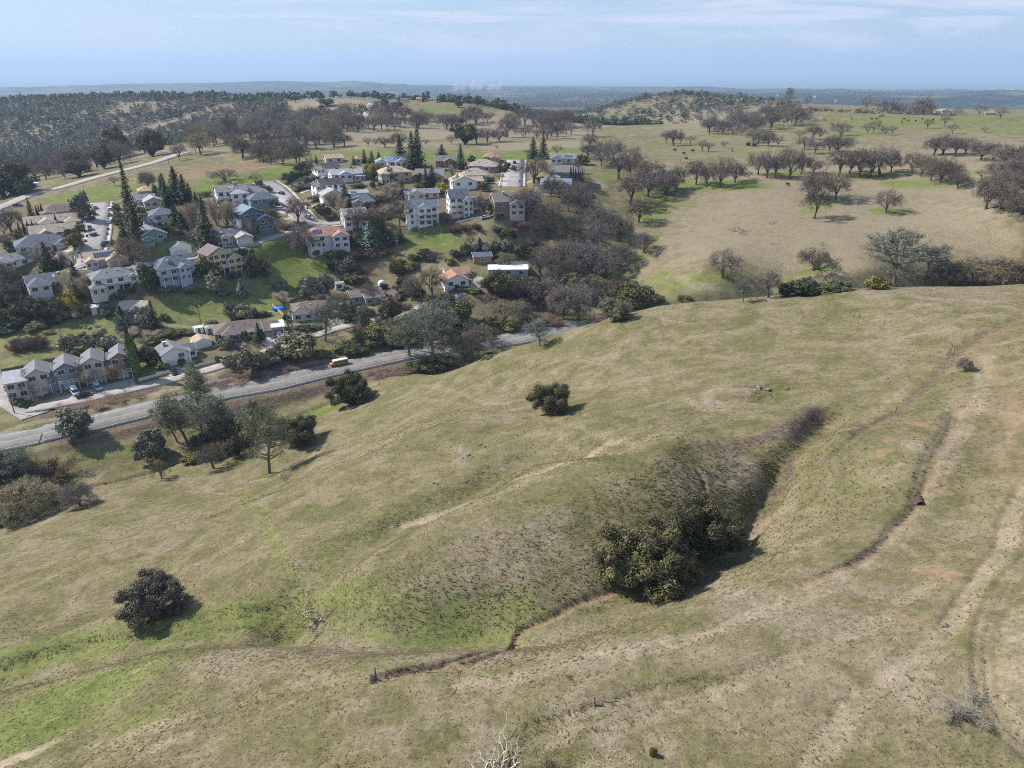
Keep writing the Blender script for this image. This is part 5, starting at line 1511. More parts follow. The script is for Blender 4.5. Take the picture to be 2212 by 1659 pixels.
Ts(7, 'O', [(690, 525, 170, 220), (1430, 470, 280, 250), (1400, 460, 170, 210), (1690, 470, 320, 290), (1850, 320, 250, 230), (1560, 600, 260, 250), (300, 270, 110, 120)])
Ts(7, 'D', [(60, 310, 140, 70), (240, 300, 120, 60), (640, 240, 100, 110), (900, 250, 140, 50), (1000, 250, 120, 60), (600, 610, 200, 40), (480, 590, 60, 60), (520, 590, 50, 40), (1600, 650, 160, 160)])
Ts(7, 'W', [(450, 340, 120, 70), (1520, 700, 190, 170), (30, 400, 160, 70), (700, 640, 160, 50), (110, 640, 130, 60)])
PLACE = "in the front yards by the frontage lane"
Ts(8, 'S', [(840, 760, 80, 70), (1160, 610, 130, 190), (1330, 620, 240, 170), (1420, 600, 160, 150), (100, 600, 150, 140), (920, 690, 140, 70), (1110, 980, 160, 130), (2000, 860, 120, 80)])
T(8, 'C', 1525, 890, 130, 230, "small pointed dark conifer in front of the brown ranch house")
Ts(8, 'D', [(1010, 1150, 110, 70), (555, 1180, 90, 80), (1160, 900, 110, 80), (680, 1060, 80, 50), (1410, 900, 40, 80), (330, 1180, 80, 60), (600, 800, 200, 70), (420, 810, 220, 70), (1550, 580, 200, 70), (700, 1070, 60, 40)])
Ts(8, 'R', [(1330, 930, 200, 50), (1500, 940, 160, 40), (1250, 980, 120, 60), (60, 850, 200, 80), (150, 830, 200, 80)])
T(8, 'O', 1170, 1270, 110, 130, "small bare sapling on the verge of the frontage lane", var=2)
Ts(8, 'O', [(1700, 1130, 180, 160)])

# the 290 bare oaks that show largest stand singly; smaller ones are one mass
DEFER.sort(key=lambda r: -r[0])
for r in DEFER[:265]:
    put_plant('O', r[1], r[2] * .94, r[3] * .94 if r[3] else None, r[4], r[5], r[6], final=True)
REST_OAKS = DEFER[265:]
# ------------------------------------------------------------------ far woods that read as one mass
def far_template(seed, kind):
    rng = np.random.default_rng(seed)
    g = Geo()
    if kind == 'bare':
        n = 46
        d = unit(rng, n); d[:, 2] = np.abs(d[:, 2]) * .8
        P = d * rng.uniform(.25, .95, (n, 1)) * [1, 1, .8] + [0, 0, .55]
        D = d + unit(rng, n) * .7; D /= np.linalg.norm(D, axis=1, keepdims=True)
        twigs(g, rng, P - D * .25, D, rng.uniform(.4, .8, n), np.full(n, .13), rng.random(n))
        g.tube([(0, 0, -.1), (0, 0, .7)], [.06, .04], 3, .2)
    elif kind == 'green':
        n = 40
        d = unit(rng, n); d[:, 2] = np.where(d[:, 2] < -.2, -.2, d[:, 2])
        leaves(g, rng, d * rng.uniform(.6, 1, (n, 1)) * [1, 1, .85] + [0, 0, .85], np.full(n, .48), np.clip(.3 + .3 * rng.normal(size=n), 0, 1), .6, d)
        g.tube([(0, 0, -.1), (0, 0, .6)], [.08, .05], 3, .2)
    else:
        n = 44
        f = rng.random(n); a = rng.uniform(0, 6.28, n); R = (1 - f * .8) * rng.uniform(.4, 1, n) * .8
        P = np.stack([np.cos(a) * R, np.sin(a) * R, .5 + f * 2.0], 1)
        leaves(g, rng, P, np.full(n, .42), np.clip(.35 + .3 * rng.normal(size=n), 0, 1))
        g.tube([(0, 0, -.1), (0, 0, 2)], [.07, .02], 3, .2)
    return np.concatenate(g.v), np.concatenate(g.f), np.concatenate(g.t)
def mid_template(seed):
    rng = np.random.default_rng(seed)
    g = Geo(); n = 330
    d = unit(rng, n); d[:, 2] = np.abs(d[:, 2]) * 1.0 - .12
    P = d * rng.uniform(.35, .98, (n, 1)) * [1, 1, .75] + [0, 0, .75]
    D = d + unit(rng, n) * .9; D /= np.linalg.norm(D, axis=1, keepdims=True)
    twigs(g, rng, P - D * .1, D, rng.uniform(.18, .38, n), np.full(n, .030), rng.random(n))
    for k in range(6):
        a = k * 1.05; e = np.array([math.cos(a) * .6, math.sin(a) * .6, 1.0])
        g.tube([(0, 0, .35), e * [.5, .5, .75], e], [.035, .025, .01], 3, .1)
    g.tube([(0, 0, -.1), (0, 0, .4)], [.05, .04], 4, .1)
    return np.concatenate(g.v), np.concatenate(g.f), np.concatenate(g.t)
FT = {k: [far_template(s, k) for s in (1, 2, 3)] for k in ('bare', 'green', 'pine')}
def speck_template(seed):
    rng = np.random.default_rng(seed); g = Geo(); n = 8
    d = unit(rng, n); d[:, 2] = np.abs(d[:, 2])
    leaves(g, rng, d * [.6, .6, .5] + [0, 0, .45], np.full(n, .75), np.clip(.25 + .3 * rng.normal(size=n), 0, 1), .6, d)
    return np.concatenate(g.v), np.concatenate(g.f), np.concatenate(g.t)
FT['speck'] = [speck_template(s) for s in (7, 8, 9)]
FT['mid'] = [mid_template(s) for s in (4, 5, 6)]

def wood(name, label, kindname, mat, pts, sizes, cat="trees"):
    V, F, Tt, n = [], [], [], 0
    rng = np.random.default_rng(len(pts))
    for k in range(3):
        v, f, t = FT[kindname][k]
        sel = np.arange(len(pts)) % 3 == k
        P, S = pts[sel], sizes[sel]
        if len(P) == 0: continue
        a = rng.uniform(0, 6.28, len(P)); ca, sa = np.cos(a)[:, None], np.sin(a)[:, None]
        x = (v[None, :, 0] * ca - v[None, :, 1] * sa) * S[:, None] + P[:, 0:1]
        y = (v[None, :, 0] * sa + v[None, :, 1] * ca) * S[:, None] + P[:, 1:2]
        z = v[None, :, 2] * S[:, None] * rng.uniform(.85, 1.2, (len(P), 1)) + P[:, 2:3]
        V.append(np.stack([x, y, z], -1).reshape(-1, 3))
        off = (np.arange(len(P)) * len(v))[:, None, None]
        F.append((f[None] + off).reshape(-1, 3) + n); n += len(P) * len(v)
        Tt.append((t[None, :] + rng.normal(size=(len(P), 1)) * .12).ravel())
    me = mesh_np(name, np.concatenate(V), np.concatenate(F), mat)
    at_ = me.attributes.new("tint", 'FLOAT', 'POINT'); at_.data.foreach_set("value", np.clip(np.concatenate(Tt), 0, 1).astype(np.float32))
    tag(obj(name, me), label, cat, kind="stuff")

def scatter(poly, n, seed, dens=None, scale=60.0, thr=0.0):
    """ground spots inside a polygon given in metres, thinned by noise so that clearings stay open"""
    rng = np.random.default_rng(seed)
    xs, ys = np.array([p[0] for p in poly]), np.array([p[1] for p in poly])
    x = rng.uniform(xs.min(), xs.max(), n * 4); y = rng.uniform(ys.min(), ys.max(), n * 4)
    ins = np.zeros(len(x), bool); j = len(poly) - 1
    for i in range(len(poly)):
        (xi, yi), (xj, yj) = poly[i], poly[j]
        if yi != yj: ins ^= ((yi > y) != (yj > y)) & (x < (xj - xi) * (y - yi) / (yj - yi) + xi)
        j = i
    keep = ins & (fbm(x / scale, y / scale, 3) > thr + rng.normal(size=len(x)) * .06)
    x, y = x[keep][:n], y[keep][:n]
    return np.stack([x, y, H(x, y) - .3], 1)
def ground_poly(view, pts): return [(p.x, p.y) for p in (at(*px(view, *q)) for q in pts)]

if REST_OAKS:
    wood("distant_oaks", "small bare oaks massed in the distant groves and on the ridge", 'mid', M_TWIG,
         np.array([(r[1][0], r[1][1], float(H(r[1][0], r[1][1])) - .2) for r in REST_OAKS]), np.array([r[2] / 2 for r in REST_OAKS]))
rngF = np.random.default_rng(77)
canyon = [(-500,630),(-335,690),(-287,742),(-225,800),(-290,1000),(-330,1140),(-500,1330),(-700,1450),(-860,1460),(-1100,1430),(-1050,1200),(-760,800)]
cb = scatter(canyon, 5200, 1, scale=70, thr=-.12)
wood("oak_woodland", "grey-purple bare oak wood filling the canyon beyond the country road", 'bare', M_TWIG, cb, rngF.uniform(3.6, 6.4, len(cb)))
cg = scatter(canyon, 900, 2, scale=130, thr=.06)
wood("evergreen_woodland", "dark evergreens mixed through the canyon wood", 'green', M_DKGR, cg, rngF.uniform(3.0, 5.2, len(cg)))
cp = scatter(canyon, 800, 3, scale=110, thr=.05)
wood("pine_woodland", "grey pines standing out of the canyon wood", 'pine', M_PINE, cp, rngF.uniform(3.6, 5.6, len(cp)))
def along(line, n, w, seed):
    rng = np.random.default_rng(seed)
    L = world_line([(p[0], p[1], 0.0) for p in line], 6.0)
    k = rng.integers(0, len(L), n)
    q = L[k, :2] + rng.normal(size=(n, 2)) * w
    return np.column_stack([q, H(q[:, 0], q[:, 1]) - .3])
rd = along([(-1100,1430),(-960,1430),(-850,1455),(-692,1450),(-502,1330),(-400,1245),(-347,1175),(-241,1185),(-190,1190),(-146,1195),(-90,1120),(-40,1050)], 430, 24, 5)
wood("ridge_woodland", "dark tree line along the crest above the canyon", 'green', M_DKGR, rd, rngF.uniform(4.2, 7.5, len(rd)))
rd2 = along([(-40,1050),(0,1070),(40,1065),(85,1040),(120,1000),(150,960)], 300, 16, 6)
wood("slope_woodland", "dark evergreens down the edge of the far tan hill", 'green', M_DKGR, rd2, rngF.uniform(4.0, 7.0, len(rd2)))
vl = [(60,1150),(140,1020),(200,1100),(300,1260),(420,1290),(560,1500),(400,1900),(0,1900),(-150,1350)]
v1 = scatter(vl, 1900, 7, scale=120, thr=-.10)
wood("valley_woodland", "dusky oaks over the low hill beyond the pasture ridge", 'bare', M_TWIG, v1, rngF.uniform(4.0, 7.5, len(v1)))
v2 = scatter(vl, 260, 8, scale=120, thr=.02)
wood("valley_evergreens", "dark evergreens over the low hill beyond the pasture ridge", 'green', M_DKGR, v2, rngF.uniform(4.0, 7.0, len(v2)))
rt = along([(205,1170),(291,1228),(340,1240),(402,1256)], 120, 22, 9)
wood("pasture_edge_woodland", "mixed trees along the lower edge of the upper pasture", 'bare', M_TWIG, rt, rngF.uniform(4.0, 6.0, len(rt)))
rt2 = along([(300,810),(380,810),(440,795),(520,765),(600,740)], 90, 10, 10)
wood("skyline_woodland", "low dark tree line behind the upper pasture's skyline", 'bare', M_TWIG, rt2 - [0, 0, 1.0], rngF.uniform(3.4, 5.6, len(rt2)))
# foothill oaks between three and nine kilometres, seen only as a dark stipple
m = 26000
ang = rngF.uniform(-.66, .66, m); r = 2400 * np.exp(rngF.random(m) * math.log(3.6))
x, y = r * np.sin(ang), r * np.cos(ang)
kp = fbm(x / 700, y / 700, 4) > -.05
x, y, r = x[kp], y[kp], r[kp]
wood("foothill_woodland", "blue-dark oak woods over the far foothills", 'speck', M_DKGR, np.column_stack([x, y, H(x, y) - .5]), rngF.uniform(4, 7, len(x)) * (.8 + r / 12000))

# pale specks of houses out in the foothills
def specks(n=40):
    rng = np.random.default_rng(9); V, F = [], []
    for k in range(n):
        a, r = rng.uniform(-.1, .62), rng.uniform(2600, 7000)
        x, y = r * math.sin(a), r * math.cos(a); z = float(H(x, y)); L, W, h, t = rng.uniform(9, 18), rng.uniform(7, 11), rng.uniform(4, 7), rng.uniform(0, 3)
        c, s_ = math.cos(t), math.sin(t); o = len(V)
        for q in [(-L / 2, -W / 2, -2), (L / 2, -W / 2, -2), (L / 2, W / 2, -2), (-L / 2, W / 2, -2), (-L / 2, -W / 2, h), (L / 2, -W / 2, h), (L / 2, W / 2, h), (-L / 2, W / 2, h), (-L / 2, 0, h + 3), (L / 2, 0, h + 3)]:
            V.append((x + q[0] * c - q[1] * s_, y + q[0] * s_ + q[1] * c, z + q[2]))
        F += [tuple(i + o for i in f) for f in [(0, 1, 5, 4), (1, 2, 6, 9, 5), (2, 3, 7, 6), (3, 0, 4, 8, 7), (4, 5, 9, 8), (7, 8, 9, 6)]]
    tag(obj("foothill_houses", mesh_np("foothill_houses", V, F, flat_mat("pale_far_walls", (.30, .30, .29), .8))), "pale specks of houses scattered over the far foothills", "houses", kind="stuff")
specks()
# ------------------------------------------------------------------ houses
def siding(name, col, bands=6.0):
    """painted lap siding: faint horizontal courses and weathering"""
    m, nt, b = new_mat(name)
    tcn = nd(nt, "ShaderNodeTexCoord")
    n = noise_tex(nt, tcn.outputs["Object"], 0.8, 5, 0.6)
    w = nd(nt, "ShaderNodeTexWave", wave_type='BANDS', bands_direction='Z'); w.inputs["Scale"].default_value = bands
    nt.links.new(tcn.outputs["Object"], w.inputs["Vector"])
    c = mixc(nt, maprange(nt, n, .3, .7, 0, .35), col, [x * .78 for x in col])
    c = mixc(nt, maprange(nt, w.outputs["Fac"], 0.0, 0.25, .18, 0), c, [x * .6 for x in col])
    nt.links.new(c, b.inputs["Base Color"]); b.inputs["Roughness"].default_value = .8
    return m
def shingle(name, col, rough=.9):
    m, nt, b = new_mat(name)
    tcn = nd(nt, "ShaderNodeTexCoord")
    n = noise_tex(nt, tcn.outputs["Object"], 0.6, 4, 0.6, .3)
    f = noise_tex(nt, tcn.outputs["Object"], 7.0, 3, 0.7)
    c = mixc(nt, maprange(nt, n, .3, .7), [x * .82 for x in col], [x * 1.15 for x in col])
    c = mixc(nt, maprange(nt, f, .35, .7, 0, .45), c, [x * .62 for x in col])
    nt.links.new(c, b.inputs["Base Color"]); b.inputs["Roughness"].default_value = rough
    bp = nd(nt, "ShaderNodeBump"); bp.inputs["Strength"].default_value = .4; bp.inputs["Distance"].default_value = .06
    nt.links.new(f, bp.inputs["Height"]); nt.links.new(bp.outputs[0], b.inputs["Normal"])
    return m
WALL = {k: siding("siding_" + k, c) for k, c in dict(
    white=(.78, .77, .75), cream=(.56, .50, .42), palegrey=(.58, .58, .59), blue=(.36, .45, .56), yellow=(.62, .55, .27), green=(.20, .30, .24), teal=(.11, .16, .19),
    tan=(.46, .36, .27), beige=(.56, .50, .44), brown=(.24, .18, .14), brick=(.33, .17, .13), slate=(.22, .27, .32), grey=(.34, .34, .35), mauve=(.30, .20, .20), sage=(.33, .35, .30)).items()}
ROOF = {k: shingle("shingles_" + k, c) for k, c in dict(
    grey=(.20, .20, .215), lightgrey=(.34, .34, .36), slate=(.13, .145, .18), dark=(.095, .09, .095), tan=(.34, .285, .23), brown=(.17, .135, .12), orange=(.46, .25, .15), terracotta=(.35, .195, .14),
    tile=(.42, .31, .225), blue=(.19, .25, .33), purple=(.185, .155, .155)).items()}
ROOF['metal'] = flat_mat("corrugated_metal", (.62, .66, .70), .45, .12, .5, .4)
M_TRIM = flat_mat("white_trim", (.70, .70, .69), .6, .06)
M_GLASS, _nt, _b = new_mat("window_glass")
_b.inputs["Base Color"].default_value = (.025, .032, .042, 1); _b.inputs["Roughness"].default_value = .12; _b.inputs["Specular IOR Level"].default_value = .6
M_DOOR = flat_mat("door_paint", (.16, .11, .09), .6, .1)
M_GDOOR = flat_mat("garage_door_paint", (.58, .56, .53), .6, .05)
M_GDOORT = flat_mat("brown_garage_door", (.36, .25, .18), .6, .05)
M_DECK = flat_mat("deck_boards", (.40, .35, .31), .8, .2, 3.0)
M_STONE = flat_mat("chimney_masonry", (.34, .29, .26), .9, .2, 5.0)
M_SOLAR = flat_mat("solar_cells", (.018, .035, .12), .18, .1, 3.0, .6)
M_BIN_ = flat_mat("roof_vent_metal", (.12, .12, .12), .6, .1)
M_SOLARF = flat_mat("panel_frame", (.55, .57, .60), .4, .05, 3.0, .5, .6)

def box_me(name, x0, x1, y0, y1, z0, z1, mat):
    v = [(x, y, z) for z in (z0, z1) for y in (y0, y1) for x in (x0, x1)]
    f = [(0, 2, 3, 1), (4, 5, 7, 6), (0, 1, 5, 4), (1, 3, 7, 5), (3, 2, 6, 7), (2, 0, 4, 6)]
    return mesh_np(name, v, f, mat)
CUBE = {}
def cube(mat):
    if mat.name not in CUBE: CUBE[mat.name] = box_me("panel", -.5, .5, -.5, .5, -.5, .5, mat)
    return CUBE[mat.name]
def piece(name, mat, parent, loc, size, rz=0.0, ry=0.0, rx=0.0):
    o = obj(name, cube(mat), parent, loc)
    o.rotation_euler = (rx, ry, rz); o.scale = size
    return o

def wall_mesh(x0, x1, y0, y1, zb, eave, roof, pitch, mat):
    if roof == 'gx':
        r = eave + (y1 - y0) / 2 * pitch; ym = (y0 + y1) / 2
        v = [(x0, y0, zb), (x1, y0, zb), (x1, y1, zb), (x0, y1, zb), (x0, y0, eave), (x1, y0, eave), (x1, y1, eave), (x0, y1, eave), (x0, ym, r), (x1, ym, r)]
        f = [(0, 1, 5, 4), (1, 2, 6, 9, 5), (2, 3, 7, 6), (3, 0, 4, 8, 7), (0, 3, 2, 1), (4, 5, 9, 8), (7, 8, 9, 6)]
    elif roof == 'gy':
        r = eave + (x1 - x0) / 2 * pitch; xm = (x0 + x1) / 2
        v = [(x0, y0, zb), (x1, y0, zb), (x1, y1, zb), (x0, y1, zb), (x0, y0, eave), (x1, y0, eave), (x1, y1, eave), (x0, y1, eave), (xm, y0, r), (xm, y1, r)]
        f = [(0, 1, 5, 8, 4), (1, 2, 6, 5), (2, 3, 7, 9, 6), (3, 0, 4, 7), (0, 3, 2, 1), (4, 8, 9, 7), (5, 6, 9, 8)]
    else:
        return box_me("wall", x0, x1, y0, y1, zb, eave, mat)
    return mesh_np("wall", v, f, mat)

def slab(a, b, c, d, t):
    """thin plate through four corners, thickness up"""
    n = (Vector(b) - Vector(a)).cross(Vector(d) - Vector(a)).normalized() * t
    if n.z < 0: n = -n
    v = [Vector(p) for p in (a, b, c, d)]
    return [tuple(p) for p in v] + [tuple(p + n) for p in v], [(0, 1, 2, 3), (4, 7, 6, 5), (0, 4, 5, 1), (1, 5, 6, 2), (2, 6, 7, 3), (3, 7, 4, 0)]

def roof_mesh(x0, x1, y0, y1, eave, roof, pitch, mat, ov=.5, t=.16):
    V, F = [], []
    def add(vf):
        n = len(V); V.extend(vf[0]); F.extend([tuple(i + n for i in f) for f in vf[1]])
    dz = ov * pitch
    if roof == 'gx':
        ym, r = (y0 + y1) / 2, eave + (y1 - y0) / 2 * pitch
        add(slab((x0 - ov, y0 - ov, eave - dz), (x1 + ov, y0 - ov, eave - dz), (x1 + ov, ym, r), (x0 - ov, ym, r), t))
        add(slab((x1 + ov, y1 + ov, eave - dz), (x0 - ov, y1 + ov, eave - dz), (x0 - ov, ym, r), (x1 + ov, ym, r), t))
    elif roof == 'gy':
        xm, r = (x0 + x1) / 2, eave + (x1 - x0) / 2 * pitch
        add(slab((x0 - ov, y1 + ov, eave - dz), (x0 - ov, y0 - ov, eave - dz), (xm, y0 - ov, r), (xm, y1 + ov, r), t))
        add(slab((x1 + ov, y0 - ov, eave - dz), (x1 + ov, y1 + ov, eave - dz), (xm, y1 + ov, r), (xm, y0 - ov, r), t))
    elif roof == 'h':
        X0, X1, Y0, Y1 = x0 - ov, x1 + ov, y0 - ov, y1 + ov
        e = eave - .02
        if X1 - X0 >= Y1 - Y0:
            k = (Y1 - Y0) / 2; a, b_ = (X0 + k, (Y0 + Y1) / 2, e + k * pitch + t), (X1 - k, (Y0 + Y1) / 2, e + k * pitch + t)
            fr, rt, bk, lf = (4, 5, 9, 8), (5, 6, 9), (6, 7, 8, 9), (7, 4, 8)
        else:
            k = (X1 - X0) / 2; a, b_ = ((X0 + X1) / 2, Y0 + k, e + k * pitch + t), ((X0 + X1) / 2, Y1 - k, e + k * pitch + t)
            fr, rt, bk, lf = (4, 5, 8), (5, 6, 9, 8), (6, 7, 9), (7, 4, 8, 9)
        V += [(X0, Y0, e), (X1, Y0, e), (X1, Y1, e), (X0, Y1, e), (X0, Y0, e + t), (X1, Y0, e + t), (X1, Y1, e + t), (X0, Y1, e + t), a, b_]
        F += [(0, 3, 2, 1), (0, 1, 5, 4), (1, 2, 6, 5), (2, 3, 7, 6), (3, 0, 4, 7), fr, rt, bk, lf]
    else:   # shed, falling to the front
        add(slab((x0 - ov, y0 - ov, eave), (x1 + ov, y0 - ov, eave), (x1 + ov, y1 + ov, eave + (y1 - y0) * pitch), (x0 - ov, y1 + ov, eave + (y1 - y0) * pitch), t))
    return mesh_np("roof", V, F, mat)

def window(parent, x, y, z, w, h, rz, nx, ny, mull=True):
    f = piece("window", M_TRIM, parent, (x, y, z), (w + .24, .16, h + .24), rz)
    p = piece("pane", M_GLASS, f, (0, -.06, 0), (w / (w + .24), 1.0, h / (h + .24)))
    if mull and w > .9:
        piece("mullion", M_TRIM, f, (0, -.14, 0), (.07 / (w + .24), 1.0, h / (h + .24)))
    return f

FACE = {'f': 0.0, 'r': math.pi / 2, 'b': math.pi, 'l': -math.pi / 2}
def on_face(B, face, t):
    x0, x1, y0, y1 = B[:4]
    if face == 'f': return x0 + (x1 - x0) * t, y0 - .04
    if face == 'b': return x0 + (x1 - x0) * t, y1 + .04
    if face == 'l': return x0 - .04, y0 + (y1 - y0) * t
    return x1 + .04, y0 + (y1 - y0) * t

HOUSES = []
def house(view, x, y, drot, label, blocks, wall, roof, win=(2, 1, 1), extra=(), name="house", cat="house", group=None, zb=-3.0, lift=0.0, trim=True):
    """blocks: x0, x1 in units of the survey frame, y0, y1 metres behind the front, eave height, roof type, pitch[, wall, roof]"""
    u, v = px(view, x, y); p = at(u, v)
    k = VIEW[view][2] * mpp(p)
    rz = math.atan2(-p.x, p.y) + rad(drot)
    root = empty(name, (p.x, p.y, p.z + lift), rz)
    tag(root, label, cat, group)
    BL = []
    for bi, b in enumerate(blocks):
        x0, x1, y0, y1, ev, rt, pt = b[:7]
        wm = WALL[b[7]] if len(b) > 7 and b[7] else WALL[wall]
        rm = ROOF[b[8]] if len(b) > 8 and b[8] else ROOF[roof]
        x0 *= k; x1 *= k
        z0 = b[9] if len(b) > 9 else zb
        BL.append((x0, x1, y0, y1, ev, rt, pt))
        obj("wall", wall_mesh(x0, x1, y0, y1, z0, ev, rt, pt, wm), root)
        r_o = obj("roof", roof_mesh(x0, x1, y0, y1, ev, rt, pt, rm, .45 if name in ("house", "row_house") else .2), root)
        if trim and rt == 'gy':
            half = (x1 - x0) / 2 + .45; L = math.hypot(half, half * pt); an = math.atan(pt)
            for s in (-1, 1):
                piece("fascia", M_TRIM, r_o, ((x0 + x1) / 2 + s * half / 2, y0 - .47, ev + (x1 - x0) / 2 * pt - half * pt / 2 + .06), (L, .05, .24), 0, s * an)
        if trim and rt == 'gx':
            half = (y1 - y0) / 2 + .45; L = math.hypot(half, half * pt); an = math.atan(pt)
            for sx, xx in ((-1, x0 - .47), (1, x1 + .47)):
                for s in (-1, 1):
                    piece("fascia", M_TRIM, r_o, (xx, (y0 + y1) / 2 + s * half / 2, ev + (y1 - y0) / 2 * pt - half * pt / 2 + .06), (.05, L, .24), 0, 0, -s * an)
        if trim and rt in ('h', 's'):
            piece("gutter", M_TRIM, r_o, ((x0 + x1) / 2, y0 - .50, ev + .02), (x1 - x0 + .9, .08, .14))
        nf, nl, nr = win if bi == 0 else [min(q, 2 if (x1 - x0) > 4 else 1) for q in win]
        st = max(1, int((ev + .3) / 2.75))
        for s in range(st):
            zc = ev - 1.35 - 2.8 * s
            for face, n, span in (('f', nf, x1 - x0), ('l', nl, y1 - y0), ('r', nr, y1 - y0)):
                n = min(n, int(span / 1.7))
                for q in range(n):
                    if ('skip', bi, face, s, q) in extra: continue
                    X, Y = on_face(BL[-1], face, (q + .5) / n)
                    covered = any(BL[m][0] - .05 < X < BL[m][1] + .05 and BL[m][2] - .05 < Y < BL[m][3] + .05 and BL[m][4] > zc for m in range(len(BL) - 1))
                    later = any(bb[0] * k - .05 < X < bb[1] * k + .05 and bb[2] - .05 < Y < bb[3] + .05 and bb[4] > zc - .6 for bb in blocks[bi + 1:])
                    gar = any(e[0] in ('garage', 'door') and e[1] == bi and e[2] == face and s == st - 1 and abs(e[3] - (q + .5) / n) < .5 * (e[4] + 1.6) / span for e in extra if len(e) > 4)
                    if covered or later or gar: continue
                    window(root, X, Y, zc, min(1.9 if span / n > 2.8 else 1.2, span / n * .62), 1.5, FACE[face], 1, 1)
    if name == "house":
        x0, x1, y0, y1, ev, rt, pt = BL[0]
        if rt in ('gx', 'h') and view < 10:
            an = math.atan(pt)
            for t_, s_ in ((.38, 3.0), (.62, 3.6), (.71, 2.2)):
                if s_ < (y1 - y0) / 2 / math.cos(an): piece("vent", M_BIN_, root, (x0 + (x1 - x0) * t_, y0 + s_ * math.cos(an), ev + s_ * math.sin(an) + .3), (.32, .32, .55))
    for e in extra:
        if e[0] == 'garage':
            _, bi, face, t, w, mt = e
            X, Y = on_face(BL[bi], face, t)
            g = piece("garage_door", mt, root, (X, Y, 1.15), (w, .12, 2.2), FACE[face])
            for q in range(3): piece("panel_line", M_TRIM, g, (0, -.3, -.25 + q * .25), (.96, .5, .02))
        elif e[0] == 'door':
            _, bi, face, t, w = e
            X, Y = on_face(BL[bi], face, t)
            piece("door", M_DOOR, root, (X, Y, 1.05), (w, .12, 2.1), FACE[face])
        elif e[0] == 'chimney':
            _, cx, cyy, zt = e
            c = piece("chimney", M_STONE, root, (cx * k, cyy, zt / 2), (.9, .9, zt)); piece("cap", M_TRIM, c, (0, 0, .505), (1.15, 1.15, .012))
        elif e[0] == 'deck':
            _, a, b_, dep, z, roofed = e
            a *= k; b_ *= k; y1 = BL[0][2]
            y0 = y1 - dep
            d = piece("deck", M_DECK, root, ((a + b_) / 2, (y0 + y1) / 2, z), (b_ - a, dep, .22))
            n = max(2, int((b_ - a) / 2.6) + 1)
            for q in range(n):
                xx = a + .15 + (b_ - a - .3) * q / (n - 1)
                piece("post", M_TRIM, root, (xx, y0 + .12, (z + (2.5 if roofed else 1.0) - 2.2) / 2), (.2, .2, z + (2.5 if roofed else 1.0) + 2.2))
            piece("railing", M_TRIM, root, ((a + b_) / 2, y0 + .05, z + 1.02), (b_ - a, .09, .10))
            piece("railing", M_TRIM, root, ((a + b_) / 2, y0 + .05, z + .25), (b_ - a, .07, .07))
            nb = max(3, int((b_ - a) / .45))
            bmv, bmf = [], []
            for q in range(nb):
                xx = a + (b_ - a) * (q + .5) / nb
                o_ = len(bmv)
                bmv += [(xx - .03, y0 + .03, z + .2), (xx + .03, y0 + .03, z + .2), (xx + .03, y0 + .08, z + .2), (xx - .03, y0 + .08, z + .2), (xx - .03, y0 + .03, z + 1.0), (xx + .03, y0 + .03, z + 1.0), (xx + .03, y0 + .08, z + 1.0), (xx - .03, y0 + .08, z + 1.0)]
                bmf += [tuple(i + o_ for i in f) for f in [(0, 1, 5, 4), (1, 2, 6, 5), (2, 3, 7, 6), (3, 0, 4, 7)]]
            bo = obj("balusters", mesh_np("balusters", bmv, bmf, M_TRIM), root); bo["kind"] = "stuff"
            if roofed:
                obj("porch_roof", roof_mesh(a, b_, y0, y1, z + 2.5, 's', .18, ROOF[roof], .3), root)
        elif e[0] == 'solar':
            _, bi, side, nx, nyy, a0, b0 = e   # panels on a roof plane: side f/b of gx/h, l/r of gy
            x0, x1, y0, y1, ev, rt, pt = BL[bi]
            an = math.atan(pt)
            for i in range(nx):
                for j in range(nyy):
                    s = b0 + j * 1.68
                    if side == 'f':
                        c = (x0 + a0 + i * 1.04, y0 + s * math.cos(an), ev + s * math.sin(an) + .34)
                        pnl = piece("solar_panel", M_SOLARF, root, c, (1.0, 1.62, .05), 0, 0, an)
                    else:
                        q = s * math.cos(an)
                        c = ((x0 + q) if side == 'l' else (x1 - q), y0 + a0 + i * 1.04, ev + s * math.sin(an) + .34)
                        pnl = piece("solar_panel", M_SOLARF, root, c, (1.62, 1.0, .05), 0, -an if side == 'l' else an, 0)
                    piece("cells", M_SOLAR, pnl, (0, 0, .35), (.92, .95, .9))
        elif e[0] == 'dormer':
            _, cx, yy, w, zz = e
            cx *= k
            wl_ = obj("dormer", wall_mesh(cx - w / 2, cx + w / 2, yy, yy + 3.0, zz - .6, zz + 1.1, 'gy', .7, WALL[wall]), root)
            obj("dormer_roof", roof_mesh(cx - w / 2, cx + w / 2, yy, yy + 3.0, zz + 1.1, 'gy', .7, ROOF[roof], .25, .1), wl_)
            window(root, cx, yy - .04, zz + .4, w * .5, .9, 0, 1, 1)
        elif e[0] == 'skylight':
            _, bi, t, s = e
            x0, x1, y0, y1, ev, rt, pt = BL[bi]; an = math.atan(pt)
            piece("skylight", M_SOLARF, root, (x0 + (x1 - x0) * t, y0 + s * math.cos(an), ev + s * math.sin(an) + .26), (1.1, 1.6, .1), 0, 0, an)
        elif e[0] == 'vent':
            _, bi, t, s = e
            x0, x1, y0, y1, ev, rt, pt = BL[bi]; an = math.atan(pt)
            piece("vent", M_TRIM, root, (x0 + (x1 - x0) * t, y0 + s * math.cos(an), ev + s * math.sin(an) + .3), (.35, .35, .6))
    HOUSES.append(root)
    return root

G, DR = 'garage', 'door'
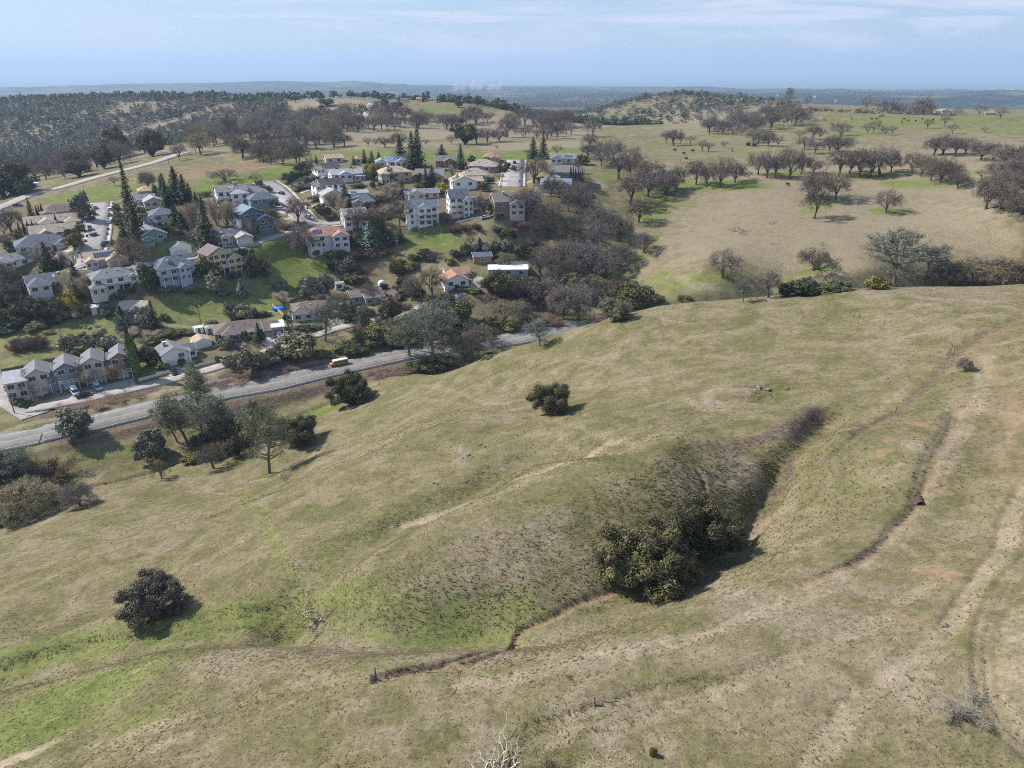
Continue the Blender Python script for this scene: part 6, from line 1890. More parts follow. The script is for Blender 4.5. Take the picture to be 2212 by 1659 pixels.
# ---- detail view 1: street on the left
house(1, 790, 525, 4, "brown hip-roofed house next to the green meadow", [(-190, 190, 0, 12, 3.0, 'h', .42), (-190, -60, -4, 4, 3.0, 'gy', .45)], "tan", "brown", (3, 1, 1))
house(1, 690, 655, 2, "long tan-roofed house with white gable and cypresses in front", [(-250, 270, 0, 11, 3.0, 'gx', .42), (-130, 20, -3, 6, 3.2, 'gy', .5, "white"), (100, 240, -4, 4, 2.8, 'h', .4, "tan", "tan")], "beige", "tan", (4, 1, 1))
house(1, 700, 800, 0, "tan-grey gabled house with long side wing", [(-210, 210, 0, 12, 3.2, 'gx', .45), (-140, 10, -3.5, 6, 3.2, 'gy', .55)], "beige", "tan", (4, 2, 1))
house(1, 590, 955, 2, "slate hip-roofed house with white garage door on the corner", [(-260, 230, 0, 13, 3.2, 'h', .52), (90, 230, -3, 5, 3.0, 'h', .5), (-120, 60, -2, 4, 3.0, 'h', .45, None, "dark")], "beige", "slate", (4, 1, 1), ((G, 1, 'f', .5, 4.8, M_GDOOR),))
house(1, 260, 1140, 6, "low white house with grey roof and white chimney", [(-210, 200, 0, 10, 3.0, 'gx', .42), (-210, -60, -3, 5, 3.0, 'h', .42)], "white", "grey", (4, 1, 1), (('chimney', -190, 6, 6.0),))
house(1, 650, 1435, 4, "dark slate-roofed house behind the tall young conifer", [(-200, 230, 0, 11, 3.2, 'gx', .5), (-200, 0, -3.5, 6, 3.2, 'h', .5), (240, 470, 2, 10, 3.0, 'h', .5, None, "blue")], "palegrey", "slate", (3, 1, 1), (('chimney', 100, 2, 6.5), ('skylight', 0, .6, 3.5)))
house(1, 1480, 1440, 8, "white two-storey house with square corner tower", [(-220, 220, 0, 11, 5.6, 'h', .42), (210, 365, -2.2, 5, 8.2, 'h', .42), (140, 215, -1.2, 3, 5.4, 'gy', .5), (-260, -120, -3.5, 1, 2.8, 'h', .5, "beige")], "white", "grey", (4, 2, 1), (('deck', -110, 140, 2.6, 2.8, False), ('vent', 0, .35, 4.0), ('vent', 0, .6, 4.0)))
house(1, 1360, 1132, 3, "tan-roofed single-storey house with blue solar panels", [(-200, 190, 0, 11.5, 3.0, 'gx', .42), (-205, -90, -2.6, 5, 3.0, 'gy', .5), (-5, 200, -3.6, 6, 3.0, 'gy', .48)], "beige", "tile", (3, 1, 1), ((G, 2, 'f', .3, 2.6, M_GDOORT), (G, 2, 'f', .74, 2.6, M_GDOORT), ('solar', 0, 'f', 8, 2, 4.0, 2.2)))
house(1, 1830, 445, -6, "white house with grey roof partly behind tall conifers", [(-100, 110, 0, 10, 5.4, 'gx', .45), (-90, 10, -2, 5, 5.2, 'gy', .45)], "palegrey", "grey", (2, 1, 1))
house(1, 1965, 465, 8, "pale house with broad front gable and white eaves", [(-100, 100, 0, 11, 5.6, 'gy', .42), (-150, -100, 2, 9, 3.0, 'gx', .4)], "beige", "lightgrey", (3, 1, 1))
house(1, 2090, 645, 10, "beige two-storey house with dark hip roof", [(-115, 115, 0, 11, 5.8, 'h', .42), (-200, -100, -3, 6, 3.0, 'gx', .5)], "beige", "slate", (2, 1, 1))
house(1, 1960, 855, 12, "sage green house with gabled front", [(-125, 130, 0, 13, 4.2, 'gy', .46), (-130, -20, -2, 3, 2.8, 'gy', .5)], "green", "grey", (2, 1, 1))
house(1, 1850, 260, 0, "small orange-roofed house behind the conifers", [(-80, 90, 0, 9, 2.8, 'h', .42)], "beige", "tile", (2, 1, 1))
house(1, 340, 1400, 10, "small red-brown roofed outbuilding in the brambles", [(-90, 80, 0, 6, 2.2, 'gx', .4)], "brown", "brown", (1, 0, 0), name="shed", cat="shed")
house(1, 120, 1440, 10, "low pale outbuilding under bare oaks", [(-70, 90, 0, 6, 2.4, 'gx', .35)], "palegrey", "lightgrey", (1, 0, 0), name="shed", cat="shed")
house(1, 440, 150, 0, "white trailer parked beside the country road", [(-38, 38, 0, 3, 2.6, 's', .02)], "white", "metal", (1, 0, 0), name="trailer", cat="trailer", zb=-1.0)
# ---- detail view 2
house(2, 1245, 388, 4, "small grey shed with flat metal roof above the pond", [(-64, 64, 0, 3.2, 2.7, 's', .06)], "palegrey", "metal", (0, 0, 0), ((DR, 0, 'f', .5, 1.0),), name="shed", cat="shed")
RG = "row houses along the highway"
def row_house(x, y, label, col, w=100, left=None):
    bl = [(-w, w, 0, 9.5, 7.6, 'gy', .58), (-w * 1.25, -w * .45, 3.0, 8.5, 6.6, 'gx', .5), (-w * 1.9, -w, 1.2, 9.0, 4.6, 'gx', .45)]
    if left: bl.append(left)
    return house(2, x, y, -4, label, bl, col, "grey", (2, 1, 1), ((G, 0, 'f', .5, 3.4, M_GDOOR), ('deck', -w * .95, w * .95, 1.6, 2.7, False)), name="row_house", cat="house", group=RG)
row_house(540, 1420, "cream row house with tall side block at the end of the row", "cream", 104, (-295, -105, -1.5, 7.5, 6.6, 's', .10, "cream", "lightgrey"))
row_house(895, 1340, "slate-blue row house behind a bare tree", "slate")
row_house(1225, 1265, "cream row house between the blue and brick ones", "cream")
row_house(1565, 1205, "brick-red row house beside the tall cypress", "mauve")
# ---- detail view 8: frontage lane
house(8, 440, 1205, 10, "white gabled cottage with garage below and white fence", [(-95, 175, 0, 9, 4.6, 'gy', .50), (100, 290, 2.5, 8.5, 3.6, 'gx', .45, None, "slate"), (180, 205, -.4, 2.5, 4.2, 's', .1)], "white", "grey", (2, 2, 1), ((G, 0, 'f', .27, 3.0, M_GDOOR), ('chimney', -20, 5, 7.6)))
house(8, 830, 985, 12, "open carport shed with patched red and tan metal roof", [(-95, 95, 0, 6, 2.6, 'gy', .42, "white", "tile")], "white", "terracotta", (0, 0, 0), name="shed", cat="shed")
house(8, 775, 803, 6, "small white shed under the utility pole", [(-45, 48, 0, 3.0, 2.3, 'gx', .3)], "white", "metal", (0, 0, 0), ((DR, 0, 'f', .5, .9),), name="shed", cat="shed")
house(8, 925, 803, 6, "small pale shed beside the ranch house", [(-55, 58, 0, 3.2, 2.3, 'h', .4)], "beige", "lightgrey", (0, 0, 0), ((DR, 0, 'f', .35, .9),), name="shed", cat="shed")
house(8, 1300, 865, 2, "long brown-roofed ranch house with white porch", [(-280, 280, 0, 11, 2.9, 'h', .42), (-200, -10, -2.5, 5, 2.9, 'h', .42), (265, 430, -3.0, 7, 2.8, 'gx', .4)], "brown", "brown", (4, 1, 1), ((G, 2, 'f', .45, 4.4, M_GDOORT), ('deck', 80, 190, 2.4, .3, True)))
house(8, 1775, 825, 2, "open carport with pale metal roof beside the ranch house", [(-75, 75, 0, 7, 3.4, 's', .05, "grey", "metal")], "grey", "metal", (0, 0, 0), ((G, 0, 'f', .5, 3.4, M_DOOR),), name="carport", cat="carport")
# ---- detail view 6
house(6, 510, 955, 4, "grey hip-roofed house behind the fan palms", [(-125, 125, 0, 8, 2.9, 'h', .45), (-100, 330, 6, 14, 3.0, 'h', .4), (100, 200, 2, 8, 2.8, 'gx', .4)], "palegrey", "brown", (2, 1, 1), (('vent', 1, .5, 2.0),))
house(6, 1330, 725, 12, "dark-roofed garden house under bare trees", [(-210, 170, 0, 9, 3.0, 'gx', .38), (-60, 170, -3, 4, 2.8, 'gx', .3)], "grey", "purple", (3, 1, 1))
house(6, 958, 562, 6, "small white and blue garden shed", [(-45, 48, 0, 3, 2.6, 'gx', .3)], "white", "lightgrey", (1, 0, 0), name="shed", cat="shed")
# ---- detail view 7: red-roofed farmhouse
house(7, 525, 592, 14, "farmhouse with orange tile roof and white walls", [(-130, 130, 0, 9, 3.2, 'gy', .48), (-60, 200, 8, 17, 3.6, 'gx', .45)], "white", "terracotta", (2, 3, 1), (('deck', -130, -60, 1.5, .2, False),))
house(7, 800, 332, 8, "small slate-roofed outbuilding with red brick end", [(-95, 95, 0, 6, 3.0, 'gx', .45, "brick", "slate")], "brick", "slate", (1, 0, 0), name="outbuilding", cat="outbuilding")
house(7, 1080, 470, 2, "long low building with bright white metal roof", [(-215, 200, 0, 9, 2.9, 'gx', .14)], "grey", "metal", (3, 1, 1), ((DR, 0, 'f', .3, 1.0),), name="barn", cat="barn")
# ---- detail view 3
house(3, 515, 1530, 17, "pale blue hip-roofed house with front deck and dormer", [(-195, 215, 0, 12, 7.6, 'h', .55), (20, 140, -2.2, 4, 7.6, 'gy', .6), (-195, 20, -.6, 3, 7.4, 's', .3)], "blue", "slate", (3, 2, 1), (('deck', -170, 20, 2.4, 4.4, False), ('dormer', -40, 2.6, 1.6, 8.8)), zb=-5)
house(3, 550, 1155, 4, "white garage building with grey hip roof beside the lawn", [(-112, 112, 0, 9, 3.2, 'gy', .36)], "white", "grey", (0, 0, 0), ((G, 0, 'f', .5, 5.4, M_GDOOR),), name="garage_building", cat="garage")
house(3, 1070, 1385, 22, "yellow three-storey house with raised white deck", [(-150, 130, 0, 10, 8.6, 'gy', .52), (60, 230, -1.4, 7, 6.2, 'gy', .5), (-90, 60, -.6, 2, 8.8, 'gy', .5)], "yellow", "purple", (3, 2, 1), (('deck', -20, 330, 3.4, 3.0, False),), zb=-5)
house(3, 1160, 1005, 10, "light grey-roofed house with front-gabled garage", [(-190, 200, 0, 10, 3.2, 'gx', .46), (60, 230, -5.5, 4, 3.0, 'gy', .42, None, "lightgrey"), (-100, -10, -1.8, 3, 3.2, 'gy', .45)], "cream", "grey", (2, 2, 1), ((G, 1, 'f', .5, 4.6, M_GDOOR), ('deck', -140, 20, 2.2, .4, False), ('skylight', 0, .3, 3.0)))
house(3, 1480, 850, 20, "dark teal gabled house with white balconies", [(-150, 130, 0, 11, 8.2, 'gy', .48), (20, 190, -3.0, 7, 5.6, 'gy', .5), (-190, -150, 0, 6, 5.6, 's', .2, "white")], "teal", "blue", (2, 2, 1), (('deck', 20, 190, 3.0, 2.8, False),), zb=-5)
house(3, 1330, 510, 8, "large slate-roofed house with white stepped decks", [(-270, 60, 0, 12, 6.6, 'gx', .42), (-20, 300, 2, 13, 4.6, 'h', .45), (-130, 60, -3, 4, 5.6, 'h', .4, None, "lightgrey")], "white", "grey", (4, 2, 1), (('deck', -260, -60, 3.0, 3.2, False), ('skylight', 0, .45, 3.4), ('skylight', 0, .55, 3.4), ('chimney', -60, 6, 10.2)), zb=-5)
house(3, 1560, 560, 14, "dark grey-roofed house behind the teal one", [(-120, 200, 0, 10, 4.2, 'h', .5)], "slate", "slate", (3, 1, 1))
# ---- detail view 4
house(4, 590, 548, 20, "white gabled house with dark roof at the top of the curving street", [(-130, 150, 0, 9, 4.4, 'gx', .5), (-150, -60, -2, 8, 4.2, 'gy', .7)], "white", "dark", (3, 2, 1))
house(4, 650, 390, 10, "tan-roofed house at the meadow edge above the curving street", [(-90, 110, 0, 9, 2.8, 'gx', .4)], "beige", "tile", (2, 1, 1))
house(4, 830, 625, 12, "pale house with light grey gabled roof and deck", [(-190, 180, 0, 11, 4.2, 'gx', .4), (-110, 50, -2.5, 5, 4.2, 'gy', .42), (70, 200, -2, 4, 3.0, 's', .1)], "palegrey", "lightgrey", (3, 1, 1), (('deck', 70, 200, 2.2, 1.6, False),))
house(4, 640, 805, 18, "white two-storey house with dark brown roof", [(-140, 150, 0, 9, 6.0, 'gx', .55), (-195, -120, 0, 9, 5.8, 'gy', .75)], "white", "dark", (4, 2, 1), (('chimney', -60, 5, 9.6),))
house(4, 680, 905, 14, "white house with pale grey roof at the street bend", [(-150, 120, 0, 9, 4.6, 'gy', .42), (100, 420, 3, 10, 4.0, 'gx', .3)], "white", "lightgrey", (3, 2, 1), (('solar', 1, 'f', 3, 1, 5.0, 1.0),))
house(4, 1010, 965, 4, "brown house with slate hip roof below the white ones", [(-120, 150, 0, 10, 3.4, 'h', .5), (-110, 20, -2.5, 4, 3.4, 'gy', .5)], "brown", "slate", (2, 1, 1))
house(4, 1440, 645, 14, "tan two-storey house with tile hip roof", [(-180, 190, 0, 12, 5.8, 'h', .42), (-190, -90, -2, 6, 5.6, 'h', .42)], "tan", "tile", (3, 2, 1), (('chimney', -70, 5, 9.5),))
house(4, 1255, 445, 6, "small house with blue-grey gable near the meadow", [(-60, 70, 0, 9, 3.0, 'gy', .5)], "palegrey", "blue", (1, 1, 1))
house(4, 1445, 452, 8, "blue-grey roofed house with skylights below the towering conifers", [(-110, 110, 0, 11, 3.6, 'gx', .5), (-20, 110, -2.5, 5, 3.4, 'gy', .5)], "palegrey", "blue", (2, 1, 1), (('skylight', 0, .3, 2.4), ('skylight', 0, .75, 2.4)))
house(4, 960, 400, 0, "small orange-roofed house at the meadow edge", [(-45, 45, 0, 8, 2.8, 'h', .42)], "beige", "terracotta", (1, 1, 1))
house(4, 1850, 645, -4, "grey-roofed house with broad gable behind two young conifers", [(-160, 170, 0, 11, 4.4, 'gx', .48), (-10, 170, -3, 5, 4.2, 'gy', .46)], "tan", "grey", (3, 1, 1))
house(4, 1750, 845, 6, "grey bungalow with low gable beside the yellow shrub", [(-190, 220, 0, 9, 2.9, 'gx', .36), (-160, 40, -3, 5, 3.0, 'gy', .40)], "beige", "grey", (4, 1, 1), (('solar', 1, 'l', 3, 1, 1.0, 1.4),))
house(4, 1775, 1175, 8, "white house with blue-grey roof and two-level arched deck", [(-190, 190, 0, 10, 8.6, 'gx', .5), (-60, 110, -1.6, 6, 8.4, 'gy', .55), (-190, -150, -1, 4, 6.0, 's', .3)], "white", "slate", (4, 2, 1), (('deck', -75, 185, 3.0, 5.2, False), ('deck', -75, 185, 3.0, 2.6, False)), zb=-5)
house(4, 570, 1505, 8, "pale house with terracotta roof behind leaning bare oak", [(-230, 250, 0, 12, 7.4, 'h', .5), (70, 260, -2.5, 6, 7.2, 'gy', .5), (-200, -60, -1.5, 4, 5.0, 's', .3)], "palegrey", "terracotta", (4, 2, 1), (('solar', 0, 'f', 4, 2, 4.0, 1.6),), zb=-5)
house(4, 945, 1210, 10, "white gabled house half hidden by bare oaks", [(-150, 130, 0, 10, 6.2, 'gx', .5), (-150, -60, -1.5, 6, 6.4, 'gy', .7), (50, 150, -1.5, 6, 6.2, 'gy', .7)], "white", "lightgrey", (3, 2, 1))
# ---- detail view 5
house(5, 320, 440, 2, "brick house with purple-brown roof near the meadow", [(-120, 130, 0, 11, 3.6, 'gx', .45), (-20, 110, -3, 5, 3.6, 'gy', .5)], "brick", "purple", (3, 1, 1))
house(5, 780, 505, -4, "wide tan-grey hip-roofed house on the upper street", [(-170, 180, 0, 13, 3.4, 'h', .45), (20, 170, -3, 6, 3.4, 'h', .42)], "grey", "tan", (4, 1, 1), ((DR, 0, 'f', .45, 1.2),))
house(5, 900, 385, -2, "orange tile-roofed house by the meadow on the upper street", [(-95, 95, 0, 11, 3.2, 'h', .45), (-10, 80, -2.5, 5, 3.0, 'gy', .45)], "tan", "terracotta", (2, 1, 1))
house(5, 690, 630, -4, "tan-roofed house tucked behind the orange-roofed one", [(-170, 150, 0, 12, 3.6, 'h', .5)], "beige", "tan", (3, 1, 1), (('chimney', -120, 4, 7.5),))
house(5, 560, 735, 10, "orange-roofed gabled house with solar panels and chimney", [(-150, 140, 0, 12, 4.6, 'gy', .42), (60, 240, 3, 11, 4.2, 'gx', .42)], "white", "tile", (2, 2, 1), (('solar', 0, 'l', 6, 2, 2.0, 1.6), ('chimney', -70, 5, 8.2)))
house(5, 510, 1075, 12, "tall white three-storey house with blue-grey roof", [(-130, 110, 0, 9, 9.4, 'gx', .75), (30, 150, -1.8, 6, 8.2, 'gy', .7), (140, 280, 2, 9, 6.2, 'gx', .5)], "white", "slate", (3, 2, 1), (('deck', -120, 30, 2.2, 5.8, False), ('deck', -120, 30, 2.2, 2.9, False)), zb=-5)
house(5, 1190, 1075, 12, "big brown-shingled house with cream gable end behind oaks", [(-250, 290, 0, 12, 7.4, 'gx', .52), (-70, 110, -2, 6, 6.6, 'gy', .5, "cream")], "brown", "purple", (4, 2, 1), (('chimney', -120, 5, 11.4), ('deck', -40, 100, 2.0, 2.8, False)), zb=-5)
house(5, 1790, 405, -8, "grey-roofed house behind the broad street oak", [(-150, 150, 0, 11, 3.4, 'gx', .45), (-130, 0, -3, 5, 3.4, 'gy', .5)], "palegrey", "grey", (2, 1, 1), (('solar', 0, 'f', 5, 1, 9.0, 1.8),))
house(5, 1800, 645, -6, "brown brick house behind the row of column cypresses", [(-170, 230, 0, 12, 5.6, 'h', .45), (-150, -40, -2.5, 5, 3.2, 'h', .45, "tan", "tile")], "brown", "purple", (3, 1, 1))
house(5, 1700, 775, -4, "pale blue-grey roofed house below the cypress row", [(-180, 180, 0, 10, 4.2, 'gx', .5), (40, 160, -2, 5, 4.2, 'gy', .6)], "palegrey", "blue", (3, 1, 1))
# ---- far houses
house(11, 620, 268, 0, "small white farmhouse on the far hill crest", [(-14, 14, 0, 8, 4.0, 'gx', .45)], "white", "terracotta", (2, 0, 0))
house(11, 712, 272, 0, "white gabled barn on the far hill crest", [(-9, 9, 0, 10, 5.0, 'gy', .6)], "white", "lightgrey", (1, 0, 0), name="barn", cat="barn")
house(11, 530, 266, 0, "low white shed on the far hill crest", [(-18, 18, 0, 7, 3.2, 'gx', .3)], "white", "brown", (2, 0, 0), name="barn", cat="barn")
house(12, 1722, 200, 4, "cream house with tiled roof on the pasture ridge", [(-38, 38, 0, 12, 4.6, 'h', .4), (-10, 28, -4, 4, 5.6, 'gy', .45)], "cream", "tan", (4, 1, 1))
house(12, 2010, 205, 4, "terracotta-roofed house among ridge trees", [(-26, 26, 0, 10, 3.6, 'h', .4)], "tan", "terracotta", (3, 1, 1))
# ------------------------------------------------------------------ driveways and aprons laid on the ground
def drape(view, pts, w, mat, label, cat="driveway", name="driveway", dz=.07):
    L = world_line([tuple(at(*px(view, *p))) for p in pts], 1.0)
    N = normals2d(L); rows = max(3, int(w / 1.2) + 1); offs = np.linspace(-w / 2, w / 2, rows)
    V = np.concatenate([np.column_stack([L[:, :2] + N * o, H(L[:, 0] + N[:, 0] * o, L[:, 1] + N[:, 1] * o) + dz]) for o in offs])
    n = len(L); i, j = np.meshgrid(np.arange(rows - 1), np.arange(n - 1), indexing='ij'); a = (i * n + j).ravel()
    o = obj(name, mesh_np(name, V, np.ascontiguousarray(np.stack([a, a + 1, a + n + 1, a + n], 1)), mat))
    tag(o, label, cat, kind="structure")
for view, pts, w, mt in [(1, [(1000, 640), (1110, 622)], 4, M_CONC), (1, [(740, 975), (960, 968)], 4.5, M_CONC), (1, [(1410, 1150), (1390, 1200)], 7, M_CONC), (3, [(1320, 985), (1380, 1012), (1440, 1020)], 5, M_CONC),
                         (3, [(560, 1165), (660, 1180), (760, 1130)], 5, M_CONC), (3, [(1760, 605), (1900, 640)], 4, M_CONC), (3, [(1860, 720), (2000, 690)], 4, M_CONC), (4, [(230, 772), (420, 705)], 3, M_CONC),
                         (4, [(330, 862), (520, 805)], 4, M_CONC), (4, [(370, 942), (540, 915)], 3, M_CONC), (4, [(130, 655), (330, 600), (560, 560)], 3.2, M_CONC), (5, [(960, 642), (1060, 622)], 4, M_CONC),
                         (5, [(1290, 642), (1400, 622)], 3, M_CONC), (7, [(770, 480), (700, 590), (500, 690), (380, 760)], 4.5, M_ASPH3), (8, [(1600, 850), (1700, 905), (1830, 880)], 6.5, M_CONC), (6, [(890, 880), (950, 1010)], 6, M_ASPH2),
                         (2, [(480, 1560), (900, 1470), (1300, 1370), (1700, 1270)], 7.5, M_ASPH2), (2, [(90, 1150), (110, 1300), (200, 1420)], 5.0, M_CONC), (8, [(440, 1240), (470, 1330)], 4.0, M_ASPH3), (2, [(1480, 300), (1850, 290)], 5.0, M_CONC)]:
    drape(view, pts, w, mt, "pale paved drive between street and house")

# ------------------------------------------------------------------ vehicles
M_TYRE = flat_mat("tyre_rubber", (.02, .02, .02), .9, .1)
M_RIM = flat_mat("wheel_rim", (.35, .35, .36), .35, .05, 3, .5, .6)
M_LAMP = flat_mat("headlamp_lens", (.75, .76, .78), .15, .03, 3, .6)
M_TAIL = flat_mat("tail_lamp", (.30, .02, .02), .25, .05, 3, .5)
PAINT = {k: flat_mat("paint_" + k, c, .25, .02, 1.0, .5) for k, c in dict(white=(.72, .72, .72), black=(.015, .016, .018), silver=(.42, .43, .45), grey=(.16, .165, .175), navy=(.03, .045, .09), teal=(.05, .12, .16), paleblue=(.36, .46, .60), red=(.30, .03, .03)).items()}

def profile_mesh(name, prof, hw, mat, tuck=None):
    """side profile (y back, z up) swept across the width; tuck narrows the upper points"""
    n = len(prof); V = []
    for s in (-1, 1):
        for k, (yy, zz) in enumerate(prof):
            V.append((s * hw * (tuck[k] if tuck else 1.0), yy, zz))
    F = [tuple(range(n))[::-1], tuple(range(n, 2 * n))]
    for k in range(n):
        F.append((k, (k + 1) % n, n + (k + 1) % n, n + k))
    return mesh_np(name, V, F, mat)
def wheel_mesh():
    g = []
    n = 14; V, F = [], []
    for x, r in ((-.11, .26), (-.11, .33), (.11, .33), (.11, .26)):
        for k in range(n): a = 6.2832 * k / n; V.append((x, math.cos(a) * r, math.sin(a) * r))
    for q in range(3):
        for k in range(n): F.append((q * n + k, q * n + (k + 1) % n, (q + 1) * n + (k + 1) % n, (q + 1) * n + k))
    F.append(tuple(range(n))[::-1]); F.append(tuple(range(3 * n, 4 * n)))
    return mesh_np("tyre", V, F, M_TYRE)
TYRE = wheel_mesh()
def rim_mesh():
    n = 12; V = [(.12, 0, 0)] + [(.118, math.cos(6.2832 * k / n) * .2, math.sin(6.2832 * k / n) * .2) for k in range(n)] + [(-.12, 0, 0)] + [(-.118, math.cos(6.2832 * k / n) * .2, math.sin(6.2832 * k / n) * .2) for k in range(n)]
    F = [(0, 1 + k, 1 + (k + 1) % n) for k in range(n)] + [(n + 1, n + 2 + (k + 1) % n, n + 2 + k) for k in range(n)]
    return mesh_np("rim", V, F, M_RIM)
RIM = rim_mesh()
CAR = {}
def car_meshes(kind_):
    if kind_ in CAR: return CAR[kind_]
    if kind_ == 'sedan':
        L, W = 4.7, .90
        body = [(-2.30, .32), (-2.32, .62), (-2.15, .74), (-1.0, .86), (1.45, .92), (2.25, .90), (2.34, .70), (2.30, .32)]
        cab = [(-1.05, .86), (-.30, 1.40), (.95, 1.42), (1.75, .93)]; roof = [(-.34, 1.385), (-.28, 1.44), (.98, 1.46), (1.04, 1.40)]
    elif kind_ == 'suv':
        L, W = 4.7, .95
        body = [(-2.30, .38), (-2.34, .78), (-2.15, .95), (-1.15, 1.06), (2.15, 1.10), (2.33, 1.02), (2.35, .42)]
        cab = [(-1.20, 1.06), (-.55, 1.66), (1.85, 1.68), (2.22, 1.10)]; roof = [(-.60, 1.64), (-.52, 1.72), (1.86, 1.75), (1.92, 1.66)]
    elif kind_ == 'van':
        L, W = 5.2, 1.0
        body = [(-2.55, .38), (-2.58, .85), (-2.30, 1.05), (-1.75, 1.18), (2.50, 1.20), (2.55, .40)]
        cab = [(-1.80, 1.18), (-1.15, 1.90), (2.35, 1.92), (2.50, 1.20)]; roof = [(-1.20, 1.88), (-1.10, 2.0), (2.34, 2.02), (2.40, 1.90)]
    else:
        L, W = 5.5, .98
        body = [(-2.70, .42), (-2.74, .85), (-2.50, 1.02), (-1.40, 1.10), (.95, 1.12), (.96, 1.10), (2.65, 1.12), (2.70, .45)]
        cab = [(-1.40, 1.10), (-.75, 1.72), (.60, 1.74), (.90, 1.12)]; roof = [(-.80, 1.70), (-.70, 1.80), (.60, 1.82), (.68, 1.72)]
    b = profile_mesh("car_body", body, W, PAINT['white'], [1, 1, .97] + [.97] * (len(body) - 4) + [1])
    c = profile_mesh("car_glass", cab, W * .94, M_GLASS, [1, .84, .84, 1])
    r = profile_mesh("car_roof", roof, W * .82, PAINT['white'])
    CAR[kind_] = (L, W, b, c, r)
    return CAR[kind_]
def paint(o, mat):
    o.material_slots[0].link = 'OBJECT'; o.material_slots[0].material = mat

def car(view, x, y, kind_, col, drot, label, group=None):
    p = at(*px(view, x, y)); return car_at(p, kind_, col, math.atan2(-p.x, p.y) + rad(drot), label, group)
def car_at(p, kind_, col, rz, label, group=None):
    z = float(H(p.x, p.y))
    for L, w in ROADS.values():
        d = np.hypot(L[:, 0] - p.x, L[:, 1] - p.y); k = int(d.argmin())
        if d[k] < w / 2: z = float(L[k, 2]) + .01
    else: z += .08 if z == float(H(p.x, p.y)) else 0
    L, W, b, c, r = car_meshes(kind_)
    root = empty("parked_car" if kind_ != 'van' else "parked_van", (p.x, p.y, z), rz)
    # follow the slope of the ground front to back
    f = Vector((math.sin(rz), -math.cos(rz), 0)); h1, h2 = float(H(p.x + f.x * 1.6, p.y + f.y * 1.6)), float(H(p.x - f.x * 1.6, p.y - f.y * 1.6))
    root.rotation_euler = (max(-.2, min(.2, -math.atan2(h1 - h2, 3.2))), 0, rz)
    bo = obj("body", b, root); paint(bo, PAINT[col])
    obj("windows", c, root)
    ro = obj("roof", r, root); paint(ro, PAINT[col])
    for sx in (-1, 1):
        for yy in (-L * .31, L * .30):
            t = obj("wheel", TYRE, root, (sx * (W - .08), yy, .33)); obj("rim", RIM, t)
        piece("headlight", M_LAMP, root, (sx * W * .7, -L / 2 + .03, .68), (.38, .12, .16))
        piece("tail_light", M_TAIL, root, (sx * W * .8, L / 2 - .02, .78), (.26, .10, .18))
    piece("bumper", M_TYRE, root, (0, -L / 2 + .02, .42), (W * 1.8, .12, .16))
    tag(root, label, "van" if kind_ == 'van' else "car", group)
    return root
SG = "cars parked along the wide street"
car(1, 1205, 418, 'sedan', 'grey', 178, "dark grey sedan parked across from the tall white car", SG)
car(1, 1188, 492, 'suv', 'navy', 180, "dark blue car parked by the tall grey-green tree", SG)
car(1, 1137, 685, 'suv', 'teal', 4, "teal car standing in the middle of the wide street", SG)
car(1, 1386, 442, 'suv', 'white', 182, "tall white car parked at the meadow end of the wide street", SG)
car(1, 1386, 505, 'sedan', 'grey', 180, "grey sedan parked behind the tall white car", SG)
car(1, 1364, 598, 'sedan', 'white', 178, "white sedan parked alone halfway along the wide street", SG)
car(1, 1325, 868, 'sedan', 'black', 150, "black sedan parked beside the solar panel house", SG)
car(1, 232, 392, 'suv', 'black', 60, "black car driving round the country road bend")
car(1, 1242, 1320, 'van', 'white', 20, "white van beside the white tower house, uphill of another")
car(1, 1215, 1375, 'suv', 'white', 20, "white car beside the white tower house's wall")
car(2, 165, 1190, 'suv', 'navy', 95, "dark blue car parked deepest in the row house yard")
car(2, 155, 1225, 'sedan', 'white', 95, "white sedan between two dark cars in the row house yard")
car(2, 140, 1280, 'suv', 'navy', 95, "dark blue car between white ones in the row house yard")
car(2, 150, 1345, 'suv', 'white', 90, "white car parked nearest the end row house wall")
car(2, 945, 1400, 'van', 'white', 10, "white van parked in front of the blue row house")
car(2, 1060, 1445, 'sedan', 'black', 100, "black sedan parked across the row house apron")
car(2, 1228, 1345, 'suv', 'paleblue', 18, "silver-blue car parked in front of the cream row house")
car(3, 1805, 392, 'sedan', 'black', 215, "black car driving up the curving street")
car(3, 1795, 590, 'suv', 'paleblue', 70, "pale blue car in the teal house's driveway")
car(3, 2105, 528, 'sedan', 'grey', 230, "grey car parked beside the curving street lawn")
car(3, 2150, 698, 'sedan', 'white', 60, "white car parked below the tall street-side oak")
car(3, 800, 1085, 'pickup', 'white', 20, "white pickup parked under the very tall conifer")
car(3, 1165, 1055, 'sedan', 'paleblue', 75, "pale blue sedan on the short street behind the yellow house")
car(3, 245, 1295, 'sedan', 'silver', 80, "silver sedan on the lower street behind the blue house")
car(3, 1480, 305, 'suv', 'silver', 50, "silver car behind the house with stepped decks")
car(8, 455, 1300, 'pickup', 'black', 10, "black pickup in front of the white cottage")
car(8, 1785, 850, 'suv', 'silver', 0, "silver car at the metal-roofed carport")
car(6, 895, 885, 'suv', 'white', 200, "white car in the drive beside the palm house")
car(5, 1185, 402, 'suv', 'black', 182, "black car parked at the meadow end of the upper street")
car(5, 820, 1090, 'sedan', 'white', 85, "white sedan below the tall white house")

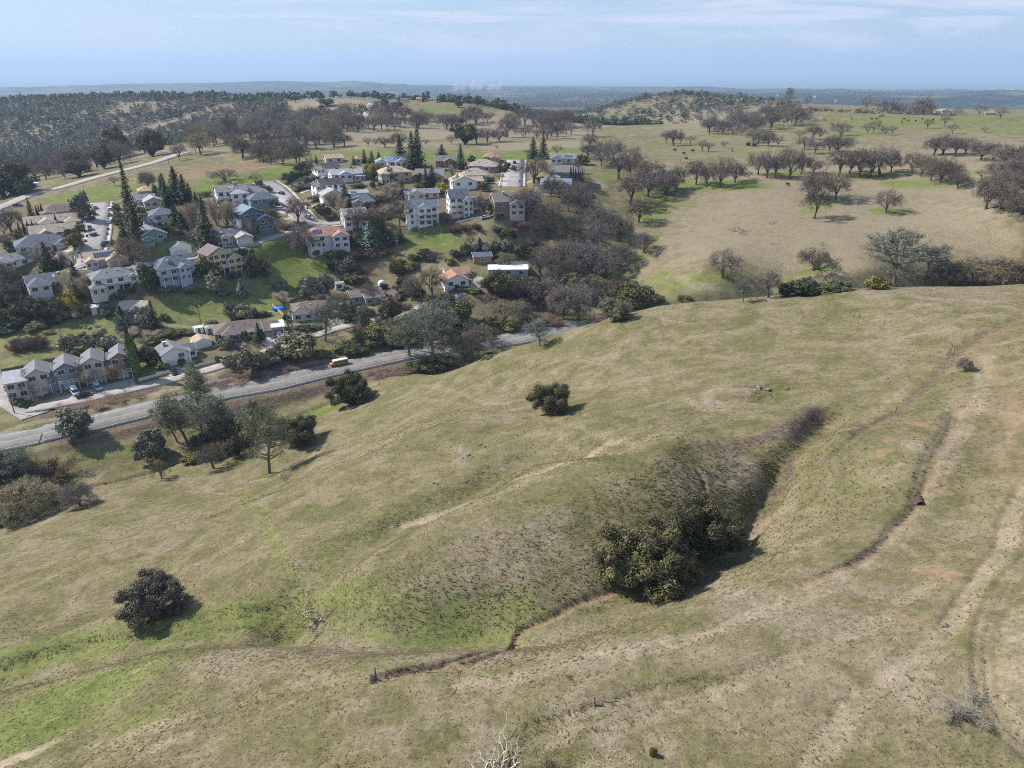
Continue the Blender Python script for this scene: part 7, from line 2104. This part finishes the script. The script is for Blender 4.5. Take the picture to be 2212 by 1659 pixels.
# school bus on the highway
def bus():
    L, w = ROADS["highway"]
    p = at(*px(6, 945, 1478)); k = int(np.hypot(L[:, 0] - p.x, L[:, 1] - p.y).argmin())
    d = L[k - 1, :2] - L[k + 1, :2]; d /= np.linalg.norm(d)          # heading left along the road
    rz = math.atan2(d[0], -d[1])
    n = np.array([-d[1], d[0]])
    q = L[k, :2] - n * 2.6 * (1 if n[1] < 0 else -1)
    root = empty("school_bus", (q[0], q[1], L[k, 2] + .01), rz)
    tag(root, "yellow-orange school bus with white roof driving on the highway", "bus")
    M_BUS = flat_mat("bus_yellow", (.50, .21, .02), .35, .04, 1, .4)
    obj("body", profile_mesh("bus_body", [(-4.9, .5), (-5.0, 1.1), (-4.85, 1.45), (-3.55, 1.65), (-3.35, 2.55), (4.9, 2.60), (5.0, .5)], 1.22, M_BUS), root)
    obj("roof", profile_mesh("bus_roof", [(-3.45, 2.55), (-3.2, 2.82), (-2.6, 2.95), (4.4, 2.98), (4.85, 2.85), (5.0, 2.58)], 1.16, M_TRIM), root)
    for s in (-1, 1):
        for q_ in range(8): piece("window", M_GLASS, root, (s * 1.2, -2.5 + q_ * .93, 2.12), (.1, .74, .62))
        piece("stripe", M_TYRE, root, (s * 1.215, .7, 1.45), (.05, 8.0, .08)); piece("stripe", M_TYRE, root, (s * 1.215, .7, 1.05), (.05, 8.0, .08))
        for yy in (-3.5, 2.9):
            t = obj("wheel", TYRE, root, (s * 1.1, yy, .48)); t.scale = (1.3, 1.45, 1.45); obj("rim", RIM, t)
        piece("headlight", M_LAMP, root, (s * .85, -4.97, 1.0), (.3, .1, .25)); piece("tail_light", M_TAIL, root, (s * .9, 5.0, 1.3), (.25, .1, .25))
    piece("windscreen", M_GLASS, root, (0, -3.47, 2.08), (2.0, .12, .78), 0, 0, -.2)
    piece("bumper", M_TYRE, root, (0, -5.0, .62), (2.3, .2, .25)); piece("rear_window", M_GLASS, root, (0, 4.98, 2.1), (1.7, .1, .6))
    root.scale = (.72, .64, .70)
bus()

# ------------------------------------------------------------------ poles, fences, bins and other small things
M_POLE = flat_mat("pole_timber", (.14, .105, .085), .9, .2, 3)
M_STEEL = flat_mat("galvanised_steel", (.45, .46, .47), .5, .1, 3, .4, .4)
M_POST = flat_mat("old_post_timber", (.20, .17, .145), .95, .25, 6)
M_PICKET = flat_mat("white_fence_paint", (.62, .62, .61), .7, .08, 2)
M_TANF = flat_mat("tan_fence_boards", (.48, .36, .26), .85, .15, 2)
M_BIN = flat_mat("dark_plastic", (.035, .04, .04), .5, .1)
def cyl(name, r0, r1, h, mat, n=8):
    V = [(math.cos(6.2832 * k / n) * r, math.sin(6.2832 * k / n) * r, z) for r, z in ((r0, 0), (r1, h)) for k in range(n)]
    F = [(k, (k + 1) % n, n + (k + 1) % n, n + k) for k in range(n)] + [tuple(range(n))[::-1], tuple(range(n, 2 * n))]
    return mesh_np(name, V, F, mat)
POLE = cyl("pole", .19, .12, 1.0, M_POLE)
def utility_pole(view, x, y, h_px, label, arms=1, ang=30, lamp=False):
    p = at(*px(view, x, y)); h = h_px * VIEW[view][2] * mpp(p) / .94
    r = empty("utility_pole", (p.x, p.y, float(H(p.x, p.y)) - .4), rad(ang)); tag(r, label, "utility pole")
    o = obj("pole", POLE, r); o.scale = (1, 1, h + .4)
    for k in range(arms):
        c = piece("crossarm", M_POLE, r, (0, 0, h - .35 - k * 1.0), (2.4, .14, .14))
        for q in (-1.05, -.45, .45, 1.05): piece("insulator", M_STEEL, r, (q, 0, h - .2 - k * 1.0), (.1, .1, .22))
    if lamp:
        piece("transformer", M_STEEL, r, (.35, 0, h - 1.7), (.45, .45, .8))
utility_pole(8, 800, 722, 292, "tall utility pole on the green slope behind the small sheds", 1, 40, True)
utility_pole(6, 925, 452, 262, "utility pole beside the tilled garden", 2, 20, True)
utility_pole(4, 1450, 1562, 218, "utility pole below the small lawn under the arched deck", 2, 10, True)
utility_pole(2, 822, 885, 250, "utility pole between pond and row houses", 1, 40)
utility_pole(11, 1505, 480, 95, "lone utility pole in front of the bare grove beyond the meadow", 1, 10)
utility_pole(7, 677, 262, 130, "utility pole behind the orange-roofed farmhouse", 1, 10)
utility_pole(2, 185, 1650, 210, "utility pole at the street corner below the end row house", 1, 60)
utility_pole(10, 1085, 700, 40, "small utility pole beside the country road", 1, 60)

def fence(view, pts, label, h=1.2, mat=None, panel=2.4, boards=True, cat="fence", name="board_fence"):
    L = world_line([tuple(at(*px(view, *p))) for p in pts], panel)
    mat = mat or M_PICKET
    c = L.mean(0); zc = float(H(c[0], c[1]))
    r = empty(name, (c[0], c[1], zc)); tag(r, label, cat)
    for k in range(len(L)):
        z = float(H(L[k, 0], L[k, 1])) - zc
        piece("post", mat, r, (L[k, 0] - c[0], L[k, 1] - c[1], z + h / 2), (.12, .12, h + .3))
        if k + 1 < len(L) and boards:
            a, b = L[k], L[k + 1]
            za, zb_ = float(H(a[0], a[1])) - zc, float(H(b[0], b[1])) - zc
            d = b - a; ln = math.hypot(d[0], d[1])
            piece("panel", mat, r, ((a[0] + b[0]) / 2 - c[0], (a[1] + b[1]) / 2 - c[1], (za + zb_) / 2 + h / 2), (ln, .05, h * .9), math.atan2(d[1], d[0]), -math.atan2(zb_ - za, ln))
    return r
fence(8, [(15, 1405), (200, 1355), (395, 1300)], "white board fence between the cypress and the white cottage", 1.1)
fence(8, [(545, 1275), (780, 1215), (1020, 1160)], "white board fence along the lane beside the white cottage's lawn", 1.1)
fence(6, [(108, 780), (200, 860), (290, 930)], "tan board fence beside the blue pool", 1.6, M_TANF)
fence(6, [(908, 840), (960, 900), (1022, 975)], "pale timber fence beside the white car's drive", .9, M_TANF)
fence(5, [(445, 1155), (650, 1105), (880, 1080)], "low white fence below the tall white house", .9)
fence(2, [(30, 1140), (200, 1110), (350, 1085)], "dark board fence behind the end row house", 1.6, M_POLE)
fence(2, [(400, 1040), (700, 1000)], "dark board fence between row houses and pond", 1.6, M_POLE)
fence(2, [(1000, 960), (1240, 900)], "dark board fence behind the middle row houses", 1.6, M_POLE)
fence(3, [(110, 1010), (370, 985), (640, 930)], "dark hedge-high fence behind the sage green house", 1.6, M_POLE)
fence(6, [(340, 735), (480, 690), (620, 650)], "dark board fence behind the palm house", 1.6, M_POLE)

# old fence posts on the near hill, each its own
def post(u, v, label, h=1.35, lean=0.0, group=None):
    p = at(u, v)
    r = empty("fence_post", (p.x, p.y, float(H(p.x, p.y)) - .3), random.uniform(0, 3)); tag(r, label, "fence post", group)
    o = obj("post", POLE, r); o.scale = (.5, .5, h + .3); r.rotation_euler = (lean, lean * .5, r.rotation_euler[2])
    for q in (.55, .85): piece("staple", M_STEEL, r, (.07, 0, .3 + h * q), (.05, .05, .04))
post(812, 1466, "lone old timber post at the end of the eroded ditch", 1.5)
post(1106, 1390, "short timber post at the kink of the eroded ditch", 1.0)
post(1286, 1527, "short leaning stub post on the near dry slope", .9, .25)
post(1934, 893, "timber post beside the straight cattle path", 1.4)
CG = "posts of the fence corner"
for u, v in ((2046, 768), (2052, 764), (2058, 770)): post(u, v, "weathered post in the fence corner brace", 1.7, .05, CG)
SG2 = "posts of the fence over the hill"
for u, v in ((1835, 684), (1843, 686), (1855, 686), (1909, 702)): post(u, v, "small old post standing in the open grass of the hill", 1.2, .05, SG2)
SG3 = "posts along the skyline fence"
for k in range(9): post(1620 + k * 14, 647 - k * 1.3, "thin post in the row along the hill's skyline", 1.2, 0, SG3)
SG4 = "posts along the highway pasture fence"
for k in range(18): post(180 + k * 40, 985 - k * 9.6, "thin post in the pasture fence below the highway", 1.2, 0, SG4)

# pool, dome, tanks, bins
def lathe(name, prof, mat, n=20):
    V = [(math.cos(6.2832 * k / n) * r, math.sin(6.2832 * k / n) * r, z) for r, z in prof for k in range(n)]
    F = [(q * n + k, q * n + (k + 1) % n, (q + 1) * n + (k + 1) % n, (q + 1) * n + k) for q in range(len(prof) - 1) for k in range(n)]
    F.append(tuple(range((len(prof) - 1) * n, len(prof) * n)))
    return mesh_np(name, V, F, mat, False)
p = at(*px(6, 190, 815))
r = empty("pool", (p.x, p.y, p.z - .1)); tag(r, "round bright blue above-ground pool behind the tan fence", "pool")
M_POOLB = flat_mat("pool_liner", (.02, .12, .42), .3, .05); M_POOLW = flat_mat("pool_cover", (.03, .20, .62), .25, .1, 1.0, .5)
obj("wall", lathe("pool_wall", [(2.5, -.3), (2.5, 1.2), (2.35, 1.22), (2.35, 1.0)], M_POOLB), r)
obj("cover", lathe("pool_cover", [(2.34, 1.02), (1.6, 1.06), (.4, 1.1)], M_POOLW), r)
p = at(*px(6, 1490, 512))
r = empty("dome", (p.x, p.y, p.z - .2)); tag(r, "white dome beside the dark-roofed garden house", "dome")
obj("shell", lathe("dome_shell", [(1.75, 0), (1.8, .9), (1.6, 1.7), (1.15, 2.3), (.5, 2.65), (.1, 2.7)], M_TRIM), r)
piece("door", M_DOOR, r, (0, -1.72, .9), (.8, .2, 1.6))
for (x, y, lb) in ((540, 388, "black round water tank under the pasture oaks, beside its twin's left"), (576, 392, "black round water tank under the pasture oaks, beside its twin's right")):
    p = at(*px(12, x, y))
    r = empty("water_tank", (p.x, p.y, p.z - .1)); tag(r, "black round water tank beside its twin under the pasture oaks", "water tank", "twin water tanks")
    obj("shell", lathe("tank_shell", [(1.7, 0), (1.7, 2.0), (1.6, 2.1), (.5, 2.5), (.4, 2.5)], M_BIN, 16), r); obj("lid", lathe("tank_lid", [(.42, 2.48), (.42, 2.62), (.1, 2.66)], M_POLE, 12), r)
BING = "wheeled bins at the kerbs"
for (view, x, y) in ((1, 1100, 775), (1, 1356, 748), (1, 1370, 690), (1, 1000, 998), (1, 1168, 545), (1, 1420, 365), (3, 1340, 1022), (3, 2135, 585), (5, 1252, 640), (3, 820, 1205), (3, 845, 1205)):
    p = at(*px(view, x, y))
    r = empty("wheeled_bin", (p.x, p.y, float(H(p.x, p.y)) + .02), random.uniform(0, 6)); tag(r, "dark wheeled bin standing by a street kerb", "bin", BING)
    V = [(-.28, -.3, 0), (.28, -.3, 0), (.28, .3, 0), (-.28, .3, 0), (-.34, -.38, 1.05), (.34, -.38, 1.05), (.34, .38, 1.05), (-.34, .38, 1.05)]
    obj("body", mesh_np("bin_body", V, [(0, 3, 2, 1), (4, 5, 6, 7), (0, 1, 5, 4), (1, 2, 6, 5), (2, 3, 7, 6), (3, 0, 4, 7)], M_BIN), r)
    piece("lid", M_BIN, r, (0, 0, 1.1), (.74, .82, .08))
# culvert under the farm track
p = at(1988, 1090)
r = empty("culvert", (p.x, p.y, p.z - .05), math.atan2(-p.x, p.y) + .3); tag(r, "dark culvert pipe mouth in the wheel track", "culvert")
M_RUST = flat_mat("rusty_pipe", (.07, .045, .035), .8, .2, 4)
n = 16
V = [(math.cos(6.2832 * k / n) * q, yy, math.sin(6.2832 * k / n) * q + .15) for q, yy in ((.42, -.2), (.42, 1.4), (.36, 1.4), (.36, -.2)) for k in range(n)]
F = [(q * n + k, q * n + (k + 1) % n, ((q + 1) % 4) * n + (k + 1) % n, ((q + 1) % 4) * n + k) for q in range(4) for k in range(n)]
o = obj("pipe", mesh_np("culvert_pipe", V, F, M_RUST), r)
piece("dark_inside", M_BIN, r, (0, 1.35, .15), (.8, .1, .8))  # dark plate at the pipe's far end, standing in for its unlit inside
# boulders
M_ROCK = flat_mat("lichen_rock", (.16, .15, .135), .95, .3, 1.5, .1, 0, .5, 4)
def boulder(u, v, s, label, seed, group=None):
    p = at(u, v); bm = bmesh.new(); bmesh.ops.create_icosphere(bm, subdivisions=2, radius=1)
    for w in bm.verts:
        w.co *= 1 + .45 * mnoise.noise(w.co * 1.3 + Vector((seed, 0, 0))) ; w.co.z *= .6
    me = bpy.data.meshes.new("boulder"); bm.to_mesh(me); bm.free(); me.materials.append(M_ROCK)
    o = obj("boulder", me, None, (p.x, p.y, float(H(p.x, p.y)) + .05), seed); o.scale = (s, s * .8, s); tag(o, label, "rock", group)
RG2 = "dark rocks on the middle slope"
for k, (u, v, s) in enumerate([(1038, 962, .5), (1048, 966, .35), (1012, 984, .6), (1020, 988, .4), (1000, 990, .3), (936, 1044, .45), (944, 1046, .3), (2040, 1352, .4), (1640, 838, .6), (1660, 842, .5), (1700, 840, .4)]):
    boulder(u, v, s, "dark rock breaking the grass of the middle slope", k, RG2)
RG3 = "pale garden boulders"
for k, (x, y) in enumerate([(1240, 560), (1215, 548), (1090, 575), (1130, 582)]):
    u, v = px(2, x, y); boulder(u, v, .9, "pale boulder lying on the grass above the pond", 20 + k, RG3)
# cattle
def cow_mesh():
    g = []
    V, F = [], []
    def loft(path):
        n = 8; base = len(V)
        for (c, ax, rx_, rz_) in path:
            for k in range(n):
                a = 6.2832 * k / n
                if ax == 'y': V.append((c[0] + math.cos(a) * rx_, c[1], c[2] + math.sin(a) * rz_))
                else: V.append((c[0] + math.cos(a) * rx_, c[1] + math.sin(a) * rz_, c[2]))
        m = len(path)
        for q in range(m - 1):
            for k in range(n): F.append((base + q * n + k, base + q * n + (k + 1) % n, base + (q + 1) * n + (k + 1) % n, base + (q + 1) * n + k))
        F.append(tuple(base + k for k in range(n))[::-1]); F.append(tuple(base + (m - 1) * n + k for k in range(n)))
    loft([((0, -1.45, .85), 'y', .08, .10), ((0, -1.25, .95), 'y', .14, .17), ((0, -1.0, 1.12), 'y', .17, .22), ((0, -.75, 1.18), 'y', .22, .32), ((0, -.5, 1.08), 'y', .33, .42), ((0, 0, 1.02), 'y', .38, .43), ((0, .5, 1.08), 'y', .36, .38), ((0, .85, 1.12), 'y', .27, .30), ((0, .98, 1.12), 'y', .1, .12)])
    for sx in (-.2, .2):
        loft([((sx, -.5, .9), 'z', .13, .15), ((sx, -.48, .5), 'z', .075, .085), ((sx, -.5, .25), 'z', .055, .06), ((sx, -.52, 0), 'z', .07, .08)])
        loft([((sx, .68, 1.0), 'z', .15, .22), ((sx, .62, .62), 'z', .09, .12), ((sx, .78, .45), 'z', .06, .07), ((sx, .74, .0), 'z', .07, .08)])
        loft([((sx * 1.0, -1.05, 1.25), 'y', .10, .04), ((sx * 1.2, -1.0, 1.27), 'y', .06, .03)])
    loft([((0, 1.0, 1.2), 'z', .03, .03), ((0, 1.06, .5), 'z', .04, .04)][::-1])
    return mesh_np("cow_body", V, F, flat_mat("black_hide", (.012, .011, .010), .7, .1), True)
COW = cow_mesh()
CWG = "black cattle grazing on the upper pasture"
for (x, y) in [(1048, 234), (1050, 264), (1130, 264), (1165, 230), (1290, 234), (1318, 234), (1338, 217), (1355, 212), (1335, 252), (1470, 249), (1485, 234), (1510, 242), (1555, 245), (1595, 230), (1660, 237), (1000, 236)]:
    p = at(*px(12, x, y)); o = obj("cow", COW, None, (p.x, p.y, float(H(p.x, p.y))), random.uniform(0, 6)); o.scale = (1.15,) * 3
    tag(o, "black cow grazing on the upper pasture", "cow", CWG)
CWH = "black cattle resting by the lower oaks"
for (x, y) in [(150, 442), (205, 427), (165, 474), (95, 422), (445, 425), (780, 632)]:
    p = at(*px(12, x, y)); o = obj("cow", COW, None, (p.x, p.y, float(H(p.x, p.y))), random.uniform(0, 6)); o.scale = (1.15,) * 3
    tag(o, "black cow standing below the scattered pasture oaks", "cow", CWH)
# cooling towers far out on the plain
M_TOWER = flat_mat("tower_concrete", (.42, .42, .42), .9, .05)
for k, xx in enumerate((-6760, -6600)):
    yy = 22000; zz = float(H(xx, yy))
    r = obj("cooling_tower", lathe("cooling_tower", [(52, -5), (44, 25), (36, 60), (31, 95), (31, 110), (34, 130), (32, 130), (29, 108)], M_TOWER, 24), None, (xx, yy, zz))
    tag(r, "hazy concrete cooling tower beside its twin on the far plain", "cooling tower", "twin cooling towers")
# smoke of a burn on the plain
def smoke():
    """a row of slender leaning columns, thin enough to see through"""
    V, F = [], []
    rng = np.random.default_rng(4); n = 12
    for k in range(6):
        bx, lean, h, r0 = -260 + k * 80 + rng.uniform(-25, 25), rng.uniform(.5, 1.6), rng.uniform(50, 110), rng.uniform(22, 36)
        base = len(V); m = 9
        for q in range(m):
            f = q / (m - 1); r = r0 * (.45 + 1.0 * math.sin(math.pi * (.12 + .80 * f)) ** .8)
            for j in range(n):
                a = 6.2832 * j / n; w = r * (1 + .35 * mnoise.noise(Vector((math.cos(a) * 1.4 + k * 9, math.sin(a) * 1.4, f * 5))))
                V.append((bx + lean * h * f ** 1.4 * .25 + math.cos(a) * w, math.sin(a) * w + k * 14, f * h))
        for q in range(m - 1):
            for j in range(n): F.append((base + q * n + j, base + q * n + (j + 1) % n, base + (q + 1) * n + (j + 1) % n, base + (q + 1) * n + j))
        F.append(tuple(base + j for j in range(n))[::-1]); F.append(tuple(base + (m - 1) * n + j for j in range(n)))
    m = bpy.data.materials.new("smoke"); m.use_nodes = True; nt = m.node_tree; nt.nodes.clear()
    out = nt.nodes.new("ShaderNodeOutputMaterial"); pv = nt.nodes.new("ShaderNodeVolumePrincipled")
    pv.inputs["Density"].default_value = .010; pv.inputs["Color"].default_value = (.97, .97, .97, 1); pv.inputs["Density Attribute"].default_value = ""
    nt.links.new(pv.outputs[0], out.inputs["Volume"]); m.cycles.homogeneous_volume = True
    pt_ = at(1040, 196); x, y = pt_.x, pt_.y
    o = obj("smoke_plume", mesh_np("smoke_plume", V, F, m, True), None, (x, y, float(H(x, y)) - 5)); tag(o, "white smoke rising from a burn on the far plain", "smoke", kind="stuff")
smoke()

# ------------------------------------------------------------------ grass tussocks on the near hills: far too many to count
def tussocks(n=230000):
    rng = np.random.default_rng(5)
    th = rng.uniform(-.86, .86, n); r = 38 * np.exp(rng.random(n) ** .82 * math.log(215 / 38))
    x, y = r * np.sin(th), r * np.cos(th)
    def samp(M): return bil(M, TH, LR, th, np.log(r))
    g, d, so, pa, br, ro = [samp(MASK[k]) for k in "GDSPB"] + [samp(GROAD)]
    keep = (ro < .05) & (so < .3) & ((br < .25) | (rng.random(n) < .35)) & (pa < .55) & (rng.random(n) < .35 + .9 * np.clip(fbm(x / 7, y / 7, 3) + .35, 0, 1))
    x, y, g, d, br, th, r = x[keep], y[keep], g[keep], d[keep], br[keep], th[keep], r[keep]
    n = len(x); z = H(x, y) - .04
    mix = np.clip(fbm(x / 12, y / 12, 3) * 1.6 + .5 + rng.normal(size=n) * .18, 0, 1)[:, None]
    olive, straw, green, pale, brown = [np.array(c) for c in ((.152, .138, .064), (.288, .236, .145), (.126, .136, .050), (.322, .264, .190), (.115, .090, .070))]
    c = olive * (1 - mix) + straw * mix
    pat = np.clip(fbm(x / 22 + 7, y / 22, 4, .6) * 3, -1, 1)[:, None]
    c = c * (1 - np.clip(pat, 0, 1) * .7) + np.array((.315, .260, .190)) * np.clip(pat, 0, 1) * .7
    c = c * (1 - np.clip(-pat, 0, 1) * .75) + np.array((.128, .128, .050)) * np.clip(-pat, 0, 1) * .75
    c = c * (1 - g[:, None]) + (green * .75 + straw * .25) * g[:, None]
    c = c * (1 - .8 * d[:, None]) + pale * .8 * d[:, None]
    c = c * (1 - br[:, None]) + brown * br[:, None]
    c = c * rng.uniform(.70, .94, (n, 1))
    P = np.stack([x, y, z], 1)
    hgt = rng.uniform(.03, .095, n) * (1 + .5 * br) * (.8 + .5 * r / 215)
    V, C = [], []
    for k in range(3):
        a = rng.uniform(0, 6.2832, n)
        w = (.08 + .09 * rng.random(n)) * (.8 + .6 * r / 215)
        dx = np.stack([np.cos(a) * w, np.sin(a) * w, np.zeros(n)], 1)
        lean = np.stack([rng.normal(.22, .20, n), rng.normal(-.12, .20, n), hgt], 1)
        off = np.stack([rng.normal(size=n) * .10, rng.normal(size=n) * .10, np.zeros(n)], 1)
        tri = np.stack([P + off - dx, P + off + dx, P + off + lean], 1)
        V.append(tri.reshape(-1, 3)); C.append(np.repeat(c, 3, 0))
    V = np.concatenate(V); C = np.concatenate(C)
    m, nt, b = new_mat("tussock_grass")
    a = nd(nt, "ShaderNodeAttribute", attribute_name="tone"); nt.links.new(a.outputs["Color"], b.inputs["Base Color"])
    b.inputs["Roughness"].default_value = .9; b.inputs["Specular IOR Level"].default_value = .05
    ge = nd(nt, "ShaderNodeNewGeometry"); va = nd(nt, "ShaderNodeVectorMath", operation='ADD'); vn = nd(nt, "ShaderNodeVectorMath", operation='NORMALIZE')
    nt.links.new(ge.outputs["Normal"], va.inputs[0]); va.inputs[1].default_value = (0, 0, 1.6)      # thin blades let the light through: shade them like the sward
    nt.links.new(va.outputs[0], vn.inputs[0]); nt.links.new(vn.outputs[0], b.inputs["Normal"])
    tr = nd(nt, "ShaderNodeBsdfTranslucent"); mx = nd(nt, "ShaderNodeMixShader"); mx.inputs[0].default_value = .45
    nt.links.new(a.outputs["Color"], tr.inputs["Color"]); nt.links.new(vn.outputs[0], tr.inputs["Normal"])
    ou = [q for q in nt.nodes if q.type == 'OUTPUT_MATERIAL'][0]
    nt.links.new(b.outputs[0], mx.inputs[1]); nt.links.new(tr.outputs[0], mx.inputs[2]); nt.links.new(mx.outputs[0], ou.inputs["Surface"])
    me = mesh_np("grass_tussocks", V, np.arange(len(V)).reshape(-1, 3), m)
    at_ = me.attributes.new("tone", 'FLOAT_COLOR', 'POINT')
    at_.data.foreach_set("color", np.column_stack([C, np.ones(len(C))]).astype(np.float32).ravel())
    o = obj("grass_tussocks", me); tag(o, "dry and green grass tussocks over the near hills", "grass", kind="stuff")
tussocks()

# ------------------------------------------------------------------ say of each plant which one it is
def relabel():
    hs = [(o.location.x, o.location.y, o["label"]) for o in HOUSES if o.name.startswith(("house", "row_house", "barn"))]
    plants = [o for o in COL.objects if o.parent is None and o.get("group") and o.get("category") in ("tree", "shrub", "palm")]
    desc = {K['name']: DESC[c] for c, K in KIND.items() if DESC.get(c, ("", ""))[0]}
    for o in plants:
        d2, lab = min(((o.location.x - x) ** 2 + (o.location.y - y) ** 2, l) for x, y, l in hs)
        if d2 > 22 ** 2: continue
        nm = o.name.split(".")[0]
        de, pl = desc[nm]
        words = lab.split()
        for cut in (" with ", " behind ", " beside ", " below ", " near ", " at ", " above ", " next ", " on "):
            if len(de.split()) + 2 + len(lab.split()) > 15 and cut in lab: lab = lab.split(cut)[0] + ""
        full = de + " beside the " + lab
        if 4 <= len(full.split()) <= 16: o["label"] = full; o["group"] = pl + " beside the " + lab
    sets = {}
    for o in plants: sets.setdefault(o["label"], []).append(o)
    for lab, os_ in sets.items():
        if len(os_) < 2: continue
        os_.sort(key=lambda o: -o.scale[0] * o.scale[2])
        if len(lab.split()) <= 14:
            os_[0]["label"] = "largest " + lab
            if len(os_) > 2: os_[-1]["label"] = "smallest " + lab
relabel()
build_haze()
